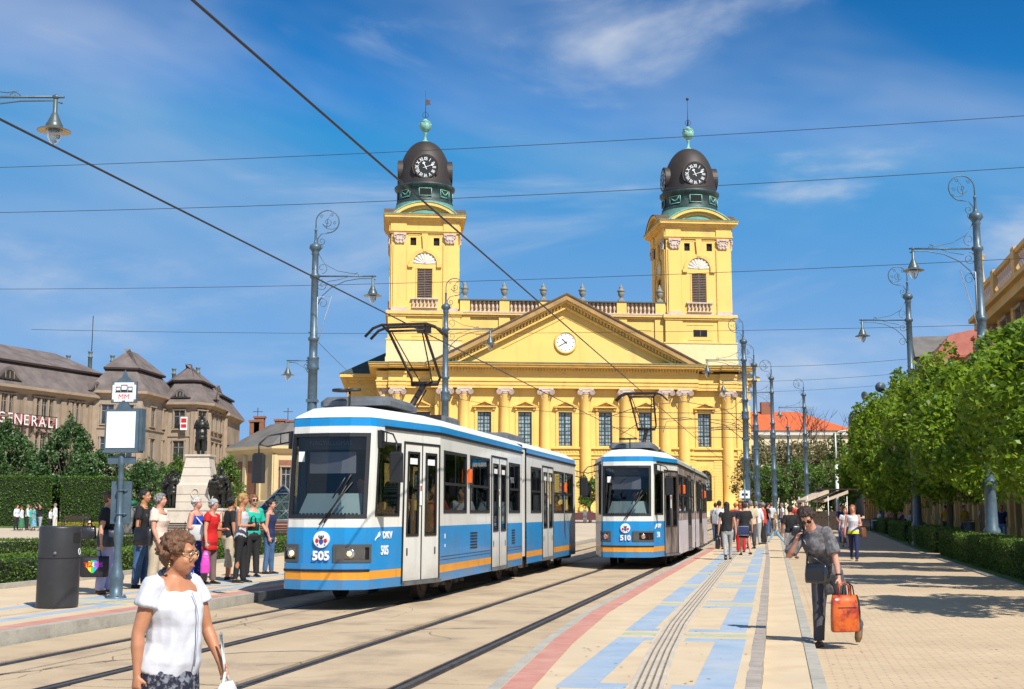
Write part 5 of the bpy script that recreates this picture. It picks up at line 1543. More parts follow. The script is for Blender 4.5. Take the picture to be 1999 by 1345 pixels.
for x, w, h in ((-.115, .045, .085), (0, .06, .12), (.115, .045, .085)):
    b.box(x - w, x + w, -.031, -.027, 3.60, 3.60 + h * .25); b.box(x - w, x - w + .01, -.031, -.027, 3.60, 3.60 + h); b.box(x + w - .01, x + w, -.031, -.027, 3.60, 3.60 + h); b.box(x - w, x + w, -.031, -.027, 3.60 + h - .012, 3.60 + h)
b.box(-.17, .17, -.031, -.027, 3.585, 3.595); b.build('tram_pictogram', [T_BLK], sg_)
text('sign_letters', 'MM', .13, mat('pale red letters', (.65, .12, .10), .5), sg_, (0, -.029, 3.505), (R(90), 0, 0), ext=.002, sx=1.1)

st.scale = (.86, .86, .915)
p0 = G(111, 1186, ZP)
bn = thing('litter_bin', 'tall round dark grey litter bin with a slot, standing left of the stop post', 'litter bin', p0, R(18))
b = MB(); r = .29; n = 30
b.lathe([(r * .99, .02), (r, .05), (r, .78)], n, caps=False); b.lathe([(r * 1.0, .785), (r, 1.25), (r * .985, 1.28), (r * .85, 1.285), (.0001, 1.27)], n, caps=False)
b.lathe([(r * .96, 0), (r * .96, .03)], n); body = b.build('body', [mat('dark grey plastic bin', (0.030, 0.030, 0.032), 0.42, var=.15, scale=3, stain=(5, (.10, .09, .085), .6, .8, .4), bump=.1, bscale=60)], bn)
b = MB(); b.lathe([(r + .003, 1.02), (r + .004, 1.18)], 8, caps=False, a0=R(-50), ang=R(34)); b.build('slot', [VOID], bn)
b = MB(); b.lathe([(r + .003, .775), (r + .002, .79)], n, caps=False); b.build('seam', [VOID], bn)
b = MB(); a_ = R(-100); b.sphere((r * math.cos(a_), r * math.sin(a_), .86), .03, 8, 6); b.build('lock', [T_GALV], bn)
b = MB(); a_ = R(-22); b.tube([(( r + .004) * math.cos(a_ + .1 * math.cos(k * .524)), (r + .004) * math.sin(a_ + .1 * math.cos(k * .524)), .88 + .05 * math.sin(k * .524)) for k in range(12)], .006, 4, closed=True); b.build('round_badge', [SIGNW], bn)

bn.scale = (1, 1, .90)
# far platform stop sign
p0 = G(1434, 1046, ZP - .1)
st2 = thing('tram_stop_sign', 'distant tram stop sign with dark display before the church wall', 'tram stop sign', (12.4, 66, .25))
b = MB(); b.cyl((0, 0, 0), (0, 0, 3.0), .06, 8); b.build('post', [M_steel], st2)
b = MB(); b.box(-.34, .34, -.08, .1, 1.15, 1.85); b.build('display_case', [T_BLK], st2)
b = MB(); b.box(-.24, .24, -.09, -.081, 1.25, 1.72); b.build('screen', [mat('dark green display', (.03, .06, .02), .3)], st2)
b = MB(); b.box(-.27, .27, -.03, .03, 2.0, 2.4); b.prism([(-.1, 2.4), (.1, 2.4), (0, 2.55)], -.02, .02); s2 = b.build('small_sign', [SIGNW], st2)
b = MB(); b.box(-.16, .16, -.04, -.031, 2.14, 2.26); b.build('pictogram', [T_BLK], s2)

# bench things on the left plaza
M_bw = mat('dark brown bench wood', (0.045, 0.028, 0.018), .6, var=.3, scale=6)
def bench(label, x, y, rz, z=0, L=1.9):
    t = thing('park_bench', label, 'bench', (x, y, zg(y) + z), R(rz), 'wooden park benches')
    for i in range(5):
        b = MB(); b.bbox(-L / 2, L / 2, -.25 + i * .10, -.17 + i * .10, .43, .455, .006); b.build('seat_slat', [M_bw], t)
    for i in range(4):
        b = MB(); b.bbox(-L / 2, L / 2, .30 + i * .025, .325 + i * .025, .54 + i * .10, .62 + i * .10, .006); b.build('backrest_slat', [M_bw], t)
    for sx in (-1, 1):
        b = MB(); x0 = sx * (L / 2 - .1)
        b.tube([(x0, -.28, 0), (x0, -.22, .3), (x0, -.25, .43), (x0, .25, .42), (x0, .33, .6), (x0, .42, .98)], .022, 5)
        b.tube([(x0, .3, 0), (x0, .22, .3), (x0, .25, .43)], .022, 5)
        b.tube([(x0, -.25, .43), (x0, -.28, .62), (x0, -.1, .68), (x0, .36, .66)], .018, 5); b.tube([(x0 + p_[0] * 0, -.27 + p_[0], .60 + p_[1]) for p_ in spiral((0, 0), .07, .02, 90, 1.2, 10)], .012, 4)
        b.build('cast_iron_end', [T_BLK], t)
    return t
for lab, px, py, Y in (('park bench in front of the tall clipped hedge at left', 146, 1022, 92), ('park bench behind the waiting people, near the monument', 320, 1060, 58), ('park bench end showing just left of the nearer tram', 536, 1062, 52)):
    p = P(px, py, Y); bench(lab, p.x, Y, 0 if Y < 90 else 180 * 0)

# low fence panels by the church
M_fm = mat('dark maroon fence panel', (0.10, 0.03, 0.035), .7)
for k, px in enumerate((1124, 1160, 1000, 1060)):
    p = P(px, 1015, 118)
    t = thing('street_barrier', ['maroon barrier panel just right of the nearer tram rear', 'maroon barrier panel between the two trams, right one', 'maroon barrier panel hidden left behind tram 505', 'maroon barrier panel behind the rear of tram 505'][k], 'barrier', (p.x, 118, zg(118)))
    b = MB(); b.box(-.7, .7, -.02, .02, .25, .95); b.build('panel', [M_fm], t)
    for x in (-.85, -.75, .75, .85):
        b = MB(); b.cyl((x, 0, 0), (x, 0, 1.15), .04, 6); b.sphere((x, 0, 1.18), .06, 6, 5); b.build('post', [M_steel], t)
# ================================================================= VEGETATION
def leaf_mesh(name, P_, size, m, seed=0, up=0.35, aspect=0.62):
    rng = np.random.default_rng(seed)
    n = len(P_)
    a = rng.normal(size=(n, 3)); a[:, 2] *= .7; a /= np.linalg.norm(a, axis=1)[:, None]
    nrm = rng.normal(size=(n, 3)); nrm[:, 2] += up * 3; 
    b_ = np.cross(a, nrm); b_ /= np.linalg.norm(b_, axis=1)[:, None] + 1e-9
    s = size * rng.uniform(.65, 1.25, size=(n, 1))
    v = np.empty((n, 4, 3))
    v[:, 0] = P_ - a * s * .5; v[:, 1] = P_ + b_ * s * aspect * .5; v[:, 2] = P_ + a * s * .5; v[:, 3] = P_ - b_ * s * aspect * .5
    v[:, 1, 2] += s[:, 0] * .08; v[:, 3, 2] += s[:, 0] * .08
    me = bpy.data.meshes.new(name)
    me.vertices.add(n * 4); me.vertices.foreach_set('co', v.reshape(-1))
    me.loops.add(n * 4); me.loops.foreach_set('vertex_index', np.arange(n * 4, dtype=np.int32))
    me.polygons.add(n); me.polygons.foreach_set('loop_start', np.arange(0, n * 4, 4, dtype=np.int32)); me.polygons.foreach_set('loop_total', np.full(n, 4, dtype=np.int32))
    me.materials.append(m); me.update(calc_edges=True); me.validate()
    return me
def crown_pts(n, rx, ry, rz, nclump, seed, taper=0.0, rc=.24, shell=.55):
    rng = np.random.default_rng(seed)
    d = rng.normal(size=(nclump, 3)); d /= np.linalg.norm(d, axis=1)[:, None]
    rad = shell + (1 - shell) * rng.uniform(0, 1, (nclump, 1)) ** .6
    rad *= rng.uniform(.82, 1.06, (nclump, 1))
    c_ = d * rad
    wts = rng.uniform(.5, 1.5, nclump); wts /= wts.sum()
    idx = rng.choice(nclump, n, p=wts)
    o = rng.normal(size=(n, 3)); o /= np.linalg.norm(o, axis=1)[:, None]
    rr = rc * rng.uniform(.6, 1.35, nclump)[idx][:, None] * rng.uniform(.35, 1, (n, 1)) ** .5
    p = c_[idx] + o * rr
    f = 1 - taper * (p[:, 2:3] + .2).clip(0, 1.3)
    p[:, :2] *= f.clip(.12, 1.2)
    return p * np.array([rx, ry, rz])
M_bark = mat('grey brown bark', (0.075, 0.055, 0.04), .9, c2=(0.14, 0.11, 0.08), scale=6, bump=.6, bscale=12, stretch=(1, 1, .3))
L_right = leafmat('bright green plane leaves', (0.07, 0.15, 0.008), (0.27, 0.40, 0.03), .8, .45, .5)
L_left = leafmat('mid green linden leaves', (0.028, 0.08, 0.022), (0.11, 0.20, 0.06), .5, .22, .45)
L_hedge = leafmat('clipped hedge leaves', (0.035, 0.085, 0.008), (0.13, 0.22, 0.02), 1.0, .25, .5)
L_hedge2 = leafmat('tall yew green hedge leaves', (0.04, 0.10, 0.006), (0.12, 0.23, 0.018), .4, .25, .5)
L_olive = leafmat('olive brown spring leaves', (0.10, 0.095, 0.035), (0.24, 0.22, 0.09), .3, .3, .6)
L_far = leafmat('fresh green far leaves', (0.05, 0.12, 0.015), (0.15, 0.25, 0.04), .3, .3, .6)
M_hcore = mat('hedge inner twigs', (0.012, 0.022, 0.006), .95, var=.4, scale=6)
def tree(label, x, y, z0, h, crown_z, rx, ry, rz, n, size, lm, seed, nclump=60, taper=0.0, rc=.24, trunk_r=.14, name='plane_tree', group=None, shell=.55, limbs=6):
    t = thing(name, label, 'tree', (x, y, zg(y) + z0), random.Random(seed).uniform(0, 6), group)
    rng = random.Random(seed)
    b = MB(); H = crown_z
    pts = [(0, 0, -.05), (.02, .01, .3), (rng.uniform(-.08, .08), rng.uniform(-.08, .08), H * .5), (rng.uniform(-.12, .12), rng.uniform(-.12, .12), H), (0, 0, H + rz * .4)]
    b.tube(pts, [trunk_r * 1.35, trunk_r * 1.05, trunk_r * .9, trunk_r * .7, trunk_r * .3], 8)
    for i in range(limbs):
        a = rng.uniform(0, 6.28); zb = H - rz * rng.uniform(.55, 1.0); zb = max(zb, H * .45)
        e = (rx * .75 * math.cos(a), ry * .75 * math.sin(a), min(h * .92, zb + rz * rng.uniform(.6, 1.3)))
        b.tube([(0, 0, zb), (e[0] * .4, e[1] * .4, zb + (e[2] - zb) * .5), e], [trunk_r * .5, trunk_r * .3, trunk_r * .1], 5)
    b.build('trunk', [M_bark], t)
    me = leaf_mesh('crown', crown_pts(n, rx, ry, rz, nclump, seed, taper, rc, shell), size, lm, seed)
    inst('crown', me, t, (0, 0, crown_z))
    return t
TR = [(24.5, 6.0, 20000, .17), (32, 6.3, 22000, .175), (41, 6.8, 18000, .19), (51, 7.7, 15000, .20), (62, 8.0, 12000, .22), (74, 8.4, 10000, .25), (88, 8.8, 8000, .28)]
TR.append((17.3, 5.8, 9000, .2))
for i, (y, h, n, s) in enumerate(TR):
    x = HK(y) + (1.7 if y < 60 else 1.2)
    lab = ['nearest plane tree, its crown cut by the right picture edge', 'plane tree whose crown surrounds the large lamp post', 'third plane tree from the right edge, behind the hedge', 'fourth plane tree of the right row, beside the second lamp post', 'fifth plane tree of the right row', 'sixth plane tree of the right row, above the cafe guests', 'farthest plane tree of the right row, next to the beige awning', 'plane tree just outside the picture whose shade falls on the right corner'][i]
    cz = (h + 1.9) / 2
    tree(lab, x, y, 0, h, cz, 2.75, 2.75, (h - 1.9) / 2 + .1, n, s, L_right, 100 + i, nclump=60, taper=.25, rc=.245, trunk_r=.13, group='plane trees behind the right hedge')
def at(px, Y): return (px - 999.5) / 2422 * Y
for i, (px, Y, h, r, n, s, tp, lm) in enumerate(((12, 104, 9.0, 3.4, 15000, .26, .5, L_left), (126, 104, 9.2, 3.3, 16000, .26, .5, L_left), (60, 112, 7.0, 2.6, 6000, .28, .3, L_left), (205, 106, 6.9, 2.3, 6000, .26, .3, L_left), (276, 112, 6.0, 2.6, 7500, .26, .3, L_left), (340, 100, 5.6, 1.6, 5500, .22, .4, L_far), (440, 100, 5.9, 1.5, 5000, .22, .4, L_far), (300, 120, 6.0, 2.4, 4500, .28, .3, L_left), (-55, 100, 9, 3, 6000, .3, .5, L_left))):
    lab = ['conical linden tree at the left edge above the tall hedge', 'conical linden tree between the two tall hedge blocks', 'low linden tree between the two conical ones', 'bushy linden tree behind the stop sign panel', 'bushy tree just left of the left bronze group', 'light green young tree left of the monument pedestal', 'light green young tree right of the monument pedestal', 'dark tree behind the left bronze group', 'linden tree at the far left, mostly cut off'][i]
    tree(lab, at(px, Y), Y, 0, h, h * .50, r, r, h * .46, n, s, lm, 200 + i, nclump=90, taper=tp, rc=.26, trunk_r=.16, name='linden_tree', shell=.6)
tree('small round green tree between the two trams before the church', at(1152, 120), 120, 0, 4.2, 2.9, 1.5, 1.5, 1.45, 2600, .24, L_far, 260, nclump=40, name='small_tree')
# trees behind the far platform, brownish and half bare
for i, (px, Y, h, r, n, lm, s) in enumerate(((1495, 140, 9.2, 3.6, 4600, L_olive, .28), (1530, 150, 9.6, 4.2, 2600, L_olive, .26), (1585, 140, 9.6, 4.6, 7000, L_olive, .30), (1630, 132, 8.8, 3.4, 6500, L_olive, .28), (1500, 128, 6.6, 3.0, 4200, L_far, .28), (1560, 125, 6.8, 3.2, 3800, L_far, .28), (1618, 118, 5.6, 3.0, 4200, L_far, .26), (1660, 112, 8.0, 2.6, 4500, L_far, .26), (1475, 150, 8.0, 3.2, 3500, L_olive, .28))):
    lab = ['half bare olive tree just right of the church corner', 'tall bare branched tree before the orange roof ridge', 'wide olive brown tree before the orange roofed building', 'dense olive brown tree left of the white mast', 'low green tree between the far platform lamp posts', 'low dark green tree behind the fourth lamp post', 'low green tree above the beige awning', 'green tree right of the white mast', 'olive tree close behind the church corner'][i]
    tree(lab, at(px, Y), Y, 0, h, h * .58, r, r, h * .43, n, s, lm, 300 + i, nclump=100, rc=.15, trunk_r=.22, name='park_tree', shell=.3, limbs=16)
# more bare twigs on the tall one
for i, (px, Y) in enumerate(((1523, 146), (1590, 150))):
    t = thing('bare_tree', ['bare branching tree top seen against the orange roof, left', 'bare branching tree top seen against the orange roof, right'][i], 'tree', (at(px, Y), Y, .7))
    rng = random.Random(40 + i); b = MB()
    def grow(p, d, L, r, k):
        e = p + d * L; b.tube([p, p.lerp(e, .5) + Vector((rng.uniform(-.1, .1), 0, 0)) * L * .3, e], [r, r * .8, r * .6], 4)
        if k:
            for _ in range(3):
                nd = (d + Vector((rng.uniform(-.8, .8), rng.uniform(-.8, .8), rng.uniform(-.1, .5)))).normalized(); grow(e, nd, L * .72, r * .55, k - 1)
    grow(Vector((0, 0, 0)), Vector((.05, 0, 1)), 4.9, .22, 4)
    b.build('trunk', [M_bark], t)

def hedge(label, a, c_, w, h, lm, size, dens, seed, name='box_hedge', group=None, zoff=0, core=True):
    """a, c_: ends of the near face line (x,y); hedge extends w to the left-hand normal side away from the street"""
    a, c_ = Vector(a), Vector(c_); d = c_ - a; L = d.length; ang = math.atan2(d.y, d.x)
    t = thing(name, label, 'hedge', (a.x, a.y, zg((a.y + c_.y) / 2) + zoff), ang, group)
    rng = np.random.default_rng(seed)
    if core:
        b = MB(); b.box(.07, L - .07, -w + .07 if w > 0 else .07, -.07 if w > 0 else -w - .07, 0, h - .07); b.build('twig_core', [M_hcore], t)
    A = L * h * 2 + L * abs(w) + 2 * abs(w) * h
    n = int(A * dens)
    sh = rng.uniform(0, A, n); P_ = np.empty((n, 3)); u = rng.uniform(0, 1, n); v = rng.uniform(0, 1, n)
    y0, y1 = (-w, 0) if w > 0 else (0, -w)
    k = sh < L * h; P_[k] = np.c_[u * L, np.full(n, y1), v * h][k]
    k2 = (sh >= L * h) & (sh < 2 * L * h); P_[k2] = np.c_[u * L, np.full(n, y0), v * h][k2]
    k3 = (sh >= 2 * L * h) & (sh < 2 * L * h + L * abs(w)); P_[k3] = np.c_[u * L, y0 + v * (y1 - y0), np.full(n, h)][k3]
    k4 = sh >= 2 * L * h + L * abs(w); P_[k4] = np.c_[np.where(u > .5, 0, L), y0 + v * (y1 - y0), ((u * 2) % 1) * h][k4]
    nz = np.array([mnoise.noise(Vector((p[0] * 1.7, p[1] * 1.7, p[2] * 1.7 + seed))) for p in P_[:: max(1, n // 3000)]])
    P_ += rng.normal(size=P_.shape) * size * .45
    P_[:, 2] = np.maximum(P_[:, 2], .01) + np.sin(P_[:, 0] * 2.3 + seed) * .015 * (P_[:, 2] > h * .8)
    inst('leaf_shell', leaf_mesh('leaf_shell', P_, size, lm, seed, up=.2), t)
    return t
GH = 'low clipped hedges along the tree bed'
for i, (y0, y1) in enumerate(((12, 44.5), (46.3, 57), (60, 70), (74, 84))):
    hedge(['long low clipped hedge nearest on the right, under the plane trees', 'second low hedge block on the right with a sunlit end', 'third low hedge block on the right beyond the gap', 'farthest low hedge block near the awning'][i],
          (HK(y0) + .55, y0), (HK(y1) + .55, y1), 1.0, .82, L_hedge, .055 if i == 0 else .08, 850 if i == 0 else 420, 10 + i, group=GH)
hp = []
for u in (15, 22.5, 30, 37, 43): p = UV(u, LB(u) - .35); hp.append((p.x, p.y))
for i, (a, c_) in enumerate(zip(hp, hp[1:])):
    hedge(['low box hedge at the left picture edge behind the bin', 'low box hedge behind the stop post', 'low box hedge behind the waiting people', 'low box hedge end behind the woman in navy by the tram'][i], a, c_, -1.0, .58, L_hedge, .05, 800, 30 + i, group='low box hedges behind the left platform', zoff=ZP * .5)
hedge('low box hedge in the second row beyond the bin', (at(28, 40), 39), (at(240, 44), 44), -1.0, .62, L_hedge, .06, 500, 38)
hedge('low box hedge in the second row near the monument', (at(255, 50), 49.5), (at(560, 58), 58), -1.0, .55, L_hedge, .06, 450, 39)
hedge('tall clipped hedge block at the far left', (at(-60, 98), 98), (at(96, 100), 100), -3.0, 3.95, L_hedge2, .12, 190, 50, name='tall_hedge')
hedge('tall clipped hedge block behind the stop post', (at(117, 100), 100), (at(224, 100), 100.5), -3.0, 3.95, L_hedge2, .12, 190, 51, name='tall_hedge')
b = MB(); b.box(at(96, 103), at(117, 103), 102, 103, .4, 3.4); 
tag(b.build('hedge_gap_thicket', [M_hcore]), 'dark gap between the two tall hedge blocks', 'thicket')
# yellow flower strip
rng = np.random.default_rng(5); n = 2600
P_ = np.c_[rng.uniform(at(112, 97), at(215, 97), n), rng.uniform(96.2, 98.2, n), zg(97) + rng.uniform(.02, .38, n)]
o = inst('flower_bed', leaf_mesh('flower_bed', P_, .09, leafmat('yellow green flowers', (0.10, 0.16, 0.02), (0.60, 0.42, 0.02), 3, .2, .6), 7)); tag(o, kind='stuff')
b = MB(); b.box(at(-80, 96), at(225, 97), 95.6, 104, zg(97) - .05, zg(97) + .03); tag(b.build('lawn_strip', [M_lawn]), kind='structure')

# ================================================================= BUILDINGS
B_tan = mat('sooty tan render', (0.30, 0.24, 0.18), .9, c2=(0.40, 0.325, 0.25), scale=.35, stain=(.25, (0.14, 0.11, 0.085), .48, .75, .7), streak=(.8, (.13, .10, .075), .5, .7, .6), bump=.1)
B_trim = mat('light tan stone trim', (0.34, 0.255, 0.18), .9, var=.15, scale=1, stain=(.5, (.17, .13, .1), .5, .7, .6))
B_roof = mat('grey brown roof tile', (0.11, 0.088, 0.08), .85, c2=(0.185, 0.15, 0.138), scale=.6, bump=.4, bscale=6, stain=(.3, (0.17, 0.14, 0.12), .55, .75, .5))
B_rcap = mat('pale zinc roof strip', (0.45, 0.42, 0.38), .6, var=.1)
B_fasc = mat('dark brown roof fascia', (0.035, 0.018, 0.014), .8)
B_glass = mat('dark building window glass', (0.03, 0.035, 0.04), .08, var=.6, scale=1.5, coat=1)
B_glassw = mat('curtained window glass', (0.35, 0.36, 0.36), .3, var=.4, scale=2)
B_green = mat('green grey verdigris', (0.13, 0.16, 0.145), .6, var=.2)
def inset_poly(pl, d):
    n = len(pl); out = []
    for i in range(n):
        p0_, p1, p2 = Vector(pl[i - 1]), Vector(pl[i]), Vector(pl[(i + 1) % n])
        e1, e2 = (p1 - p0_).normalized(), (p2 - p1).normalized()
        n1, n2 = Vector((-e1.y, e1.x)), Vector((-e2.y, e2.x))
        m_ = (n1 + n2); m_ = m_ / max(.25, m_.dot(n1)) if m_.length > 1e-6 else n1
        out.append(tuple(p1 + m_ * d))
    return out
def loft(b, pls, zs, m=0, cap=True):
    n = len(pls[0])
    vs = [(p[0], p[1], z) for pl, z in zip(pls, zs) for p in pl]
    fs = [(k * n + i, k * n + (i + 1) % n, (k + 1) * n + (i + 1) % n, (k + 1) * n + i) for k in range(len(pls) - 1) for i in range(n)]
    if cap: fs.append(tuple((len(pls) - 1) * n + i for i in range(n)))
    b.add(vs, fs, m); return b
WINM = {}
def win_mesh(w, h, kind='plain'):
    key = (w, h, kind)
    if key in WINM: return WINM[key]
    b = MB()    # local: x along wall, y out of the wall negative
    b.box(-w / 2, w / 2, -.02, .02, 0, h, 1)
    b.box(-w / 2 - .14, -w / 2, -.22, .0, -.1, h + .1, 0); b.box(w / 2, w / 2 + .14, -.22, .0, -.1, h + .1, 0)
    b.box(-w / 2 - .2, w / 2 + .2, -.30, .0, -.22, -.1, 0); b.box(-w / 2 - .2, w / 2 + .2, -.28, .0, h + .1, h + .25, 0)
    b.box(-.04, .04, -.06, -.02, 0, h, 2); b.box(-w / 2, w / 2, -.06, -.02, h * .68, h * .68 + .07, 2)
    b.box(-w / 2, -w / 2 + .07, -.06, -.02, 0, h, 2); b.box(w / 2 - .07, w / 2, -.06, -.02, 0, h, 2)
    WINM[key] = b.mesh('window', [B_trim, B_glass, mat('window sash', (.30, .27, .23), .6)])
    return WINM[key]
def wall_windows(parent, a, c_, z, ts, w, h, org, me=None):
    a, c_ = Vector(a), Vector(c_); d = c_ - a; ang = math.atan2(d.y, d.x)
    for t_ in ts:
        p = a + d * t_
        inst('window', me or win_mesh(w, h), parent, (p.x - org[0], p.y - org[1], z - org[2]), (0, 0, ang))
def block(parent, org, plan, z0, ze, zb, zt, ov=.9, i1=1.6, i2=6, wm=B_tan, rm=B_roof, trims=(0.35, .7)):
    pl = [(p[0] - org[0], p[1] - org[1]) for p in plan]
    b = MB(); loft(b, [pl, pl], [z0 - org[2], ze - org[2]]); b.build('wall', [wm], parent)
    b = MB()
    for k, (f, o) in enumerate(((trims[0], .15), (trims[1], .15))):
        z = z0 + (ze - z0) * f; q = inset_poly(pl, -o); loft(b, [inset_poly(pl, .1), q, q, inset_poly(pl, .1)], [z - org[2], z - org[2], z + .25 - org[2], z + .25 - org[2]])
    b.build('string_course', [B_trim], parent)
    o_ = inset_poly(pl, -ov); b = MB(); loft(b, [pl, inset_poly(pl, -ov * .5), o_, o_], [ze - .9 - org[2], ze - .5 - org[2], ze - .35 - org[2], ze - org[2]]); b.build('eaves_cornice', [B_trim], parent)
    e = inset_poly(pl, -ov); m1_ = inset_poly(pl, i1 * .6); m2_ = inset_poly(pl, i1)
    b = MB(); loft(b, [e, m1_, m2_], [ze + .002 - org[2], ze + (zb - ze) * .72 - org[2], zb - org[2]], 0, False)
    c3 = inset_poly(pl, i1 - .45); c4 = inset_poly(pl, i2)
    loft(b, [c3, c4], [zb + .25 - org[2], zt - org[2]], 0, True); rf = b.build('roof', [rm], parent)
    b = MB(); loft(b, [m2_, c3, c3], [zb - .1 - org[2], zb - org[2], zb + .24 - org[2]]); b.build('roof_fascia', [B_fasc], parent)
    return rf
org = (-50, 158, zg(158))
gb = thing('corner_palace', 'long sooty tan building with dark mansard roofs and red and white lettering at left', 'building', org)
z0 = org[2]
wing = [(-66, 122), (-59.3, 137), (-54.6, 149), (-51.2, 158), (-62, 170), (-84, 150)]
block(gb, org, wing, z0, 16.6, 19.6, 22.5, .9, 1.6, 6.5)
bay1 = [(-52.6, 154.0), (-46.9, 155.6), (-46.0, 167), (-56, 168)]
block(gb, org, bay1, z0, 17.3, 20.3, 23.4, .8, 1.4, 3.9)
link = [(-50, 166), (-45, 168), (-45, 175), (-60, 178)]
block(gb, org, link, z0, 16.0, 18.6, 20.5, .6, 1.4, 4)
bay2 = [(-46.2, 163.5), (-42.2, 163.2), (-40.8, 165.2), (-41.0, 174), (-52, 176)]
block(gb, org, bay2, z0, 16.6, 19.6, 22.3, .8, 1.4, 3.7)
bay3 = [(-44, 173.6), (-40.6, 174.6), (-41.2, 186), (-52, 186)]
block(gb, org, bay3, z0, 16.0, 18.6, 20.5, .6, 1.2, 3.5)
for a, c_, n in ((wing[0], wing[1], 3), (wing[1], wing[2], 2), (wing[2], wing[3], 2)):
    for z, h in ((13.0, 2.4), (8.6, 2.6), (4.4, 2.4)):
        ts = []
        for k in range(n):
            for q in (-1, 0, 1): ts.append((k + .5) / n + q * .095 * (2 / n if n > 2 else 1))
        wall_windows(gb, a, c_, z, ts, .95, h, org)
    d = Vector(c_) - Vector(a); ang = math.atan2(d.y, d.x)
    for k in range(n * 4 + 1):     # pilaster strips
        p = Vector(a) + d * min(.985, max(.015, k / (n * 4)))
        if k % 4 in (0, 1, 3) or k == n * 4:
            b = MB(); b.box(-.22, .22, -.28, .02, 1.2, 15.3 - z0); o = b.build('pilaster', [B_trim], gb, (p.x - org[0], p.y - org[1], 0)); o.rotation_euler = (0, 0, ang)
for a, c_, ts in ((bay1[0], bay1[1], (.3, .7)), (bay2[0], bay2[1], (.5,)), (bay2[1], bay2[2], (.5,)), (bay2[2], bay2[3], (.2, .5, .8)), (link[0], link[1], (.55, .9)), (bay3[0], bay3[1], (.5,)), (bay1[1], bay1[2], (.3, .7))):
    for z, h in ((13.0, 2.4), (8.6, 2.6), (4.4, 2.4)): wall_windows(gb, a, c_, z, ts, 1.5, h, org)
    d = Vector(c_) - Vector(a); ang = math.atan2(d.y, d.x)
    for f in (.04, .96):
        p = Vector(a) + d * f; b = MB(); b.box(-.3, .3, -.22, .02, .8, 15.3 - z0); o = b.build('pilaster', [B_trim], gb, (p.x - org[0], p.y - org[1], 0)); o.rotation_euler = (0, 0, ang)
# eyebrow dormers
def eyebrow(p, ang, w=1.7, h=1.25):
    b = MB(); pa = [(x, .0 + h * math.cos(x / w * math.pi / 2) ** 1.3) for x in [w * (-1 + 2 * i / 14) for i in range(15)]]
    b.prism([(x, z) for x, z in pa][::-1] if False else [(-w, 0)] + [(x, z) for x, z in pa[1:-1]][::1] + [(w, 0)], -.5, 1.9)
    o = b.build('eyebrow_dormer', [B_roof], gb, (p[0] - org[0], p[1] - org[1], p[2] - org[2])); o.rotation_euler = (0, 0, ang)
    b = MB(); b.prism([(-w * .72, .12)] + [(x * .74, max(.13, z * .72)) for x, z in pa[1:-1]] + [(w * .72, .12)], -.57, -.502)
    for k in (-1, 0, 1): b.box(k * w * .3 - .04, k * w * .3 + .04, -.62, -.58, .1, h * .6, 1)
    b.build('dormer_window', [B_glass, B_trim], o)
for a, c_, f, z in ((wing[1], wing[2], .25, 17.2), (wing[2], wing[3], .55, 17.2), (wing[0], wing[1], .6, 17.2), (bay1[0], bay1[1], .6, 17.9), (bay2[0], bay2[1], .55, 17.2), (bay2[2], bay2[3], .2, 17.2)):
    d = Vector(c_) - Vector(a); p = Vector(a) + d * f; n_ = Vector((-d.y, d.x)).normalized(); p += n_ * -.2
    eyebrow((p.x, p.y, z), math.atan2(d.y, d.x), 2.2 if a == wing[1] else 1.4, 1.5 if a == wing[1] else 1.2)
# roof vents and finials
for px, py, Y in ((134, 690, 160), (177, 682, 164), (284, 713, 172), (340, 716, 176), (387, 714, 170), (220, 690, 161)):
    p = P(px, py, Y); b = MB(); b.lathe([(.28, -2.6), (.28, -.4), (.36, -.3), (.36, -.22), (.2, -.15), (.3, .35), (.38, .5), (.0001, .55)], 8)
    b.build('roof_vent', [B_green], gb, (p.x - org[0], p.y - org[1], p.z - org[2]))
b = MB(); p = P(180, 660, 164); b.cyl((0, 0, -2), (0, 0, 4), .06, 5); b.build('roof_mast', [M_wire], gb, (p.x - org[0], p.y - org[1], p.z - org[2]))
gb.scale = (1, 1, .965)
# lettering on the wing
d = (Vector(wing[2]) - Vector(wing[1])); ang = math.atan2(d.y, d.x)
M_lr = mat('red lettering', (.55, .03, .05), .4, var=.05)
nrm = Vector((d.y, -d.x)).normalized()
dd = d.normalized()
pc = P(40, 812, 1); 
def on_line(px, a, dirv, off):
    r = (px - 999.5) / 2422; a = Vector(a) + nrm * off
    # a.x + t dx = r (a.y + t dy)
    t_ = (r * a.y - a.x) / (dirv.x - r * dirv.y); return a + dirv * t_
for k, (ch, px) in enumerate(zip('GENERALI', (-12, 6, 22, 38, 54, 70, 86, 98))):
    q = on_line(px + 2, wing[1], dd, .9)
    Yd = q.y; z = 12.55 - k * .03
    text('letter', ch, 1.8, M_lr, gb, (q.x - org[0], q.y - org[1], z - org[2]), (R(90), 0, ang), ext=.10, bold=.0)
    q2 = q + nrm * .125
    text('letter_face', ch, 1.8, SIGNW, gb, (q2.x - org[0], q2.y - org[1], z - org[2]), (R(90), 0, ang), ext=.005, bold=.0)
b = MB(); q0, q1 = on_line(-10, wing[1], dd, .8), on_line(103, wing[1], dd, .8)
for z in (11.8, 13.2): b.tube([(q0.x - org[0], q0.y - org[1], z - org[2]), (q1.x - org[0], q1.y - org[1], z - org[2])], .05, 4)
b.build('letter_rails', [M_wire], gb)
b = MB(); p = P(359, 820, 162.5); b.box(-.45, .45, -.05, .05, -.9, .9); b.box(-.35, .35, -.06, -.051, .1, .7, 1); b.box(-.35, .35, -.06, -.051, -.6, -.1, 1); b.build('red_poster', [SIGNW, RED], gb, (p.x - org[0], p.y - org[1], p.z - org[2]))

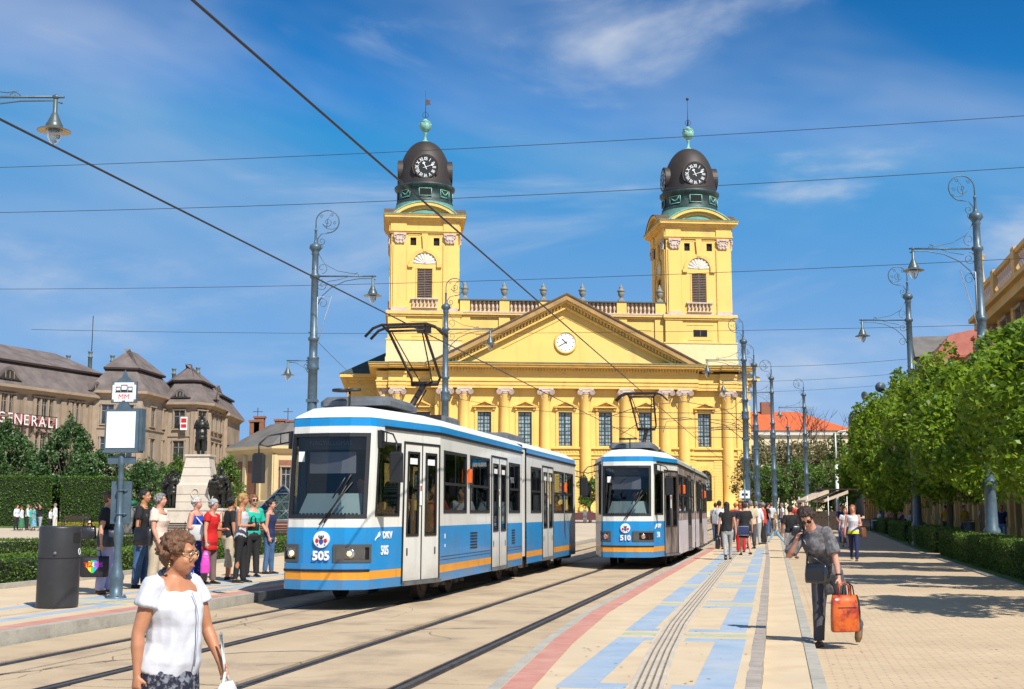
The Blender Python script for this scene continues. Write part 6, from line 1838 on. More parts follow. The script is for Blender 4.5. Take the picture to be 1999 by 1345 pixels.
# small classical house with brick panels
B_cream = mat('cream stucco', (0.60, 0.46, 0.25), .85, var=.08, scale=.6)
B_brick = mat('brown brick infill', (0.22, 0.09, 0.05), .85, c2=(0.30, 0.13, 0.075), scale=3)
B_groof = mat('grey slate house roof', (0.12, 0.11, 0.10), .8, c2=(0.18, 0.165, 0.15), scale=1, bump=.3)
org = (-24, 124, zg(124))
hb = thing('classical_house', 'small cream house with brown brick panels and grey hip roof left of the tram', 'house', org)
plan = [(-28.6, 126), (-23.2, 120.5), (-14.5, 123.5), (-19, 134), (-25, 136)]
pl = [(p[0] - org[0], p[1] - org[1]) for p in plan]
b = MB(); loft(b, [pl, pl], [0, 7.2]); b.build('wall', [B_cream], hb)
b = MB(); loft(b, [inset_poly(pl, -.2), inset_poly(pl, -.2), pl], [0, 2.0, 2.1], 0, False); loft(b, [pl, inset_poly(pl, -.5), inset_poly(pl, -.6), inset_poly(pl, -.6)], [6.6, 7.0, 7.1, 7.4]); b.build('cornice', [B_cream], hb)
b = MB(); loft(b, [inset_poly(pl, -.6), inset_poly(pl, 3.2)], [7.402, 9.9]); b.build('roof', [B_groof], hb)
for a, c_, ns in ((plan[0], plan[1], 3), (plan[1], plan[2], 4)):
    d = Vector(c_) - Vector(a); ang = math.atan2(d.y, d.x)
    for k in range(ns):
        p = Vector(a) + d * ((k + .5) / ns); w = d.length / ns * .62
        if k < ns - 1 or ns == 4:
            b = MB(); b.box(-w / 2, w / 2, -.06, .02, 2.6, 6.0); o = b.build('brick_panel', [B_brick], hb, (p.x - org[0], p.y - org[1], 0)); o.rotation_euler = (0, 0, ang)
        if ns == 4: inst('window', win_mesh(.9, 2.0), hb, (p.x - org[0] , p.y - org[1] - .07, 3.2), (0, 0, ang))
    for k in range(ns + 1):
        p = Vector(a) + d * (k / ns); b = MB(); b.box(-.25, .25, -.2, .05, 2.1, 6.5); o = b.build('pilaster', [B_cream], hb, (p.x - org[0], p.y - org[1], 0)); o.rotation_euler = (0, 0, ang)
for px, py in ((507, 822), (547, 828), (570, 830), (498, 830)):
    p = P(px, py, 127); b = MB(); b.box(-.5, .5, -.4, .4, -1.6, .3); b.box(-.6, .6, -.5, .5, .3, .5); b.build('chimney', [B_brick], hb, (p.x - org[0], p.y - org[1], p.z - org[2]))
b = MB(); b.prism([(-2.2, 0), (2.2, 0), (0, 1.1)], -.2, .6); d = Vector(plan[2]) - Vector(plan[1]); p = Vector(plan[1]) + d * .3
o = b.build('gable', [B_cream], hb, (p.x - org[0], p.y - org[1], 7.42)); o.rotation_euler = (0, 0, math.atan2(d.y, d.x))
for px in (503, 562):
    p = P(px, 815, 127); b = MB(); b.cyl((0, 0, -1.5), (0, 0, 1.0), .04, 4); b.tube([(-.5, 0, .6), (.5, 0, .6)], .03, 4); b.build('aerial', [M_wire], hb, (p.x - org[0], p.y - org[1], p.z - org[2]))

# orange roofed building at the end of the avenue
org = (48, 235, .9)
ob = thing('orange_roofed_building', 'distant cream building with a long bright orange hip roof behind bare trees', 'building', org)
OR = mat('bright orange roof tile', (0.62, 0.12, 0.035), .8, var=.12, scale=1.2, bump=.2)
plan = [(38, 235), (64.5, 235), (64.5, 252), (38, 252)]; pl = [(p[0] - org[0], p[1] - org[1]) for p in plan]
b = MB(); loft(b, [pl, pl], [0, 15.2]); b.build('wall', [mat('pale cream wall', (.66, .58, .40), .85, var=.05)], ob)
b = MB(); loft(b, [inset_poly(pl, -.6)] * 2, [15.2, 16.1]); b.build('cornice', [mat('grey white cornice', (.55, .55, .52), .8)], ob)
b = MB(); X0, X1 = pl[0][0] - .9, pl[1][0] + .9; Y0_, Y1_ = -.9, 17.9
b.add([(X0 - 8, Y0_, 16.1), (X1, Y0_, 16.1), (X1, Y1_, 16.1), (X0 - 8, Y1_, 16.1), (X0 + 2, 8.5, 20.4), (X1 - 9, 8.5, 20.4)], [(0, 1, 5, 4), (1, 2, 5), (2, 3, 4, 5), (3, 0, 4)]); b.build('roof', [OR], ob)
b = MB(); b.box(1.2, 3.2, 7, 8.4, 18, 22.2); b.build('chimney', [B_brick], ob)
for z in (4, 10.5):
    for i in range(8): inst('window', win_mesh(1.3, 2.6), ob, (-8.5 + i * 3.3, -.03, z))
# grey modern roofscape at the end
org = (75, 230, .9)
mb_ = thing('grey_roof_block', 'dark grey metal roof block and chimney behind the plane trees', 'building', org)
b = MB(); b.box(-8, 7, 0, 14, 0, 15); b.build('wall', [mat('white grey plaster', (.5, .5, .48), .8)], mb_)
b = MB(); b.prism([(-8.2, 15), (1.5, 15), (-8.2, 19.4)], -.3, 14); b.box(-1.0, 3.5, 2, 6, 15, 20.5); b.box(.6, 1.8, 3, 4, 20.5, 23.0); b.box(.2, 2.2, 2.8, 4.2, 23, 23.4); b.build('roof', [mat('dark grey sheet metal', (.07, .075, .09), .5, .3)], mb_)
b = MB(); b.cyl((5.2, 3, 15), (5.2, 3, 31), .10, 5)
for k in range(9): b.cyl((4.4, 3, 17 + k * .7), (6.4 - (k % 2) * .8, 3, 17.4 + k * .7), .05, 4)
b.build('aerial_mast', [M_wire], mb_)

# right hand street front
R_y = mat('warm ochre render', (0.58, 0.36, 0.13), .85, c2=(0.68, 0.44, 0.18), scale=.4, stain=(.3, (0.40, 0.25, 0.12), .55, .8, .5))
R_rt = mat('red brown clay roof tile', (0.40, 0.10, 0.045), .85, c2=(0.50, 0.15, 0.08), scale=1.5, bump=.5, bscale=8)
R_pk = mat('pinkish red patterned roof', (0.34, 0.10, 0.07), .8, c2=(0.44, 0.16, 0.11), scale=1.2, bump=.4)
def facade_pt(y): return 22.3 + (y - 54) * .214
fa = math.atan2(1, .214)
def street_house(name, label, y0, y1, ze, wm, kind, floors=3, base_m=None):
    x0, x1 = facade_pt(y0), facade_pt(y1); org = (x0, y0, zg((y0 + y1) / 2)); L = math.hypot(x1 - x0, y1 - y0)
    t = thing(name, label, 'building', org, fa - math.pi)     # local -y ... oriented so that local x runs towards the camera
    # local frame: x from 0 to -L along the street (away), y: negative is towards the street? build with x in [-L,0]
    D = 14
    holes = []
    b = MB(); n = max(2, round(L / 3.6)); w = L / n
    for i in range(n):
        xc = -(i + .5) * w
        holes.append((xc - w * .3, xc + w * .3, .15, 3.1))
    holes_wall(b, -L, 0, 0, ze - org[2], holes, 0, .6)
    b.box(-L, -L + .02, .02, D, 0, ze - org[2]); b.box(-.02, 0, .02, D, 0, ze - org[2]); b.box(-L, 0, D - .1, D, 0, ze - org[2])
    b.build('wall', [wm], t)
    b = MB(); b.box(-L + .05, -.05, .6, .7, 0, 3.2); b.build('shop_glass', [B_glass], t)
    for i in range(n + 1):
        b = MB(); xc = min(-.3, max(-L + .3, -i * w)); b.box(xc - .3, xc + .3, -.18, -.003, 0, ze - org[2] - .6); b.box(xc - .36, xc + .36, -.24, -.003, 0, .8); b.build('pilaster', [wm], t)
    b = MB(); b.box(-L, 0, -.35, -.003, 3.4, 3.75); b.box(-L, 0, -.3, -.003, ze - org[2] - 1.6, ze - org[2] - 1.4); b.box(-L - .2, .2, -.7, .0, ze - org[2] - .6, ze - org[2] - .2); b.box(-L - .3, .3, -.95, .3, ze - org[2] - .2, ze - org[2]); b.build('cornice', [wm], t)
    fl = (ze - org[2] - 4) / max(1, floors - 1)
    for k in range(floors - 1):
        for i in range(n): inst('window', win_mesh(1.2, 2.0), t, (-(i + .5) * w, -.03, 4.5 + k * fl))
    return t, L, org, D
t, L, org, D = street_house('ochre_palace', 'ochre palace with stone balustrade and corner finial at the right edge', 40, 60, 11.0, R_y, 0)
b = MB(); b.box(-L, 0, -.5, -.2, 11.0 - org[2], 11.25 - org[2]); b.box(-L, 0, -.55, -.15, 12.2 - org[2], 12.4 - org[2]); b.build('parapet_rail', [R_y], t)
k = 0
nb = int(L / .42)
for i in range(nb):
    if i % 12 in (0, 1): continue
    inst('baluster', me_bal, t, (-(i + .5) * L / nb, -.35, 11.25 - org[2]), scale=(.6, .6, .62))
for i in range(0, nb + 1, 12):
    b = MB(); x = -min(L - .3, max(.3, (i + 1) * L / nb)); b.box(x - .35, x + .35, -.6, -.1, 11.1 - org[2], 12.5 - org[2]); b.build('parapet_pier', [R_y], t)
me_f = MB(); me_f.lathe([(.32, 0), (.32, .12), (.22, .2), (.17, .4), (.11, 1.2), (.15, 1.35), (.2, 1.42), (.14, 1.46), (.26, 1.54), (.26, 1.6)], 12)
fm = me_f.mesh('finial', [R_y]); inst('finial', fm, t, (-L + .4, -.35, 12.5 - org[2]))
b = MB(); b.prism([(-L, 11.0 - org[2]), (0, 11.0 - org[2]), (0, 11.8 - org[2]), (-L, 11.8 - org[2])], .4, 14); b.build('roof', [B_groof], t)
t, L, org, D = street_house('tile_roofed_house', 'house with steep striped red tile roof behind the plane trees', 60.2, 84, 9.2, R_y, 1)
b = MB(); b.add([(-L, -.9, 9.2 - org[2]), (0, -.9, 9.2 - org[2]), (0, 14, 9.2 - org[2]), (-L, 14, 9.2 - org[2]), (-L + 6, 6, 13.2 - org[2]), (-2, 6, 13.2 - org[2])], [(0, 1, 5, 4), (1, 2, 5), (2, 3, 4, 5), (3, 0, 4)])
rf = b.build('roof', [R_rt], t)
b = MB()
for i in range(16):
    f = i / 16; b.box(-L + 6 * f - .0, -2 * f, -.95 + 6.9 * f, -.83 + 6.9 * f, 9.22 - org[2] + 4 * f, 9.34 - org[2] + 4 * f)
b.build('roof_batten_rows', [R_rt], t)
for x in (-L * .25, -L * .6):
    b = MB(); b.box(x - .5, x + .5, .2, 2, 9.9 - org[2], 10.8 - org[2]); b.box(x - .6, x + .6, .1, 2.1, 10.8 - org[2], 10.95 - org[2]); b.build('dormer', [R_rt], t)
t, L, org, D = street_house('pink_roofed_house', 'lower house with pinkish mansard roof and grey gable near the loudspeakers', 84.2, 122, 10.4, R_y, 2)
b = MB(); b.add([(-L, -.9, 10.6 - org[2]), (0, -.9, 10.6 - org[2]), (0, 12, 10.6 - org[2]), (-L, 12, 10.6 - org[2]), (-L + 1.5, 1.6, 13.8 - org[2]), (-1, 1.6, 13.8 - org[2]), (-1, 10, 15.5 - org[2]), (-L + 1.5, 10, 15.5 - org[2])], [(0, 1, 5, 4), (4, 5, 6, 7), (1, 2, 6, 5), (3, 0, 4, 7), (2, 3, 7, 6)])
b.build('roof', [R_pk], t)
b = MB(); b.box(-L * .35, -L * .35 + 3.2, .5, 5, 11.5 - org[2], 13.4 - org[2]); b.prism([(-L * .35 - .3, 13.4 - org[2]), (-L * .35 + 3.5, 13.4 - org[2]), (-L * .35 + 1.6, 15.2 - org[2])], .2, 5.3); b.build('roof_gable', [B_groof], t)
# tall far dark block edge
t, L, org, D = street_house('brown_roofed_house', 'brown roofed house end beyond the pink roofed house', 122.2, 150, 9.0, R_y, 2)
b = MB(); b.add([(-L, -.6, 9 - org[2]), (0, -.6, 9 - org[2]), (0, 12, 9 - org[2]), (-L, 12, 9 - org[2]), (-L + 1, 5, 14.5 - org[2]), (-.1, 5, 14.5 - org[2])], [(0, 1, 5, 4), (1, 2, 5), (2, 3, 4, 5), (3, 0, 4)]); b.build('roof', [B_fasc], t)
# loudspeakers on mast
p = P(1716, 800, 110); sp = thing('loudspeaker_mast', 'cluster of grey horn loudspeakers on a mast above the roofs', 'loudspeaker', (p.x, 110, zg(110)))
b = MB(); b.cyl((0, 0, 0), (0, 0, p.z + .2), .10, 8); b.build('mast', [M_steel], sp)
for k, (ax, az) in enumerate(((-.9, .9), (.4, .5), (.5, 1.2), (-.1, 1.7))):
    b = MB(); b.tube([(0, 0, 0), (0, -.5, 0), (0, -.9, 0)], [.12, .22, .48], 14); o = b.build('horn', [M_steel], sp, (ax * .6, 0, p.z + az)); o.rotation_euler = (R(15), 0, (-1.1, .3, .9, 0)[k])
# modern white mast lamp
p = P(1632, 1000, 96); ml = thing('white_mast_lamp', 'slim white modern street lamp behind the beige awning', 'street lamp', (at(1636, 96), 96, zg(96)))
b = MB(); b.cyl((0, 0, 0), (0, 0, 4.8), .13, 8); b.cyl((0, 0, 4.8), (0, 0, 7.2), .07, 8, r2=.05); b.build('mast', [SIGNW], ml)
b = MB(); b.tube([(0, 0, 7.15), (.3, 0, 7.4), (.9, 0, 7.45)], .04, 5); b.bbox(.7, 1.3, -.1, .1, 7.4, 7.5, .03); b.build('lamp_head', [SIGNW], ml)
# cafe awning
M_aw = mat('beige awning canvas', (0.62, 0.49, 0.36), .85, var=.04)
aw = thing('cafe_awning', 'beige canvas awning over the cafe terrace by the last plane tree', 'awning', (at(1618, 84), 84, zg(84)))
for k, (x0, x1) in enumerate(((-1.55, .05), (-.05, 1.6))):
    b = MB(); yy = k * .9
    b.add([(x0, yy, 2.05), (x0 + .1, yy + 3.2, 2.05), (x1, yy + 3.2, 2.72), (x1, yy, 2.72), (x0, yy, 1.9), (x0 + .1, yy + 3.2, 1.9), (x1, yy, 2.5)], [(0, 3, 2, 1), (0, 4, 6, 3), (0, 1, 5, 4)]); b.build('canvas', [M_aw], aw)
b = MB(); b.box(-.2, 2.4, 1.0, 3.5, 2.74, 2.82); b.build('roof', [B_fasc], aw)
for x, y in ((-1.4, .1), (-1.3, 3), (0, .1), (0, 3), (1.5, .9), (1.5, 4)):
    b = MB(); b.cyl((x, y, 0), (x, y, 2.3), .03, 6); b.build('post', [SIGNW], aw)
b = MB()
for i in range(14): b.box(-1.6 + i * .26, -1.5 + i * .26, -.15, -.1, .1, .95)
b.box(-1.65, 2.2, -.18, -.07, .9, 1.0); b.build('terrace_fence', [M_bw], aw)
b = MB(); b.box(-.9, 2.3, 1.5, 4.2, .0, 1.3); b.build('counter', [M_bw], aw)
# right background litter bin
p = G(1894, 1045, 0); rb = thing('steel_litter_bin', 'grey steel litter bin beside the man in the yellow shirt', 'litter bin', (at(1893, 60), 60, zg(60) + .01))
b = MB(); b.lathe([(.2, .25), (.22, .9), (.23, .92), (.19, .92), (.17, .3)], 16, caps=False); b.build('bin', [T_GALV], rb); b = MB(); b.cyl((-.3, 0, 0), (-.3, 0, 1.15), .03, 6); b.tube([(-.3, 0, 1.0), (.25, 0, 1.0)], .02, 5); b.build('stand', [M_steel], rb)
# glass pyramid
gp = thing('glass_pyramid', 'small glass pyramid skylight on a low red wall left of the tram', 'skylight', (at(552, 76), 76, zg(76)))
b = MB(); b.box(-2.1, 2.1, -2.1, 2.1, 0, .72); b.build('base_wall', [mat('red granite slab', (.38, .16, .12), .6, var=.1)], gp)
b = MB(); b.box(-2.2, 2.2, -2.2, 2.2, .722, .82); b.build('coping', [T_GALV], gp)
ap = Vector((0, 0, 2.95)); cs = [Vector((x, y, .83)) for x, y in ((-1.9, -1.9), (1.9, -1.9), (1.9, 1.9), (-1.9, 1.9))]
M_pg = glass('green pyramid glass', (.30, .42, .38), .18)
for i in range(4):
    a, c_ = cs[i], cs[(i + 1) % 4]
    b = MB(); b.add([a, c_, ap], [(0, 1, 2)]); b.build('glass_face', [M_pg], gp)
    b = MB(); b.tube([a, ap], .05, 5); b.tube([a, c_], .05, 5)
    for f in (.25, .5, .75):
        b.tube([a.lerp(ap, f), c_.lerp(ap, f)], .022, 4); b.tube([a.lerp(c_, f), ap.lerp(c_, f) if f > .5 else a.lerp(c_, f).lerp(ap, .0)], .02, 4)
        b.tube([a.lerp(c_, f), c_.lerp(ap, 1 - f)], .022, 4); b.tube([a.lerp(c_, f), a.lerp(ap, f)], .022, 4)
    b.build('glazing_bars', [T_GALV], gp)
# ================================================================= PEOPLE
def skinmat(k, c): return mat('skin ' + k, c, .5, var=.06, scale=30, bump=.05, bscale=120)
SK = skinmat('light', (0.56, 0.30, 0.19)); SKT = skinmat('tanned', (0.47, 0.205, 0.105)); SKR = skinmat('rosy', (0.58, 0.28, 0.19))
def cloth(k, c, c2=None, **kw):
    return mat('cloth ' + k, c, kw.pop('rough', .85), c2=c2, var=kw.pop('var', .08), scale=kw.pop('scale', 8), bump=kw.pop('bump', .25), bscale=kw.pop('bscale', 60), **kw)
def hairm(k, c): return mat('hair ' + k, tuple(x * .6 for x in c), .5, c2=tuple(min(1, x * 1.35) for x in c), scale=26, bump=.8, bscale=90, stretch=(1, 1, .45))
H_BLK, H_BRN, H_GRY, H_WHT, H_BLD, H_RED, H_DK = hairm('black', (.012, .010, .010)), hairm('brown', (.13, .06, .025)), hairm('grey', (.22, .21, .20)), hairm('white', (.52, .50, .47)), hairm('blond', (.45, .27, .09)), hairm('ginger', (.42, .12, .03)), hairm('dark brown', (.04, .022, .014))
EYEW, EYEB = mat('eye white', (.75, .72, .68), .3, var=.02), mat('dark iris', (.03, .02, .015), .15)
LIPS = mat('lips', (.38, .10, .08), .45, var=.05)
def etube(b, rings, n=12, ref=Vector((1, 0, 0))):
    """rings: (centre, rx, ry[, tilt]) ; cross-section follows the path, rx along ref"""
    P_ = [Vector(r[0]) for r in rings]; L = len(P_); vs = []
    for i, r in enumerate(rings):
        d = (P_[min(i + 1, L - 1)] - P_[max(i - 1, 0)])
        d = d.normalized() if d.length > 1e-9 else Vector((0, 0, 1))
        a = ref - d * ref.dot(d)
        if a.length < .2: a = Vector((0, 1, 0)) - d * d.y
        a.normalize(); c_ = d.cross(a)
        tl = r[3] if len(r) > 3 else 0
        for k in range(n):
            t = 2 * math.pi * k / n; q = P_[i] + a * (math.cos(t) * r[1]) + c_ * (math.sin(t) * r[2])
            if tl: q.z -= tl * (math.sin(t) * r[2])
            vs.append(q)
    fs = [(j * n + k, j * n + (k + 1) % n, (j + 1) * n + (k + 1) % n, (j + 1) * n + k) for j in range(L - 1) for k in range(n)]
    fs.append(tuple(range(n - 1, -1, -1))); fs.append(tuple((L - 1) * n + k for k in range(n)))
    b.add(vs, fs); return b
def ball(b, c, r, s=(1, 1, 1), n=10, k=8): return b.sphere(tuple(c), r, n, k, s=s)
_pending = []
def fuse(b, name, m, parent, voxel, smooth=3, disp=0.0, freq=9.0, seed=0, stretch=(1, 1, 1)):
    """one continuous skin grown over the overlapping closed shapes (finished together in finish_fused)"""
    o = bpy.data.objects.new(name, b.mesh(name, m)); col.objects.link(o); o.parent = parent
    md = o.modifiers.new('r', 'REMESH'); md.mode = 'VOXEL'; md.voxel_size = voxel; md.use_smooth_shade = True
    if smooth:
        ms_ = o.modifiers.new('s', 'SMOOTH'); ms_.factor = .5; ms_.iterations = smooth
    _pending.append((o, m, disp, freq, seed, stretch))
    return o
def finish_fused():
    dg = bpy.context.evaluated_depsgraph_get(); new = []
    for o, m, disp, freq, seed, stretch in _pending:
        me2 = bpy.data.meshes.new_from_object(o.evaluated_get(dg)); me2.name = o.name; new.append(me2)
    for (o, m, disp, freq, seed, stretch), me2 in zip(_pending, new):
        old = o.data; o.modifiers.clear()
        if disp:
            n = len(me2.vertices); co = np.empty(n * 3, dtype=np.float32); no = np.empty(n * 3, dtype=np.float32)
            me2.vertices.foreach_get('co', co); me2.vertices.foreach_get('normal', no)
            co = co.reshape(-1, 3); no = no.reshape(-1, 3)
            q = co * np.array(stretch, dtype=np.float32) * freq; q[:, 0] += seed
            f = np.array([mnoise.noise(p) + .5 * mnoise.noise((p[0] * 2.3, p[1] * 2.3, p[2] * 2.3)) for p in q.tolist()], dtype=np.float32)
            co = co + no * (f * disp)[:, None]
            me2.vertices.foreach_set('co', co.reshape(-1)); me2.update()
        me2.materials.clear(); me2.materials.append(m)
        me2.polygons.foreach_set('use_smooth', [True] * len(me2.polygons))
        o.data = me2; bpy.data.meshes.remove(old)
def rot_about(p, piv, M): return piv + M @ (p - piv)

def person(label, loc, rz, H=1.66, girth=1.0, skin=None, hair=('short', None), top=None, bottom=None, shoes=None,
           arms=None, legs=((4, 2), (-4, 2)), lean=0, side=0, yaw=0, pitch=0, det=1, glasses=None, bust=1.0, belly=0.0, seated=False, group=None, hat=None, seed=1, hs=1.0, hdz=0.0):
    """det 3 close, 2 mid, 1 far, 0 very far.  arms: ((upper dir, fore dir) left, right), x outward positive"""
    t = thing('person', label, 'person', loc, rz, group)
    skin = skin or SK
    vox = {3: .0075, 2: .0115, 1: .019, 0: .032}[det]
    S = H
    g = girth
    piv = Vector((0, 0, .5 * S))
    LM = Matrix.Rotation(R(side), 3, 'Y') @ Matrix.Rotation(R(-lean), 3, 'X')
    up = lambda p: rot_about(Vector(p) * S, piv, LM)
    # legs
    LEG = []
    for sx, lg_ in ((-1, legs[0]), (1, legs[1])):
        sw, kb = lg_[:2]; spl = lg_[2] if len(lg_) > 2 else 0
        hip = Vector((sx * .052 * (1 + (g - 1) * .5), 0, .49)) * S
        if seated: sw, kb = 88, 88
        d1 = Vector((spl * sx, math.sin(R(sw)), -math.cos(R(sw)))).normalized(); knee = hip + d1 * .235 * S
        d2 = Vector((spl * sx, math.sin(R(sw - kb)), -math.cos(R(sw - kb)))).normalized(); ank = knee + d2 * .225 * S
        LEG.append((sx, hip, knee, ank, d1, d2))
    low = min(l[3].z for l in LEG) - .035 * S
    base = Vector((0, 0, -low)) if not seated else Vector((0, 0, -(.42 * S)))
    T = Matrix.Translation(base)
    def NB():
        b = MB(); b.x = T; return b
    A = arms or (((.25, .02, -1), (.10, .22, -1)), ((.25, .02, -1), (.10, .22, -1)))
    ARM = []
    for sx, (ua, fa_) in ((-1, A[0]), (1, A[1])):
        sh = up((sx * .100 * (.85 + .15 * g), 0, .800))
        u_ = Vector((sx * ua[0], ua[1], ua[2])).normalized(); f_ = Vector((sx * fa_[0], fa_[1], fa_[2])).normalized()
        el = sh + u_ * .172 * S; wr = el + f_ * .145 * S
        ARM.append((sx, sh, el, wr, u_, f_))
    # trunk rings (z, rx, ry, y shift)
    w = g
    TR_ = [(.455, .080 * w, .062 * w, 0), (.50, .097 * w, .078 * w, -.002), (.545, .096 * w, .076 * w + belly * .4, belly * .5), (.60, .080 * w, .062 * w + belly, belly * .8), (.655, .082 * w, .064 * w + belly * .7, belly * .6),
           (.72, .094 * w, .072 * w * bust, .006 * bust), (.765, .100 * w, .064 * w, 0), (.80, .098 * w, .050 * w, -.004), (.826, .060 * w, .042 * w, -.004), (.845, .036, .037, -.002)]
    nh = up((0, .010, .895 - hdz * .7)); neck0 = up((0, -.004, .82))
    HC = up((0, .016, .936 - hdz))
    MH = T @ Matrix.Translation(HC) @ (LM @ Matrix.Rotation(R(yaw), 3, 'Z') @ Matrix.Rotation(R(-pitch), 3, 'X')).to_4x4() @ Matrix.Diagonal((S * hs, S * hs, S * hs, 1))
    b = NB()
    etube(b, [(up((0, y, z)), rx * S, ry * S) for z, rx, ry, y in TR_], 14)
    etube(b, [(neck0, .040 * S * (w ** .5), .040 * S), (up((0, .004, .86)), .033 * S * (w ** .4), .035 * S), (nh, .033 * S * (w ** .4), .036 * S)], 12)
    for sx, hip, knee, ank, d1, d2 in LEG:
        k_ = w ** .7
        etube(b, [(hip - d1 * .02 * S, .050 * S * k_, .055 * S * k_), (hip.lerp(knee, .4), .043 * S * k_, .047 * S * k_), (knee, .030 * S * k_, .033 * S * k_), (knee.lerp(ank, .35), .030 * S * k_, .034 * S * k_), (ank.lerp(knee, .25), .020 * S, .022 * S), (ank, .018 * S, .021 * S)], 10)
        fd = Vector((0, 1, 0)) if not (d2.y < -.5) else Vector((0, -d2.z * -1 * 0 + .35, -.93))
        etube(b, [(ank + Vector((0, -.018, -.012)) * S, .018 * S, .020 * S), (ank + fd * .03 * S + Vector((0, 0, -.018)) * S, .022 * S, .017 * S), (ank + fd * .085 * S + Vector((0, 0, -.028 if fd.z > -.5 else 0)) * S, .022 * S, .010 * S)], 8)
    for sx, sh, el, wr, u_, f_ in ARM:
        k_ = w ** .8
        ball(b, sh, .034 * S * k_)
        etube(b, [(sh, .031 * S * k_, .034 * S * k_), (sh.lerp(el, .45), .028 * S * k_, .030 * S * k_), (el, .0215 * S * k_, .0225 * S * k_), (el.lerp(wr, .3), .023 * S * k_, .023 * S * k_), (el.lerp(wr, .8), .0165 * S, .0155 * S), (wr, .0155 * S, .0135 * S)], 10, Vector((0, 1, 0)))
        # hand
        h = f_; ref = Vector((0, 1, 0)) - h * h.y; ref = ref.normalized() if ref.length > .2 else Vector((0, 0, 1))
        pal = h.cross(ref) * (1 if sx > 0 else -1); pal.normalize()
        if pal.dot(Vector((-sx, 0, 0))) < 0: pal = -pal
        pc_ = wr + h * .026 * S
        if det >= 2:
            etube(b, [(wr, .014 * S, .012 * S), (wr + h * .022 * S, .0215 * S, .0105 * S), (wr + h * .045 * S, .0235 * S, .010 * S)], 8, ref)
            for q, (o_, ln) in enumerate(((-.017, .030), (-.006, .038), (.006, .041), (.017, .037))):
                p0_ = wr + h * .040 * S + ref * o_ * S
                p1 = p0_ + (h + pal * .25).normalized() * ln * .5 * S; p2 = p1 + (h * .6 + pal * .8).normalized() * ln * .55 * S
                etube(b, [(p0_, .0056 * S, .0056 * S), (p1, .0052 * S, .0052 * S), (p2, .0042 * S, .0042 * S)], 6, ref)
            t0 = wr + h * .012 * S + ref * .014 * S
            t1 = t0 + (h * .6 + ref * .7 + pal * .4).normalized() * .026 * S
            etube(b, [(t0, .0075 * S, .0075 * S), (t1, .006 * S, .006 * S), (t1 + (h + pal * .5).normalized() * .018 * S, .0048 * S, .0048 * S)], 6, pal)
        else:
            etube(b, [(wr, .013 * S, .012 * S), (wr + h * .03 * S, .019 * S, .010 * S), (wr + (h + pal * .25) * .075 * S, .014 * S, .008 * S)], 6, ref)
            etube(b, [(wr + h * .015 * S, .007 * S, .007 * S), (wr + (h * .6 + ref * .6) * .05 * S, .005 * S, .005 * S)], 5, pal)
    hb_ = MB(); hb_.x = MH
    fw = 1 + (g - 1) * .35
    ball(hb_, (0, -.006, .016), 1.0, (.044 * fw, .054, .054), 16, 12)
    ball(hb_, (0, .014, -.022), 1.0, (.036 * fw, .040, .046), 14, 10)
    ball(hb_, (0, .026, -.052), 1.0, (.019 * fw, .021, .014), 10, 8); ball(hb_, (0, .035, -.032), 1.0, (.019, .0165, .017), 10, 8)
    etube(hb_, [((0, .044, .016), .006, .006), ((0, .060, -.008), .0085, .008), ((0, .050, -.016), .011, .006)], 8)
    for sx in (-1, 1):
        ball(hb_, (sx * .044 * fw, -.006, -.004), 1.0, (.005, .010, .016), 8, 6)
        ball(hb_, (sx * .021 * fw, .034, -.018), 1.0, (.014, .014, .014), 8, 6)
        if det >= 2: ball(hb_, (sx * .018, .043, .018), 1.0, (.014, .008, .006), 8, 6)
    if det >= 2: etube(hb_, [((-.013, .046, -.034), .003, .003), ((0, .054, -.033), .0045, .0045), ((.013, .046, -.034), .003, .003)], 6, Vector((0, 0, 1)))
    b.v += hb_.v and []; o_ = len(b.v); b.v += hb_.v; b.f += [tuple(i + o_ for i in f) for f in hb_.f]; b.m += hb_.m; b.s += hb_.s
    fuse(b, 'body', skin, t, vox, 2)
    # eyes, lips, glasses
    if det >= 2:
        for sx in (-1, 1):
            e = MB(); e.x = MH; ball(e, (sx * .0175, .0455, .006), 1.0, (.0070, .0045, .0042), 8, 6); eo = e.build('eye', [EYEW], t)
            e = MB(); e.x = MH; ball(e, (sx * .0175, .0485, .006), 1.0, (.0032, .0022, .0034), 8, 6); e.build('iris', [EYEB], eo)
            e = MB(); e.x = MH; e.tube([(sx * .010, .0500, .017), (sx * .018, .0505, .0205), (sx * .028, .0455, .0175)], .0018, 5); e.build('eyebrow', [hair[1] or H_BRN], t)
        e = MB(); e.x = MH; e.tube([(-.014, .0475, -.0345), (-.006, .0545, -.0325), (0, .0565, -.0335), (.006, .0545, -.0325), (.014, .0475, -.0345)], [.001, .0026, .0030, .0026, .001], 6, flat=.9); e.build('lips', [LIPS], t)
    if glasses:
        e = MB(); e.x = MH; dark = glasses == 'sun'
        for sx in (-1, 1):
            ring = [(sx * .0195 + .0155 * math.cos(k * .524), .0555 - .25 * abs(sx * .0195 + .0155 * math.cos(k * .524)) ** 1.3, .004 + .012 * math.sin(k * .524)) for k in range(12)]
            e.tube(ring, .0016 if not dark else .0022, 5, closed=True)
            if dark: e.add(ring, [tuple(range(12))])
            e.tube([(sx * .035, .049, .008), (sx * .046, -.004, .006)], .0013 if not dark else .002, 4)
        e.tube([(-.005, .0555, .008), (.005, .0555, .008)], .0014, 4)
        e.build('glasses', [T_BLK if dark else mat('thin gold spectacle wire', (.6, .5, .3), .3, .6)], t)
    # hair
    st_, hm = hair
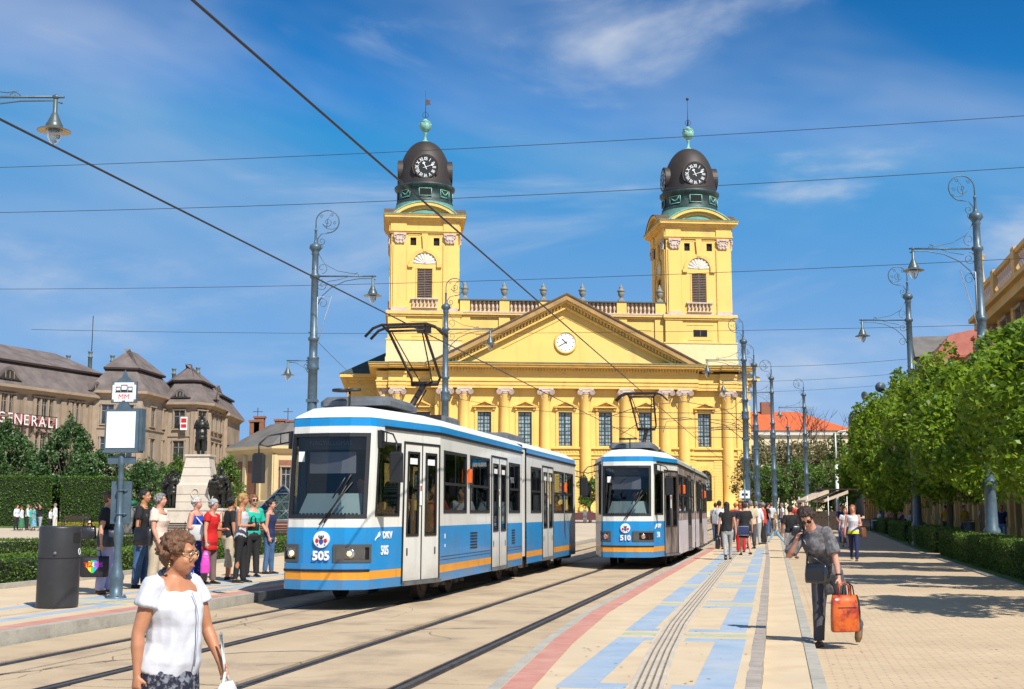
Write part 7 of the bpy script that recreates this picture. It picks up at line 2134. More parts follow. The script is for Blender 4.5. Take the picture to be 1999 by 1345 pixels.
    if hm:
        b = MB(); b.x = MH
        rng = random.Random(seed)
        if st_ in ('short', 'curly', 'bun', 'long', 'bob', 'man', 'pony'):
            ball(b, (0, -.013, .026), 1.0, (.050 * fw, .055, .052), 14, 10)
            ball(b, (0, -.026, -.002), 1.0, (.049 * fw, .040, .050 if st_ != 'man' else .040), 12, 10)
            if st_ != 'man':
                ball(b, (0, .022, .048), 1.0, (.036 * fw, .022, .020), 10, 8)
                for sx in (-1, 1): ball(b, (sx * .040 * fw, .004, .020), 1.0, (.014, .026, .026), 10, 8)
        if st_ == 'curly':
            for i in range(150):
                a_, e_ = rng.uniform(0, 6.28), rng.uniform(-.35, 1.5)
                d = Vector((math.cos(a_) * math.cos(e_), math.sin(a_) * math.cos(e_), math.sin(e_)))
                if d.y > .35 and d.z < .62: continue
                ball(b, (d.x * .056 * fw, -.012 + d.y * .060, .014 + d.z * .056), rng.uniform(.007, .012), n=6, k=5)
        if st_ == 'long':
            etube(b, [((0, -.030, .02), .050, .035), ((0, -.044, -.06), .050, .026), ((0, -.052, -.13), .046, .020), ((0, -.050, -.20), .030, .014), ((0, -.048, -.235), .012, .008)], 12)
        if st_ == 'bob':
            etube(b, [((0, -.020, .02), .054, .045), ((0, -.024, -.04), .056, .040), ((0, -.020, -.075), .050, .032)], 12)
        if st_ == 'bun': ball(b, (0, -.068, .030), .024)
        if st_ == 'pony': etube(b, [((0, -.055, .03), .014, .014), ((0, -.085, .0), .018, .018), ((0, -.085, -.07), .014, .014), ((0, -.07, -.13), .006, .006)], 8)
        fuse(b, 'hair', hm, t, vox * .8, 1, disp=(.010 if st_ == 'curly' else .005), freq=(44 if det == 3 else 26) if st_ == 'curly' else 18, seed=seed, stretch=(1, 1, .4 if st_ != 'curly' else 1))
    if hat:
        b = MB(); b.x = MH; b.lathe([(.085, .035), (.055, .045), (.052, .08), (.03, .095), (.001, .097)], 14); b.build('hat', [hat], t)
    # top garment
    if top:
        b = NB(); e = .010 * S if det >= 2 else .012 * S
        z0_ = top.get('hem', .50); z1_ = top.get('neck', .822); rings = []
        fl = top.get('flare', 1.0)
        for z, rx, ry, y in TR_:
            if z < z0_ - .03 or z > z1_ + .012: continue
            k = 1 + (fl - 1) * max(0, (.62 - z) / .15)
            rings.append((up((0, y, max(z, z0_))), (rx * S + e) * k, (ry * S + e) * k))
        if z0_ < .43:   # long garment
            ext = [(z, (.094 * w) * S * fl + e, (.074 * w) * S * fl + e) for z in [z0_ + (.45 - z0_) * i / 3 for i in range(3)]]
            rings = [(up((0, 0, z)), a, c_) for z, a, c_ in ext] + rings
        tilt = top.get('tilt', .35)
        r_ = rings[-1]; rings[-1] = (r_[0], r_[1], r_[2], tilt * 1.0)
        if len(rings) > 2: r_ = rings[-2]; rings[-2] = (r_[0], r_[1], r_[2], tilt * .4)
        etube(b, rings, 16)
        sl = top.get('sleeve', .45)
        for sx, sh, el, wr, u_, f_ in ARM:
            k_ = w ** .8
            if sl > 0:
                ball(b, sh + Vector((-sx * .004 * S, 0, 0)), .034 * S * k_ + e * .85)
                q = [(sh - u_ * .015 * S + Vector((-sx * .012 * S, 0, 0)), .036 * S * k_ + e * .6, .040 * S * k_ + e * .6)]
                if sl <= 1:
                    q += [(sh.lerp(el, sl * .5), .034 * S * k_ + e * .8, .037 * S * k_ + e * .8), (sh.lerp(el, sl), (.030 * S + e) * k_ * 1.08, (.032 * S + e) * k_ * 1.08)]
                else:
                    q += [(sh.lerp(el, .5), .031 * S * k_ + e, .033 * S * k_ + e), (el, .026 * S * k_ + e, .027 * S * k_ + e), (el.lerp(wr, sl - 1), .019 * S + e, .019 * S + e)]
                etube(b, q, 10, Vector((0, 1, 0)))
            elif sl == 0:
                etube(b, [(sh + Vector((-sx * .03 * S, 0, .0)), .02 * S, .036 * S * k_), (sh + Vector((-sx * .030 * S, 0, .028 * S)), .014 * S, .018 * S)], 8)
        go = fuse(b, top.get('name', 'top'), top['m'], t, vox * .9, 2, disp=(.013 if det == 3 else .010) * S if det >= 2 else .006, freq=(10 if det == 3 else 7) / S, seed=seed, stretch=(1, 1, .7))
        if top.get('trim'):
            pass
    if bottom:
        b = NB(); e = .011 * S; kd = bottom['kind']; k_ = w ** .7
        if kd in ('trousers', 'shorts', 'capri', 'tight'):
            fit = 1.0 if kd != 'tight' else .35
            etube(b, [(Vector((0, 0, .445)) * S, .078 * w * S + e, .060 * w * S + e), (Vector((0, -.002, .50)) * S, .099 * w * S + e * .8, .080 * w * S + e * .8), (up((0, 0, .56)), .088 * w * S + e * .6, .070 * w * S + e * .6 + belly * .4 * S)], 14)
            for sx, hip, knee, ank, d1, d2 in LEG:
                q = [(hip - d1 * .02 * S, .052 * S * k_ + e * fit, .060 * S * k_ + e * fit), (hip.lerp(knee, .45), .045 * S * k_ + e * fit, .050 * S * k_ + e * fit)]
                if kd == 'shorts': q += [(hip.lerp(knee, .92), .042 * S * k_ + e * 1.5, .044 * S * k_ + e * 1.5)]
                elif kd == 'capri': q += [(knee, .033 * S * k_ + e * fit, .036 * S * k_ + e * fit), (knee.lerp(ank, .45), .033 * S * k_ + e, .036 * S * k_ + e)]
                else: q += [(knee, .032 * S * k_ + e * fit, .036 * S * k_ + e * fit), (knee.lerp(ank, .5), .028 * S * k_ + e * fit, .032 * S * k_ + e * fit), (ank - d2 * .006 * S, .022 * S + e * 1.3 * fit, .026 * S + e * 1.5 * fit)]
                etube(b, q, 12)
        else:
            zl = bottom.get('hem', .28); fl = bottom.get('flare', 1.15); sw_ = (LEG[0][2] + LEG[1][2]) * .5
            etube(b, [(Vector((sw_.x, sw_.y * .5, zl * S)), .100 * w * S * fl, .085 * w * S * fl), (Vector((0, 0, .42)) * S, .103 * w * S + e * fl, .083 * w * S + e * fl), (Vector((0, 0, .50)) * S, .100 * w * S + e, .080 * w * S + e), (up((0, 0, .575)), .084 * w * S + e * .7, .066 * w * S + e * .7 + belly * .5 * S)], 18)
        fuse(b, {'trousers': 'trousers', 'tight': 'trousers', 'shorts': 'shorts', 'capri': 'trousers'}.get(kd, 'skirt'), bottom['m'], t, vox * .9, 2, disp=.009 * S if det >= 1 else .004, freq=6 / S, seed=seed + 3, stretch=(1.3, 1.3, .5))
    if shoes:
        for sx, hip, knee, ank, d1, d2 in LEG:
            b = NB(); back = d2.y < -.5
            fd = Vector((0, 1, 0)) if not back else Vector((0, .35, -.93))
            dn = Vector((0, 0, -.022)) if not back else Vector((0, -.003, -.012))
            etube(b, [(ank + (fd * -.030 + dn) * S, .023 * S, .023 * S), (ank + (fd * .02 + dn * .9) * S, .028 * S, .024 * S), (ank + (fd * .075 + dn * 1.15) * S, .028 * S, (.014 if not back else .022) * S), (ank + (fd * .105 + dn * 1.2) * S, .016 * S, .010 * S)], 10)
            fuse(b, 'shoe', shoes, t, max(.008, vox * .8), 2)
    t_ = {'T': T, 'MH': MH, 'ARM': ARM, 'LEG': LEG, 'up': up, 'S': S, 'obj': t}
    t_['hand'] = lambda side_: t.matrix_basis @ (T @ (ARM[0 if side_ < 0 else 1][3] + ARM[0 if side_ < 0 else 1][5] * .055 * S))
    t_['pt'] = lambda p: t.matrix_basis @ (T @ up(p))
    return t_
def face(dx, dy): return math.atan2(-dx, dy)       # rz so that the figure looks towards (dx, dy)

C_white = cloth('white cotton blouse', (.56, .57, .61), (.64, .65, .69), bump=.25, bscale=14)
C_skirt = mat('cloth navy skirt with grey blossom print', (.012, .014, .03), .85, c2=(.20, .21, .25), scale=32, lo=.50, hi=.60, stain=(60, (.6, .6, .62), .66, .70, .9))
C_black = cloth('black jersey', (.012, .012, .014)); C_blackT = cloth('black trouser', (.016, .016, .018), scale=4)
C_grey = cloth('grey marled shirt', (.075, .072, .078), (.20, .19, .20), scale=22); C_greyT = cloth('dark grey trouser', (.055, .055, .065), (.085, .085, .10), scale=3)
C_lav = cloth('lavender trouser', (.36, .37, .62), (.43, .44, .70), scale=3); C_jeans = cloth('blue denim', (.035, .09, .20), (.07, .15, .30), scale=5)
C_cream = cloth('cream knit', (.66, .52, .42), (.74, .60, .50), scale=30); C_beige = cloth('beige cotton', (.50, .42, .30)); C_red = cloth('bright red wool', (.50, .006, .008), (.60, .012, .012))
C_navy = cloth('navy cotton', (.012, .018, .07), (.02, .03, .10)); C_teal = cloth('turquoise jersey', (.005, .38, .27), (.01, .48, .35))
C_blue = cloth('royal blue with white dots', (.010, .04, .30), (.02, .06, .38)); C_dots = mat('cloth royal blue trousers with white dots', (.012, .05, .32), .85, c2=(.75, .78, .85), scale=14, lo=.64, hi=.67)
C_lgrey = cloth('light grey trouser', (.30, .31, .32), (.38, .39, .40), scale=4); C_taupe = cloth('taupe trouser', (.16, .11, .10)); C_tank = cloth('pale grey vest top', (.52, .53, .56))
C_yel = cloth('mustard tee', (.55, .33, .02)); C_folkg = cloth('green folk skirt', (.02, .14, .06), (.05, .2, .1), scale=15); C_folkb = cloth('blue folk dress', (.06, .25, .38), (.4, .55, .6), scale=18, lo=.5, hi=.62)
C_pink = cloth('pale pink floral', (.55, .35, .38), (.25, .06, .12), scale=16); C_rust = cloth('rust jacket', (.45, .05, .03)); C_stripe = cloth('striped top', (.5, .52, .52), (.03, .04, .04), scale=12, stretch=(0.01, 0.01, 2.2), lo=.48, hi=.52)
LEA = mat('black bag leather', (.014, .014, .016), .35, var=.2, scale=6, bump=.3, coat=.3)
S_blk, S_brn, S_tan = mat('black shoe leather', (.012, .012, .012), .4), mat('brown shoe leather', (.10, .05, .025), .5), mat('tan shoe leather', (.15, .085, .035), .5)
C_wbag = mat('white bag leather', (.72, .72, .70), .4, var=.04, bump=.2, bscale=10)

def bag(name, label, cat, c, w, d, h, m, handle=None, rz=0, taper=.86, puff=.02, strap_to=None, sr=.008, rxy=0):
    t = thing(name, label, cat, c, rz)
    b = MB(); vs = []
    n = 20
    for k, (z, f) in enumerate(((-h / 2, .92), (-h / 2 + .02, 1.0), (-h * .1, 1.0), (h * .3, (1 + taper) / 2), (h / 2, taper))):
        for i in range(n):
            a = 2 * math.pi * i / n; cs_, sn = math.cos(a), math.sin(a)
            x = math.copysign(abs(cs_) ** .45, cs_) * w / 2 * f; y = math.copysign(abs(sn) ** .6, sn) * d / 2 * (f if k < 4 else .45 * f)
            vs.append((x, y, z))
    fs = [(j * n + i, j * n + (i + 1) % n, (j + 1) * n + (i + 1) % n, (j + 1) * n + i) for j in range(4) for i in range(n)] + [tuple(range(n - 1, -1, -1)), tuple(4 * n + i for i in range(n))]
    b.add(vs, fs, 0, True); body_ = b.build('bag_body', [m], t)
    if handle:
        for sy in (-1, 1):
            b = MB(); b.tube([(-w * .22, sy * d * .2, h / 2 - .01), (-w * .18, sy * d * .12, h / 2 + handle * .7), (0, 0, h / 2 + handle), (w * .18, sy * d * .12, h / 2 + handle * .7), (w * .22, sy * d * .2, h / 2 - .01)], sr, 5); b.build('handle', [m], t)
    if strap_to is not None:
        inv = t.matrix_basis.inverted(); q = [inv @ Vector(p) for p in strap_to]
        b = MB(); b.tube([(-w * .42, 0, h / 2 - .02)] + q + [(w * .42, 0, h / 2 - .02)], sr, 5); b.build('strap', [m], t)
    return t, body_
from mathutils import Euler
def MBX(c, rz, *_): return Matrix.Translation(c) @ Matrix.Rotation(rz, 4, 'Z')

# --- woman in the white blouse, close to the camera ------------------------
fp = P(328, 1300, 6.6)
lady = person('grey brown haired woman in a white blouse and navy blossom skirt walking past close by', (fp.x, 6.6, 0), face(.86, -.51), 1.41, 1.12, SKT, ('curly', hairm('greying brown', (.16, .075, .035))),
    dict(m=C_white, sleeve=.42, hem=.50, neck=.815, tilt=.75, flare=1.06, name='blouse'), dict(kind='skirt', m=C_skirt, hem=.22, flare=1.05), S_blk,
    (((.32, .14, -1), (-.02, .62, -1)), ((.30, -.10, -1), (.10, .12, -1))), ((16, 6), (-14, 4)), lean=3, yaw=24, pitch=5, det=3, glasses='wire', bust=1.2, belly=.018, seed=5, hs=1.13, hdz=.016)
t = lady['obj']; MHm = lady['MH']
b = MB(); b.x = MHm; b.tube([(.046 * 1.15, -.008, -.028), (.047 * 1.15, -.008, -.036)], .0032, 6); b.sphere((.047 * 1.15, -.008, -.040), .005, 8, 6); b.build('earring', [mat('gold', (.6, .4, .12), .25, .9)], t)
b = MB(); b.x = lady['T']; up = lady['up']
b.tube([up((.046 * math.cos(a), -.004 + .044 * math.sin(a), .838 - .022 * math.sin(a))) for a in [k * math.pi / 10 for k in range(20)]], .0035, 5, closed=True); b.build('necklace', [T_BLK], t)
b = MB(); b.x = lady['T']      # button placket and gathers
b.tube([up((0, y + .012, z)) for z, y in ((.52, .118), (.58, .128), (.64, .128), (.70, .126), (.75, .108), (.785, .086))], .006, 5, flat=.5); b.build('button_placket', [C_white], t)
hp_ = lady['hand'](-1)
tb, bb = bag('handbag', 'small white shoulder bag held low by the woman in the white blouse', 'handbag', hp_ + Vector((.02, -.05, -.13)), .20, .09, .20, C_wbag, rz=face(.86, -.51) + .5, strap_to=[hp_ + Vector((0, -.01, .02)), hp_ + Vector((-.02, -.04, .22)), hp_ + Vector((.0, 0, .02))], sr=.009)

# --- woman with orange bag at the right -------------------------------------
f0 = G(1597, 1262, 0)
wr_ = person('stooping woman in grey shirt and sunglasses carrying an orange bag, hand on her shoulder', (f0.x + .13, f0.y, 0), face(-.60, -.80), 1.62, 1.0, SKR, ('curly', H_DK),
    dict(m=C_grey, sleeve=.85, hem=.38, neck=.835, tilt=.15, flare=1.0, name='shirt'), dict(kind='trousers', m=C_greyT), S_tan,
    (((.30, -.05, -1), (.22, .16, -1)), ((.28, .46, -.75), (-.60, .30, .95))), ((-16, 36, .16), (8, 4)), lean=24, side=8, yaw=10, pitch=22, det=3, glasses='sun', bust=1.05, seed=9)
hd = wr_['hand'](-1)
tb, bb = bag('shopping_bag', 'bright orange patterned leather shopping bag hanging from the stooping woman', 'bag', hd + Vector((.03, -.03, -.30)), .33, .10, .40, mat('orange patterned leather', (.56, .11, .012), .35, c2=(.36, .035, .015), scale=9, lo=.44, hi=.60, bump=.5, bscale=9, coat=.3, stain=(7, (.10, .02, .01), .57, .64, .85)), handle=.14, rz=.25, taper=.88)
b = MB(); b.box(-.10, .12, -.052, -.046, .06, .068); b.build('zip', [T_BLK], tb)
bag('shopping_bag', 'dark bag half hidden behind the orange leather bag', 'bag', hd + Vector((.11, .10, -.27)), .30, .12, .32, LEA, handle=.14, rz=.5)
c_ = wr_['pt']((.01, .115, .60)); s1, s2 = wr_['pt']((.085, .02, .845)), wr_['pt']((.09, -.05, .80))
ta, bb = bag('handbag', 'black leather crossbody bag on the front of the stooping woman', 'handbag', c_ + Vector((0, 0, -.06)), .27, .08, .22, mat('glossy black leather', (.016, .017, .02), .22, var=.2, bump=.4, bscale=14, coat=.8), rz=face(.60, .80), strap_to=[wr_['pt']((.04, .085, .74)), s1, s2, wr_['pt']((.06, .085, .70))], sr=.012)
b = MB(); b.box(-.10, .10, -.052, -.044, -.08, .03); b.build('front_pocket', [LEA], ta)
b = MB(); b.x = wr_['T']; A_ = wr_['ARM'][0]; q = A_[2].lerp(A_[3], .86); d_ = A_[5]; e1 = d_.orthogonal().normalized(); e2 = d_.cross(e1)
b.tube([q + (e1 * math.cos(k * .6283) + e2 * math.sin(k * .6283)) * .030 for k in range(10)], .008, 5, closed=True); b.build('watch', [T_BLK], wr_['obj'])

# --- queue on the left platform ----------------------------------------------
def LP(px, py): return G(px, py, ZP + .004)
RT = lambda a=0: face(math.cos(R(a)), math.sin(R(a)))
hang = ((.22, .02, -1), (.08, .16, -1)); bent = ((.22, .10, -1), (-.35, .75, .10)); hold = ((.25, -.05, -1), (.0, .75, -.55))
q1 = person('woman in black top and lavender trousers whose head is behind the stop post', LP(203, 1159), RT(8), 1.68, 1.12, SK, ('short', H_BRN), dict(m=C_black, sleeve=.55, hem=.50), dict(kind='trousers', m=C_lav), S_brn, (((.1, .2, -1), (0, .3, -1)), ((.26, -.16, -1), (.06, .05, -1))), det=2, seed=21)
h1 = q1['hand'](1)
tz, bb = bag('shopping_bag', 'black paper carrier bag with rainbow heart and TEZENIS lettering', 'bag', h1 + Vector((-.08, -.06, -.28)), .46, .12, .34, mat('black paper bag', (.015, .015, .018), .5), handle=.12, rz=.10, taper=1.0, sr=.006)
b = MB()
RB = [mat('rainbow ' + k, c, .6) for k, c in (('orange', (.8, .25, .0)), ('yellow', (.7, .6, .0)), ('green', (.05, .5, .1)), ('cyan', (.0, .35, .6)), ('violet', (.35, .05, .5)), ('pink', (.7, .05, .3)))]
for i in range(6):
    x0 = -.13 + i * .043; hh = (.05, .085, .10, .10, .085, .05)[i]; zb_ = (-.0, -.05, -.10, -.10, -.05, 0.0)[i]
    b.add([(x0, -.0615, zb_), (x0 + .043, -.0615, zb_ + (0 if i in (2,) else (-.04 if i < 2 else .05))), (x0 + .043, -.0615, hh), (x0, -.0615, hh + .01)], [(0, 1, 2, 3)], i)
b.build('rainbow_heart', RB, tz)
for k, ch in enumerate('TEZENIS'):
    text('bag_letter', ch, .10, [RED, RED, RED, SIGNW, RB[4], RB[4], RB[4]][k], tz, (-.13 + k * .043, -.064, .03), (R(90), 0, 0), ext=.001, bold=.003)
sh = q1['pt']((.09, -.02, .83))
bag('handbag', 'black slouchy shoulder bag of the woman in lavender trousers', 'handbag', q1['pt']((.12, .03, .55)), .34, .14, .30, LEA, rz=RT(8) + 1.57, strap_to=[sh + Vector((-.02, 0, -.05)), sh, sh + Vector((.03, 0, -.08))])
bag('handbag', 'dark bag swinging behind the woman in lavender trousers', 'handbag', q1['pt']((.10, -.17, .60)), .30, .12, .22, LEA, rz=RT(8) + 1.57, handle=.16)
q2 = person('dark haired man in black tee with yellow trim and jeans carrying a backpack', LP(274, 1147), RT(-6), 1.74, 1.02, SKT, ('man', H_BLK), dict(m=C_black, sleeve=.6, hem=.49), dict(kind='trousers', m=C_jeans), S_blk, (hang, hang), det=2, seed=22)
b = MB(); b.x = q2['T']; up = q2['up']; b.tube([up((.050 * math.cos(a), -.004 + .046 * math.sin(a), .832 - .006 * math.sin(a))) for a in [k * math.pi / 8 for k in range(16)]], .008, 5, closed=True); b.build('collar', [C_yel], q2['obj'])
bp_, bb = bag('backpack', 'grey and black backpack with a rolled green mat on the man in black', 'backpack', q2['pt']((0, -.14, .69)), .32, .22, .50, mat('grey backpack nylon', (.18, .18, .17), .6, c2=(.05, .05, .05), scale=7, lo=.45, hi=.55), rz=RT(-6), taper=.8)
b = MB(); b.tube([(-.22, -.02, .30), (.22, -.02, .30)], .055, 12); b.build('rolled_mat', [mat('green mat', (.02, .25, .12), .7)], bp_)
for sx in (-1, 1):
    b = MB(); b.tube([(sx * .11, .10, -.18), (sx * .12, .28, -.05), (sx * .11, .30, .15), (sx * .09, .20, .25), (sx * .09, .08, .22)], .014, 5); b.build('shoulder_strap', [T_BLK], bp_)
q3 = person('grey haired woman in cream knit top with black bead necklace', LP(305, 1152), RT(-12), 1.66, 1.2, SKR, ('curly', H_GRY), dict(m=C_cream, sleeve=.5, hem=.50, tilt=.7), dict(kind='trousers', m=C_beige), S_brn, (hang, ((.2, .1, -1), (0, .45, -1))), det=2, bust=1.15, seed=23, yaw=8)
b = MB(); b.x = q3['T']; up = q3['up']
for k in range(16):
    a = -.35 + k * .24; b.sphere(tuple(up((.052 * math.cos(a), .016 + .062 * math.sin(a), .815 - .034 * math.sin(a)))), .011, 6, 5)
b.build('bead_necklace', [T_BLK], q3['obj'])
bag('handbag', 'large black leather bag between the man in black and the cream topped woman', 'handbag', q3['pt']((.13, -.10, .56)), .36, .16, .32, LEA, rz=RT(-12) + 1.57, handle=.26)
q4 = person('white haired woman in sleeveless blue top and dotted blue trousers with a white bag', LP(378, 1138), RT(-14), 1.62, 1.16, SKR, ('curly', H_WHT), dict(m=C_blue, sleeve=0, hem=.48, tilt=.6), dict(kind='trousers', m=C_dots), S_blk, (bent, ((.30, -.02, -1), (-.15, .85, .15))), det=2, bust=1.1, seed=24)
sh = q4['pt']((.07, 0, .835))
bag('handbag', 'large white shoulder bag carried by the woman in blue', 'handbag', q4['pt']((.13, .09, .59)), .40, .13, .30, C_wbag, rz=RT(-14) + 1.3, strap_to=[sh + Vector((.03, -.02, -.08)), sh, sh + Vector((.0, .02, -.04))], sr=.012)
q5 = person('small grey haired woman in a long red waistcoat looking down', LP(407, 1140), RT(-18), 1.58, 1.0, SKR, ('curly', hairm('silver', (.40, .40, .40))), dict(m=C_red, sleeve=.35, hem=.40, tilt=.7, flare=1.1, name='waistcoat'), dict(kind='trousers', m=C_taupe), S_blk, (bent, hang), det=2, pitch=14, seed=25, glasses='wire', lean=3)
b5 = q5['hand'](1)
bag('plastic_bag', 'bright pink plastic bag held beside the red waistcoat', 'bag', b5 + Vector((0, -.05, -.27)), .18, .12, .42, mat('pink plastic', (.62, .06, .42), .35, var=.15, scale=10, bump=.5), rz=.3, taper=.35)
q6 = person('woman with dark bobbed hair in black, half hidden behind the blonde woman', LP(446, 1131), RT(-150 + 180), 1.64, 1.08, SKT, ('curly', H_BLK), dict(m=C_black, sleeve=.6, hem=.5), dict(kind='capri', m=C_beige), S_blk, (bent, hang), det=2, seed=26)
bag('handbag', 'brown orange shoulder bag of the dark haired woman in black', 'handbag', q6['pt']((-.12, -.08, .60)), .16, .12, .34, mat('orange brown leather', (.38, .12, .03), .5), rz=.4, handle=.2)
q7 = person('blonde woman in pale vest top and tight black trousers', LP(468, 1137), RT(-4), 1.70, .94, SKT, ('pony', H_BLD), dict(m=C_tank, sleeve=0, hem=.47, tilt=.6), dict(kind='tight', m=C_blackT), S_blk, (bent, ((.2, .05, -1), (-.10, .80, .05))), det=2, seed=27)
bag('handbag', 'small black clutch bag on the arm of the blonde woman', 'handbag', q7['pt']((.08, .16, .63)), .26, .08, .17, LEA, rz=RT(-4) + 1.2, handle=.12)
q8 = person('woman in turquoise top and sunglasses with short brown hair', LP(490, 1126), RT(-52), 1.70, 1.1, SKR, ('curly', hairm('chestnut', (.22, .09, .035))), dict(m=C_teal, sleeve=.75, hem=.49, tilt=.5), dict(kind='trousers', m=C_blackT), S_blk, (hold, hold), det=2, glasses='sun', seed=28)
q9 = person('young woman in navy vest top and jeans with dark tied hair, nearest the tram', LP(524, 1120), RT(-6), 1.62, .95, SKR, ('bun', H_BLK), dict(m=C_navy, sleeve=0, hem=.48, tilt=.6), dict(kind='tight', m=C_jeans), S_blk, (hang, ((.12, -.05, -1), (.02, .3, -1))), det=2, seed=29, yaw=-8)
q10 = person('child in white top and sun hat beyond the low hedge', (at(176, 46), 46, zg(46)), RT(0), 1.15, 1.0, SK, ('short', H_BRN), dict(m=C_white, sleeve=.6, hem=.48), dict(kind='shorts', m=C_beige), S_tan, None, det=1, hat=C_cream, seed=30)

# --- folk dancers far left ----------------------------------------------------
GF = 'group in folk costume by the tall hedge'
W_, K_ = C_white, C_black
for k, (px, Y, rr, top_, bot, hr, lab) in enumerate((
    (33, 86, -20, W_, dict(kind='trousers', m=C_blackT), H_DK, 'man in white folk shirt and black trousers, leftmost of the dancers'),
    (43, 85, 190, W_, dict(kind='skirt', m=C_folkg, hem=.12, flare=1.7), H_BRN, 'dancer in white blouse and wide green skirt'),
    (54, 87, 20, W_, dict(kind='trousers', m=C_blackT), H_GRY, 'dancer in plain white shirt between the two skirts'),
    (60, 88, 160, C_teal, dict(kind='skirt', m=C_folkg, hem=.2, flare=1.4), H_BRN, 'dancer in green top behind the blue dress'),
    (67, 85, 185, C_folkb, dict(kind='skirt', m=C_folkb, hem=.14, flare=1.6), H_DK, 'dancer in pale blue folk dress'),
    (79, 85, 230, K_, dict(kind='trousers', m=C_lgrey), H_BLK, 'man in black shirt raising his arms beside the dancers'),
    (99, 84, 0, W_, dict(kind='trousers', m=C_blackT), H_BLK, 'boy in white shirt and dark trousers before the hedge gap'),
    (108, 84, 180, W_, dict(kind='trousers', m=cloth('white linen', (.6, .58, .52))), H_GRY, 'man dressed all in white before the hedge gap'))):
    aa = (((.5, .5, .5), (-.3, .4, .6)), ((.5, .5, .5), (-.3, .4, .6))) if k == 5 else None
    person(lab, (at(px, Y), Y, zg(Y)), RT(rr), (1.72, 1.6, 1.72, 1.62, 1.6, 1.74, 1.5, 1.8)[k], 1.0, SK, ('short', hr), dict(m=top_, sleeve=1.7 if k not in (4, 5) else .6, hem=.49), bot, S_blk, aa, det=1 if k in (1, 4) else 0, seed=40 + k, group=GF)

# --- right platform and promenade -----------------------------------------------
RP = lambda px, py: G(px, py, ZP)
AW = lambda a=0: face(math.sin(R(a)), math.cos(R(a)))      # looking away from the camera
walk = ((16, 6), (-16, 14)); walk2 = ((-18, 20), (18, 4))
r1 = person('long haired woman in black top and light grey trousers walking away on the platform', RP(1421, 1093), AW(6), 1.66, .95, SK, ('long', H_BLK), dict(m=C_black, sleeve=.3, hem=.50), dict(kind='tight', m=C_lgrey), S_blk, (hang, hang), walk2, det=2, seed=50)
bag('handbag', 'black handbag swinging from the long haired woman', 'handbag', r1['hand'](-1) + Vector((-.02, 0, -.22)), .30, .12, .32, LEA, handle=.12, rz=1.2)
r2 = person('man in white shirt and dark trousers with a shoulder bag at the platform edge', RP(1406, 1072), AW(20), 1.76, 1.0, SK, ('man', H_DK), dict(m=C_white, sleeve=1.6, hem=.5), dict(kind='trousers', m=C_blackT), S_blk, None, det=1, seed=51)
bag('handbag', 'grey bag on the back of the man in the white shirt', 'handbag', r2['pt']((-.10, -.10, .62)), .22, .12, .34, mat('grey canvas', (.2, .2, .22), .8), rz=.3)
r3 = person('woman in short black dress with bare legs walking away', RP(1455, 1084), AW(-4), 1.68, 1.12, SKR, ('man', H_DK), dict(m=C_black, sleeve=.6, hem=.34, flare=1.05, name='dress'), None, S_blk, (hang, hang), walk, det=2, seed=52)
sh = r3['pt']((-.06, 0, .84))
tb, bb = bag('messenger_bag', 'navy messenger bag with white piping on the woman in black', 'bag', r3['pt']((-.07, -.14, .47)), .36, .09, .30, C_navy, rz=AW(-4), taper=1.0, strap_to=[r3['pt']((-.1, -.06, .7)), r3['pt']((.05, .03, .83)), r3['pt']((.12, 0, .7))])
b = MB(); b.tube([(-.165, -.048, -.14), (.165, -.048, -.14), (.165, -.048, .135), (-.165, -.048, .135)], .005, 4, closed=True); b.build('piping', [SIGNW], tb)
person('person in red trousers beside the woman in the black dress', RP(1447, 1078), AW(0), 1.66, 1.1, SKR, ('short', H_RED), dict(m=C_navy, sleeve=.6, hem=.48), dict(kind='trousers', m=C_red), S_blk, None, det=1, seed=53)
person('man in beige shirt and dark trousers among the platform crowd', RP(1467, 1070), AW(-10), 1.76, 1.12, SKR, ('man', H_GRY), dict(m=C_beige, sleeve=.8, hem=.48), dict(kind='trousers', m=C_greyT), S_blk, None, det=1, seed=54)
person('man in white shirt and grey trousers, behind the beige shirt', RP(1478, 1063), AW(14), 1.74, 1.05, SK, ('man', H_GRY), dict(m=C_white, sleeve=1.5, hem=.48), dict(kind='trousers', m=C_lgrey), S_blk, None, det=1, seed=55)
person('grey haired person in red jacket and black trousers facing left', RP(1491, 1062), face(-1, .2), 1.70, 1.1, SKR, ('curly', H_GRY), dict(m=C_rust, sleeve=1.7, hem=.44), dict(kind='trousers', m=C_blackT), S_blk, (bent, bent), det=1, seed=56)
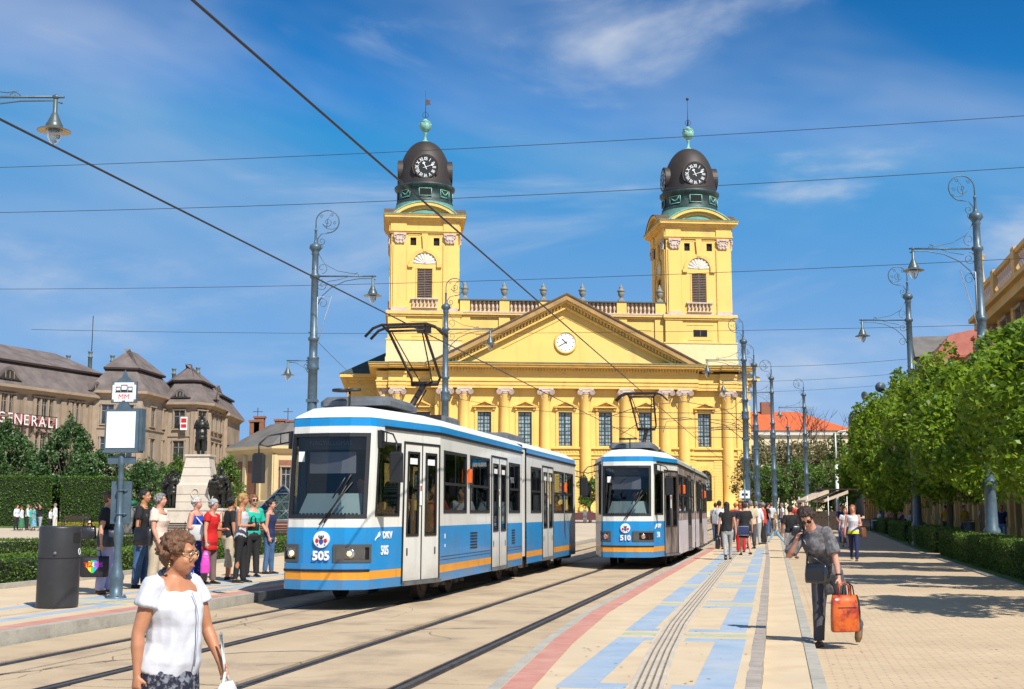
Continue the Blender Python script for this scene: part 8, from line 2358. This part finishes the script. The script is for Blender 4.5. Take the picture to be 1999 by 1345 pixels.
for k, (px, py, rr, tp_, bt_, hr, lab) in enumerate((
    (1398, 1056, 30, C_tank, C_jeans, H_DK, 'woman in grey between the tram and the man in white'), (1437, 1058, 10, C_rust, C_blackT, H_RED, 'red haired woman partly hidden by the long haired woman'),
    (1460, 1052, -30, C_white, C_jeans, H_GRY, 'grey haired man in white deep in the platform crowd'), (1484, 1050, 40, C_pink, C_greyT, H_GRY, 'old woman in pale pink deep in the platform crowd'),
    (1500, 1046, 90, C_black, C_jeans, H_DK, 'man with dark backpack right of the red jacket'), (1507, 1040, 0, C_tank, C_greyT, H_BRN, 'person in grey beside the iron lamp post base'),
    (1528, 1041, -90, C_white, C_jeans, H_GRY, 'small distant person in white before the trees'), (1556, 1040, 180, C_rust, C_beige, H_GRY, 'ruddy distant man in pinkish shirt'),
    (1566, 1044, 170, C_black, C_blackT, H_BLK, 'dark haired distant person in black near the awning'), (1574, 1036, 120, C_white, C_beige, H_BLD, 'fair haired distant person in white near the awning'))):
    q = RP(px, py); person(lab, q, AW(rr), 1.68, 1.05, SKR, ('short', hr), dict(m=tp_, sleeve=.7, hem=.48), dict(kind='trousers', m=bt_), S_blk, None, det=0, seed=60 + k)
PR = lambda px, py: G(px, py, 0)
s1 = person('person in black tee and white shorts walking away on the promenade', PR(1545, 1092), AW(-6), 1.72, 1.08, SKT, ('short', H_BLK), dict(m=C_black, sleeve=.7, hem=.48), dict(kind='shorts', m=C_white), S_brn, (hang, hang), walk, det=2, seed=70)
bag('handbag', 'shiny black bag on the back of the person in white shorts', 'handbag', s1['pt']((.06, -.14, .55)), .30, .14, .34, LEA, rz=AW(-6), strap_to=[s1['pt']((-.02, -.08, .78)), s1['pt']((-.06, .02, .84)), s1['pt']((.1, .0, .7))])
person('child in jeans striding across the end of the platform', PR(1515, 1060), face(-1, -.1), 1.45, .9, SK, ('long', H_BLD), dict(m=C_beige, sleeve=.6, hem=.5), dict(kind='tight', m=cloth('pale denim', (.22, .38, .52))), S_blk, None, ((38, 6), (-34, 8)), det=1, seed=71)
s3 = person('red haired woman in white and yellow top and navy leggings walking forward', PR(1668, 1095), face(-.35, -1), 1.74, .95, SKR, ('long', H_RED), dict(m=C_white, sleeve=0, hem=.50), dict(kind='tight', m=C_navy), S_tan, (bent, hang), walk, det=2, seed=72)
bag('handbag', 'brown leather handbag of the red haired woman', 'handbag', s3['pt']((-.17, -.02, .52)), .26, .12, .30, mat('brown leather', (.16, .06, .025), .5), rz=.8, handle=.18)
b = MB(); b.x = s3['T']; etube(b, [(s3['up']((0, .01, .49)), .185, .145), (s3['up']((0, .01, .55)), .155, .125)], 14); b.build('yellow_hem', [cloth('lemon yellow', (.62, .60, .02))], s3['obj'])
person('woman in pale top and short pink patterned skirt', PR(1652, 1069), face(-.1, -1), 1.62, 1.1, SKR, ('short', H_RED), dict(m=C_white, sleeve=.5, hem=.5), dict(kind='skirt', m=C_pink, hem=.30), S_blk, None, walk, det=1, seed=73)
person('man in navy tee and blue jeans holding a camera', PR(1645, 1059), face(.2, -1), 1.74, 1.0, SKT, ('man', H_DK), dict(m=C_navy, sleeve=.6, hem=.49), dict(kind='trousers', m=cloth('mid blue denim', (.05, .18, .42))), S_blk, (hold, hold), det=1, seed=74)
for k, (px, Y, rr, tp_, bt_, hr, lab) in enumerate((
    (1882, 62, 160, C_yel, C_greyT, H_DK, 'man in mustard tee walking beside the steel bin'), (1846, 66, 10, C_yel, C_greyT, H_DK, 'person in mustard top seen between the plane trunks'),
    (1955, 58, 200, C_navy, cloth('sky denim', (.2, .36, .5)), H_DK, 'woman in navy top and pale jeans right of the big lamp base'), (1976, 57, 190, C_black, C_taupe, H_BLK, 'man in black tee at the right edge by the shop wall'),
    (1784, 78, 90, C_pink, C_greyT, H_BRN, 'person in pink in the shade behind the second lamp base'), (1745, 86, 20, C_navy, C_jeans, H_DK, 'person in navy standing at the cafe tables'),
    (1920, 64, 0, C_tank, C_blackT, H_BRN, 'person in grey by the shop front behind the trees'))):
    person(lab, (at(px, Y), Y, zg(Y) + .02), face(math.sin(R(rr)), math.cos(R(rr))), 1.72, 1.0, SKT, ('man', hr), dict(m=tp_, sleeve=.6, hem=.49), dict(kind='trousers', m=bt_), S_blk, None, walk, det=1 if k < 4 else 0, seed=80 + k)
# cafe guests with tables
for k, (px, Y) in enumerate(((1698, 82), (1712, 80), (1726, 79), (1740, 76), (1757, 75), (1768, 82))):
    x = at(px, Y); z = zg(Y) + .01
    tb_ = thing('cafe_table', ['round cafe table by the awning', 'second cafe table from the awning', 'cafe table before the last trunks', 'cafe table near the person in navy', 'cafe table by the second lamp base', 'rear cafe table in the shade'][k], 'table', (x, Y, z), 0, 'cafe tables')
    b = MB(); b.lathe([(.40, .72), (.40, .75)], 14); b.build('table_top', [SIGNW if k % 2 else M_bw], tb_); b = MB(); b.cyl((0, 0, 0), (0, 0, .72), .03, 6); b.lathe([(.25, 0), (.22, .03)], 8); b.build('leg', [T_BLK], tb_)
    ch = thing('cafe_chair', 'dark cafe chair under ' + ['the guest nearest the awning', 'the second cafe guest', 'the guest in rust', 'the guest in blue', 'the guest nearest the lamp base', 'the rear cafe guest'][k], 'chair', (x + .62, Y, z), 0, 'cafe chairs')
    b = MB(); b.bbox(-.22, .22, -.22, .22, .43, .46, .01); b.build('seat', [M_bw], ch); b = MB(); b.bbox(.20, .23, -.2, .2, .5, .88, .01); b.build('backrest', [M_bw], ch)
    for dx_, dy__ in ((-.2, -.2), (.2, -.2), (-.2, .2), (.2, .2)):
        b = MB(); b.cyl((dx_, dy__, 0), (dx_, dy__, .43 if dx_ < 0 else .85), .015, 5); b.build('leg', [T_BLK], ch)
    person('seated cafe guest ' + ['nearest the awning in white', 'in pink at the second table', 'in rust red under the trees', 'in blue under the trees', 'in white next to the lamp base', 'in black in the rear shade'][k], (x + .62, Y, z + .44), face(-1, 0), 1.66, 1.05, SKR, ('short', (H_GRY, H_BRN, H_DK, H_BLD, H_GRY, H_BLK)[k]),
           dict(m=(C_white, C_pink, C_rust, C_blue, C_white, C_black)[k], sleeve=.6, hem=.48), dict(kind='trousers', m=C_jeans), S_blk, (hold, hold), det=0, seated=True, seed=90 + k)

# --- people on board -----------------------------------------------------------
def aboard(u, v, z, rel, **k):
    p = UV(u, v, 0); return (p.x, p.y, z), -TA + rel
for k, (u, v, rel, tp_, hr, lab) in enumerate((
    (18.4 + 3.25, -6.92 + .84, -1.2, C_rust, H_BLD, 'passenger with fair hair and pink top at the first side window of tram 505'),
    (18.4 + 5.25, -6.92 + .84, -1.3, C_white, H_BRN, 'passenger in white with navy straps at the second side window of tram 505'),
    (18.4 + 8.55, -6.92 + .84, -1.2, C_tank, H_DK, 'passenger in pale blue at the window before the tram joint'),
    (18.4 + 14.2, -6.92 + .84, -1.0, C_beige, H_DK, 'passenger in beige in the rear half of tram 505'),
    (18.4 + 15.9, -6.92 + .84, -1.0, C_rust, H_BRN, 'passenger in orange at the rearmost window of tram 505'))):
    loc_, rz_ = aboard(u, v, 1.04, math.pi + .25)
    person(lab, loc_, rz_, 1.64, 1.0, SKR, ('short', hr), dict(m=tp_, sleeve=.6, hem=.48), dict(kind='trousers', m=C_jeans), S_blk, (hold, hold), det=1, seated=True, yaw=-35, seed=110 + k)
loc_, rz_ = aboard(18.4 + 1.15, -6.92 + .18, 1.10, math.pi)
person('tram driver of 505 seated behind the windscreen', loc_, rz_, 1.70, 1.1, SKT, ('man', H_BRN), dict(m=cloth('light blue uniform', (.3, .4, .55)), sleeve=.7, hem=.48), dict(kind='trousers', m=C_navy), S_blk, (((.3, .5, -.8), (0, 1, .2)),) * 2, det=1, seated=True, seed=120)
loc_, rz_ = aboard(18.4 + 1.55, -6.92 + .62, .62, -.6)
person('standing passenger in black and white striped top behind the front door of tram 505', loc_, rz_, 1.66, 1.0, SKT, ('short', H_BLD), dict(m=C_stripe, sleeve=.8, hem=.45), dict(kind='tight', m=C_blackT), S_blk, (bent, bent), det=1, seed=121)
loc_, rz_ = aboard(18.4 + 2.2, -6.92 + .50, .62, .4)
person('standing passenger in black behind the front door of tram 505', loc_, rz_, 1.68, 1.0, SK, ('short', H_BLK), dict(m=C_black, sleeve=.6, hem=.45), dict(kind='tight', m=C_jeans), S_blk, (bent, hang), det=1, seed=122)
loc_, rz_ = aboard(33 + 1.15, -3.95 + .1, 1.10, math.pi)
person('tram driver of 510 seated behind the dark windscreen', loc_, rz_, 1.70, 1.1, SKT, ('man', H_DK), dict(m=C_navy, sleeve=.7, hem=.48), dict(kind='trousers', m=C_navy), S_blk, (hold, hold), det=0, seated=True, seed=123)

# ================================================================= MONUMENT
M_lime = mat('pale limestone', (0.50, 0.44, 0.36), .85, c2=(0.60, 0.53, 0.44), scale=.9, stain=(.7, (.33, .29, .24), .52, .75, .6), bump=.15)
M_bronze = mat('black green bronze', (0.016, 0.015, 0.013), .38, .5, c2=(0.045, 0.043, 0.036), scale=5, bump=.4, bscale=14)
MY = 82; mx_ = at(388, MY)
mo = thing('monument_pedestal', 'tall pale stone pedestal on a wide stone plinth behind the queue', 'monument', (mx_, MY, zg(MY)))
b = MB(); b.box(-2.35, 1.9, -1.4, 1.8, 0, 1.35); b.box(-2.5, 2.05, -1.55, 1.95, 0, .35); b.box(-2.4, 1.95, -1.45, 1.85, 1.352, 1.5); b.build('plinth', [M_lime], mo)
b = MB(); zf = zg(MY)
loft(b, [[(-1.25, -1.1), (1.2, -1.1), (1.2, 1.1), (-1.25, 1.1)], [(-1.22, -1.08), (1.17, -1.08), (1.17, 1.08), (-1.22, 1.08)], [(-1.12, -1.0), (1.05, -1.0), (1.05, 1.0), (-1.12, 1.0)]], [1.502, 3.0, 3.15]); b.build('lower_block', [M_lime], mo)
b = MB(); loft(b, [[(-1.08, -.95), (1.0, -.95), (1.0, .95), (-1.08, .95)], [(-.76, -.68), (.72, -.68), (.72, .68), (-.76, .68)], [(-.86, -.78), (.82, -.78), (.82, .78), (-.86, .78)], [(-.86, -.78), (.82, -.78), (.82, .78), (-.86, .78)]], [3.152, 4.85, 4.9, 5.02]); b.build('shaft', [M_lime], mo)
for z in (1.9, 2.4, 3.6, 4.15):
    b = MB(); w_ = 1.235 if z < 3 else 1.08 - (z - 3.15) * .19; b.box(-w_ - .0, w_ - .03, -(1.105 if z < 3 else .965 - (z - 3.15) * .155), -.5, z, z + .02); b.build('stone_joint', [M_joint], mo)
b = MB(); b.tube([(.24 * math.cos(k * .5236), -1.12, 2.45 + .32 * math.sin(k * .5236)) for k in range(12)], .04, 5, closed=True); b.build('stone_wreath', [M_lime], mo)
def statue(label, x, y, z, rz, H, cloak=True, pose=None, legs_=None, hat_=False, lean=0, seated=False, seed=0, side=0):
    q = person(label, (x, y, z), rz, H, 1.12, M_bronze, ('short', M_bronze), dict(m=M_bronze, sleeve=1.7, hem=.36, flare=1.25, name='coat'), dict(kind='trousers', m=M_bronze), M_bronze, pose, legs_ or ((6, 2), (-6, 4)), det=1, seed=seed, lean=lean, seated=seated, side=side)
    q['obj'].name = 'bronze_statue'; q['obj']['category'] = 'statue'
    if cloak:
        b = MB(); b.x = q['T']; up = q['up']; S = H
        etube(b, [(Vector((0, -.085, .10 if not seated else .42)) * S, .16 * S, .05 * S), (Vector((0, -.08, .4)) * S, .14 * S, .055 * S), (up((0, -.06, .65)), .135 * S, .055 * S), (up((0, -.03, .80)), .125 * S, .055 * S), (up((0, -.01, .84)), .06 * S, .05 * S)], 14)
        fuse(b, 'cloak', M_bronze, q['obj'], .035, 2, disp=.05, freq=3.5, seed=seed, stretch=(1.5, 1.5, .3))
    if hat_:
        b = MB(); b.x = q['MH']; b.lathe([(.09, .04), (.05, .05), (.05, .085), (.02, .11), (.001, .13)], 10); b.build('hat', [M_bronze], q['obj'])
    return q
zt = zg(MY)
statue('dark bronze standing figure in cloak with folded arms on top of the pedestal', mx_, MY, zt + 5.03, face(.25, -1), 2.75, True, (((.35, .1, -1), (-.75, .55, .25)), ((.35, .1, -1), (-.75, .55, .25))), seed=201)
GS = 'bronze figures around the pedestal'
for k, (dx_, dy__, H_, rr, ln, lab) in enumerate(((-2.05, -.4, 2.3, 200, 0, 'bronze figure at the far left of the plinth, seen from the side'), (-1.55, -.9, 2.45, 180, 0, 'bronze figure in long coat left of the pedestal, facing front'), (-1.7, .6, 2.4, 150, 0, 'bronze figure behind the left pair'),
        (1.15, -1.0, 2.3, 200, 30, 'bronze figure bending at the right of the pedestal'), (1.45, -.3, 2.65, 200, 12, 'bronze figure with hat leaning on the right group'), (1.75, .3, 2.3, 150, 18, 'rearmost bronze figure of the right group'))):
    q = statue(lab, mx_ + dx_, MY + dy__, zt + 1.5, R(rr), H_, True, (((.3, .2, -1), (-.4, .7, .1)),) * 2, hat_=(k in (1, 4)), lean=ln, seed=210 + k); q['obj']['group'] = GS

finish_fused()
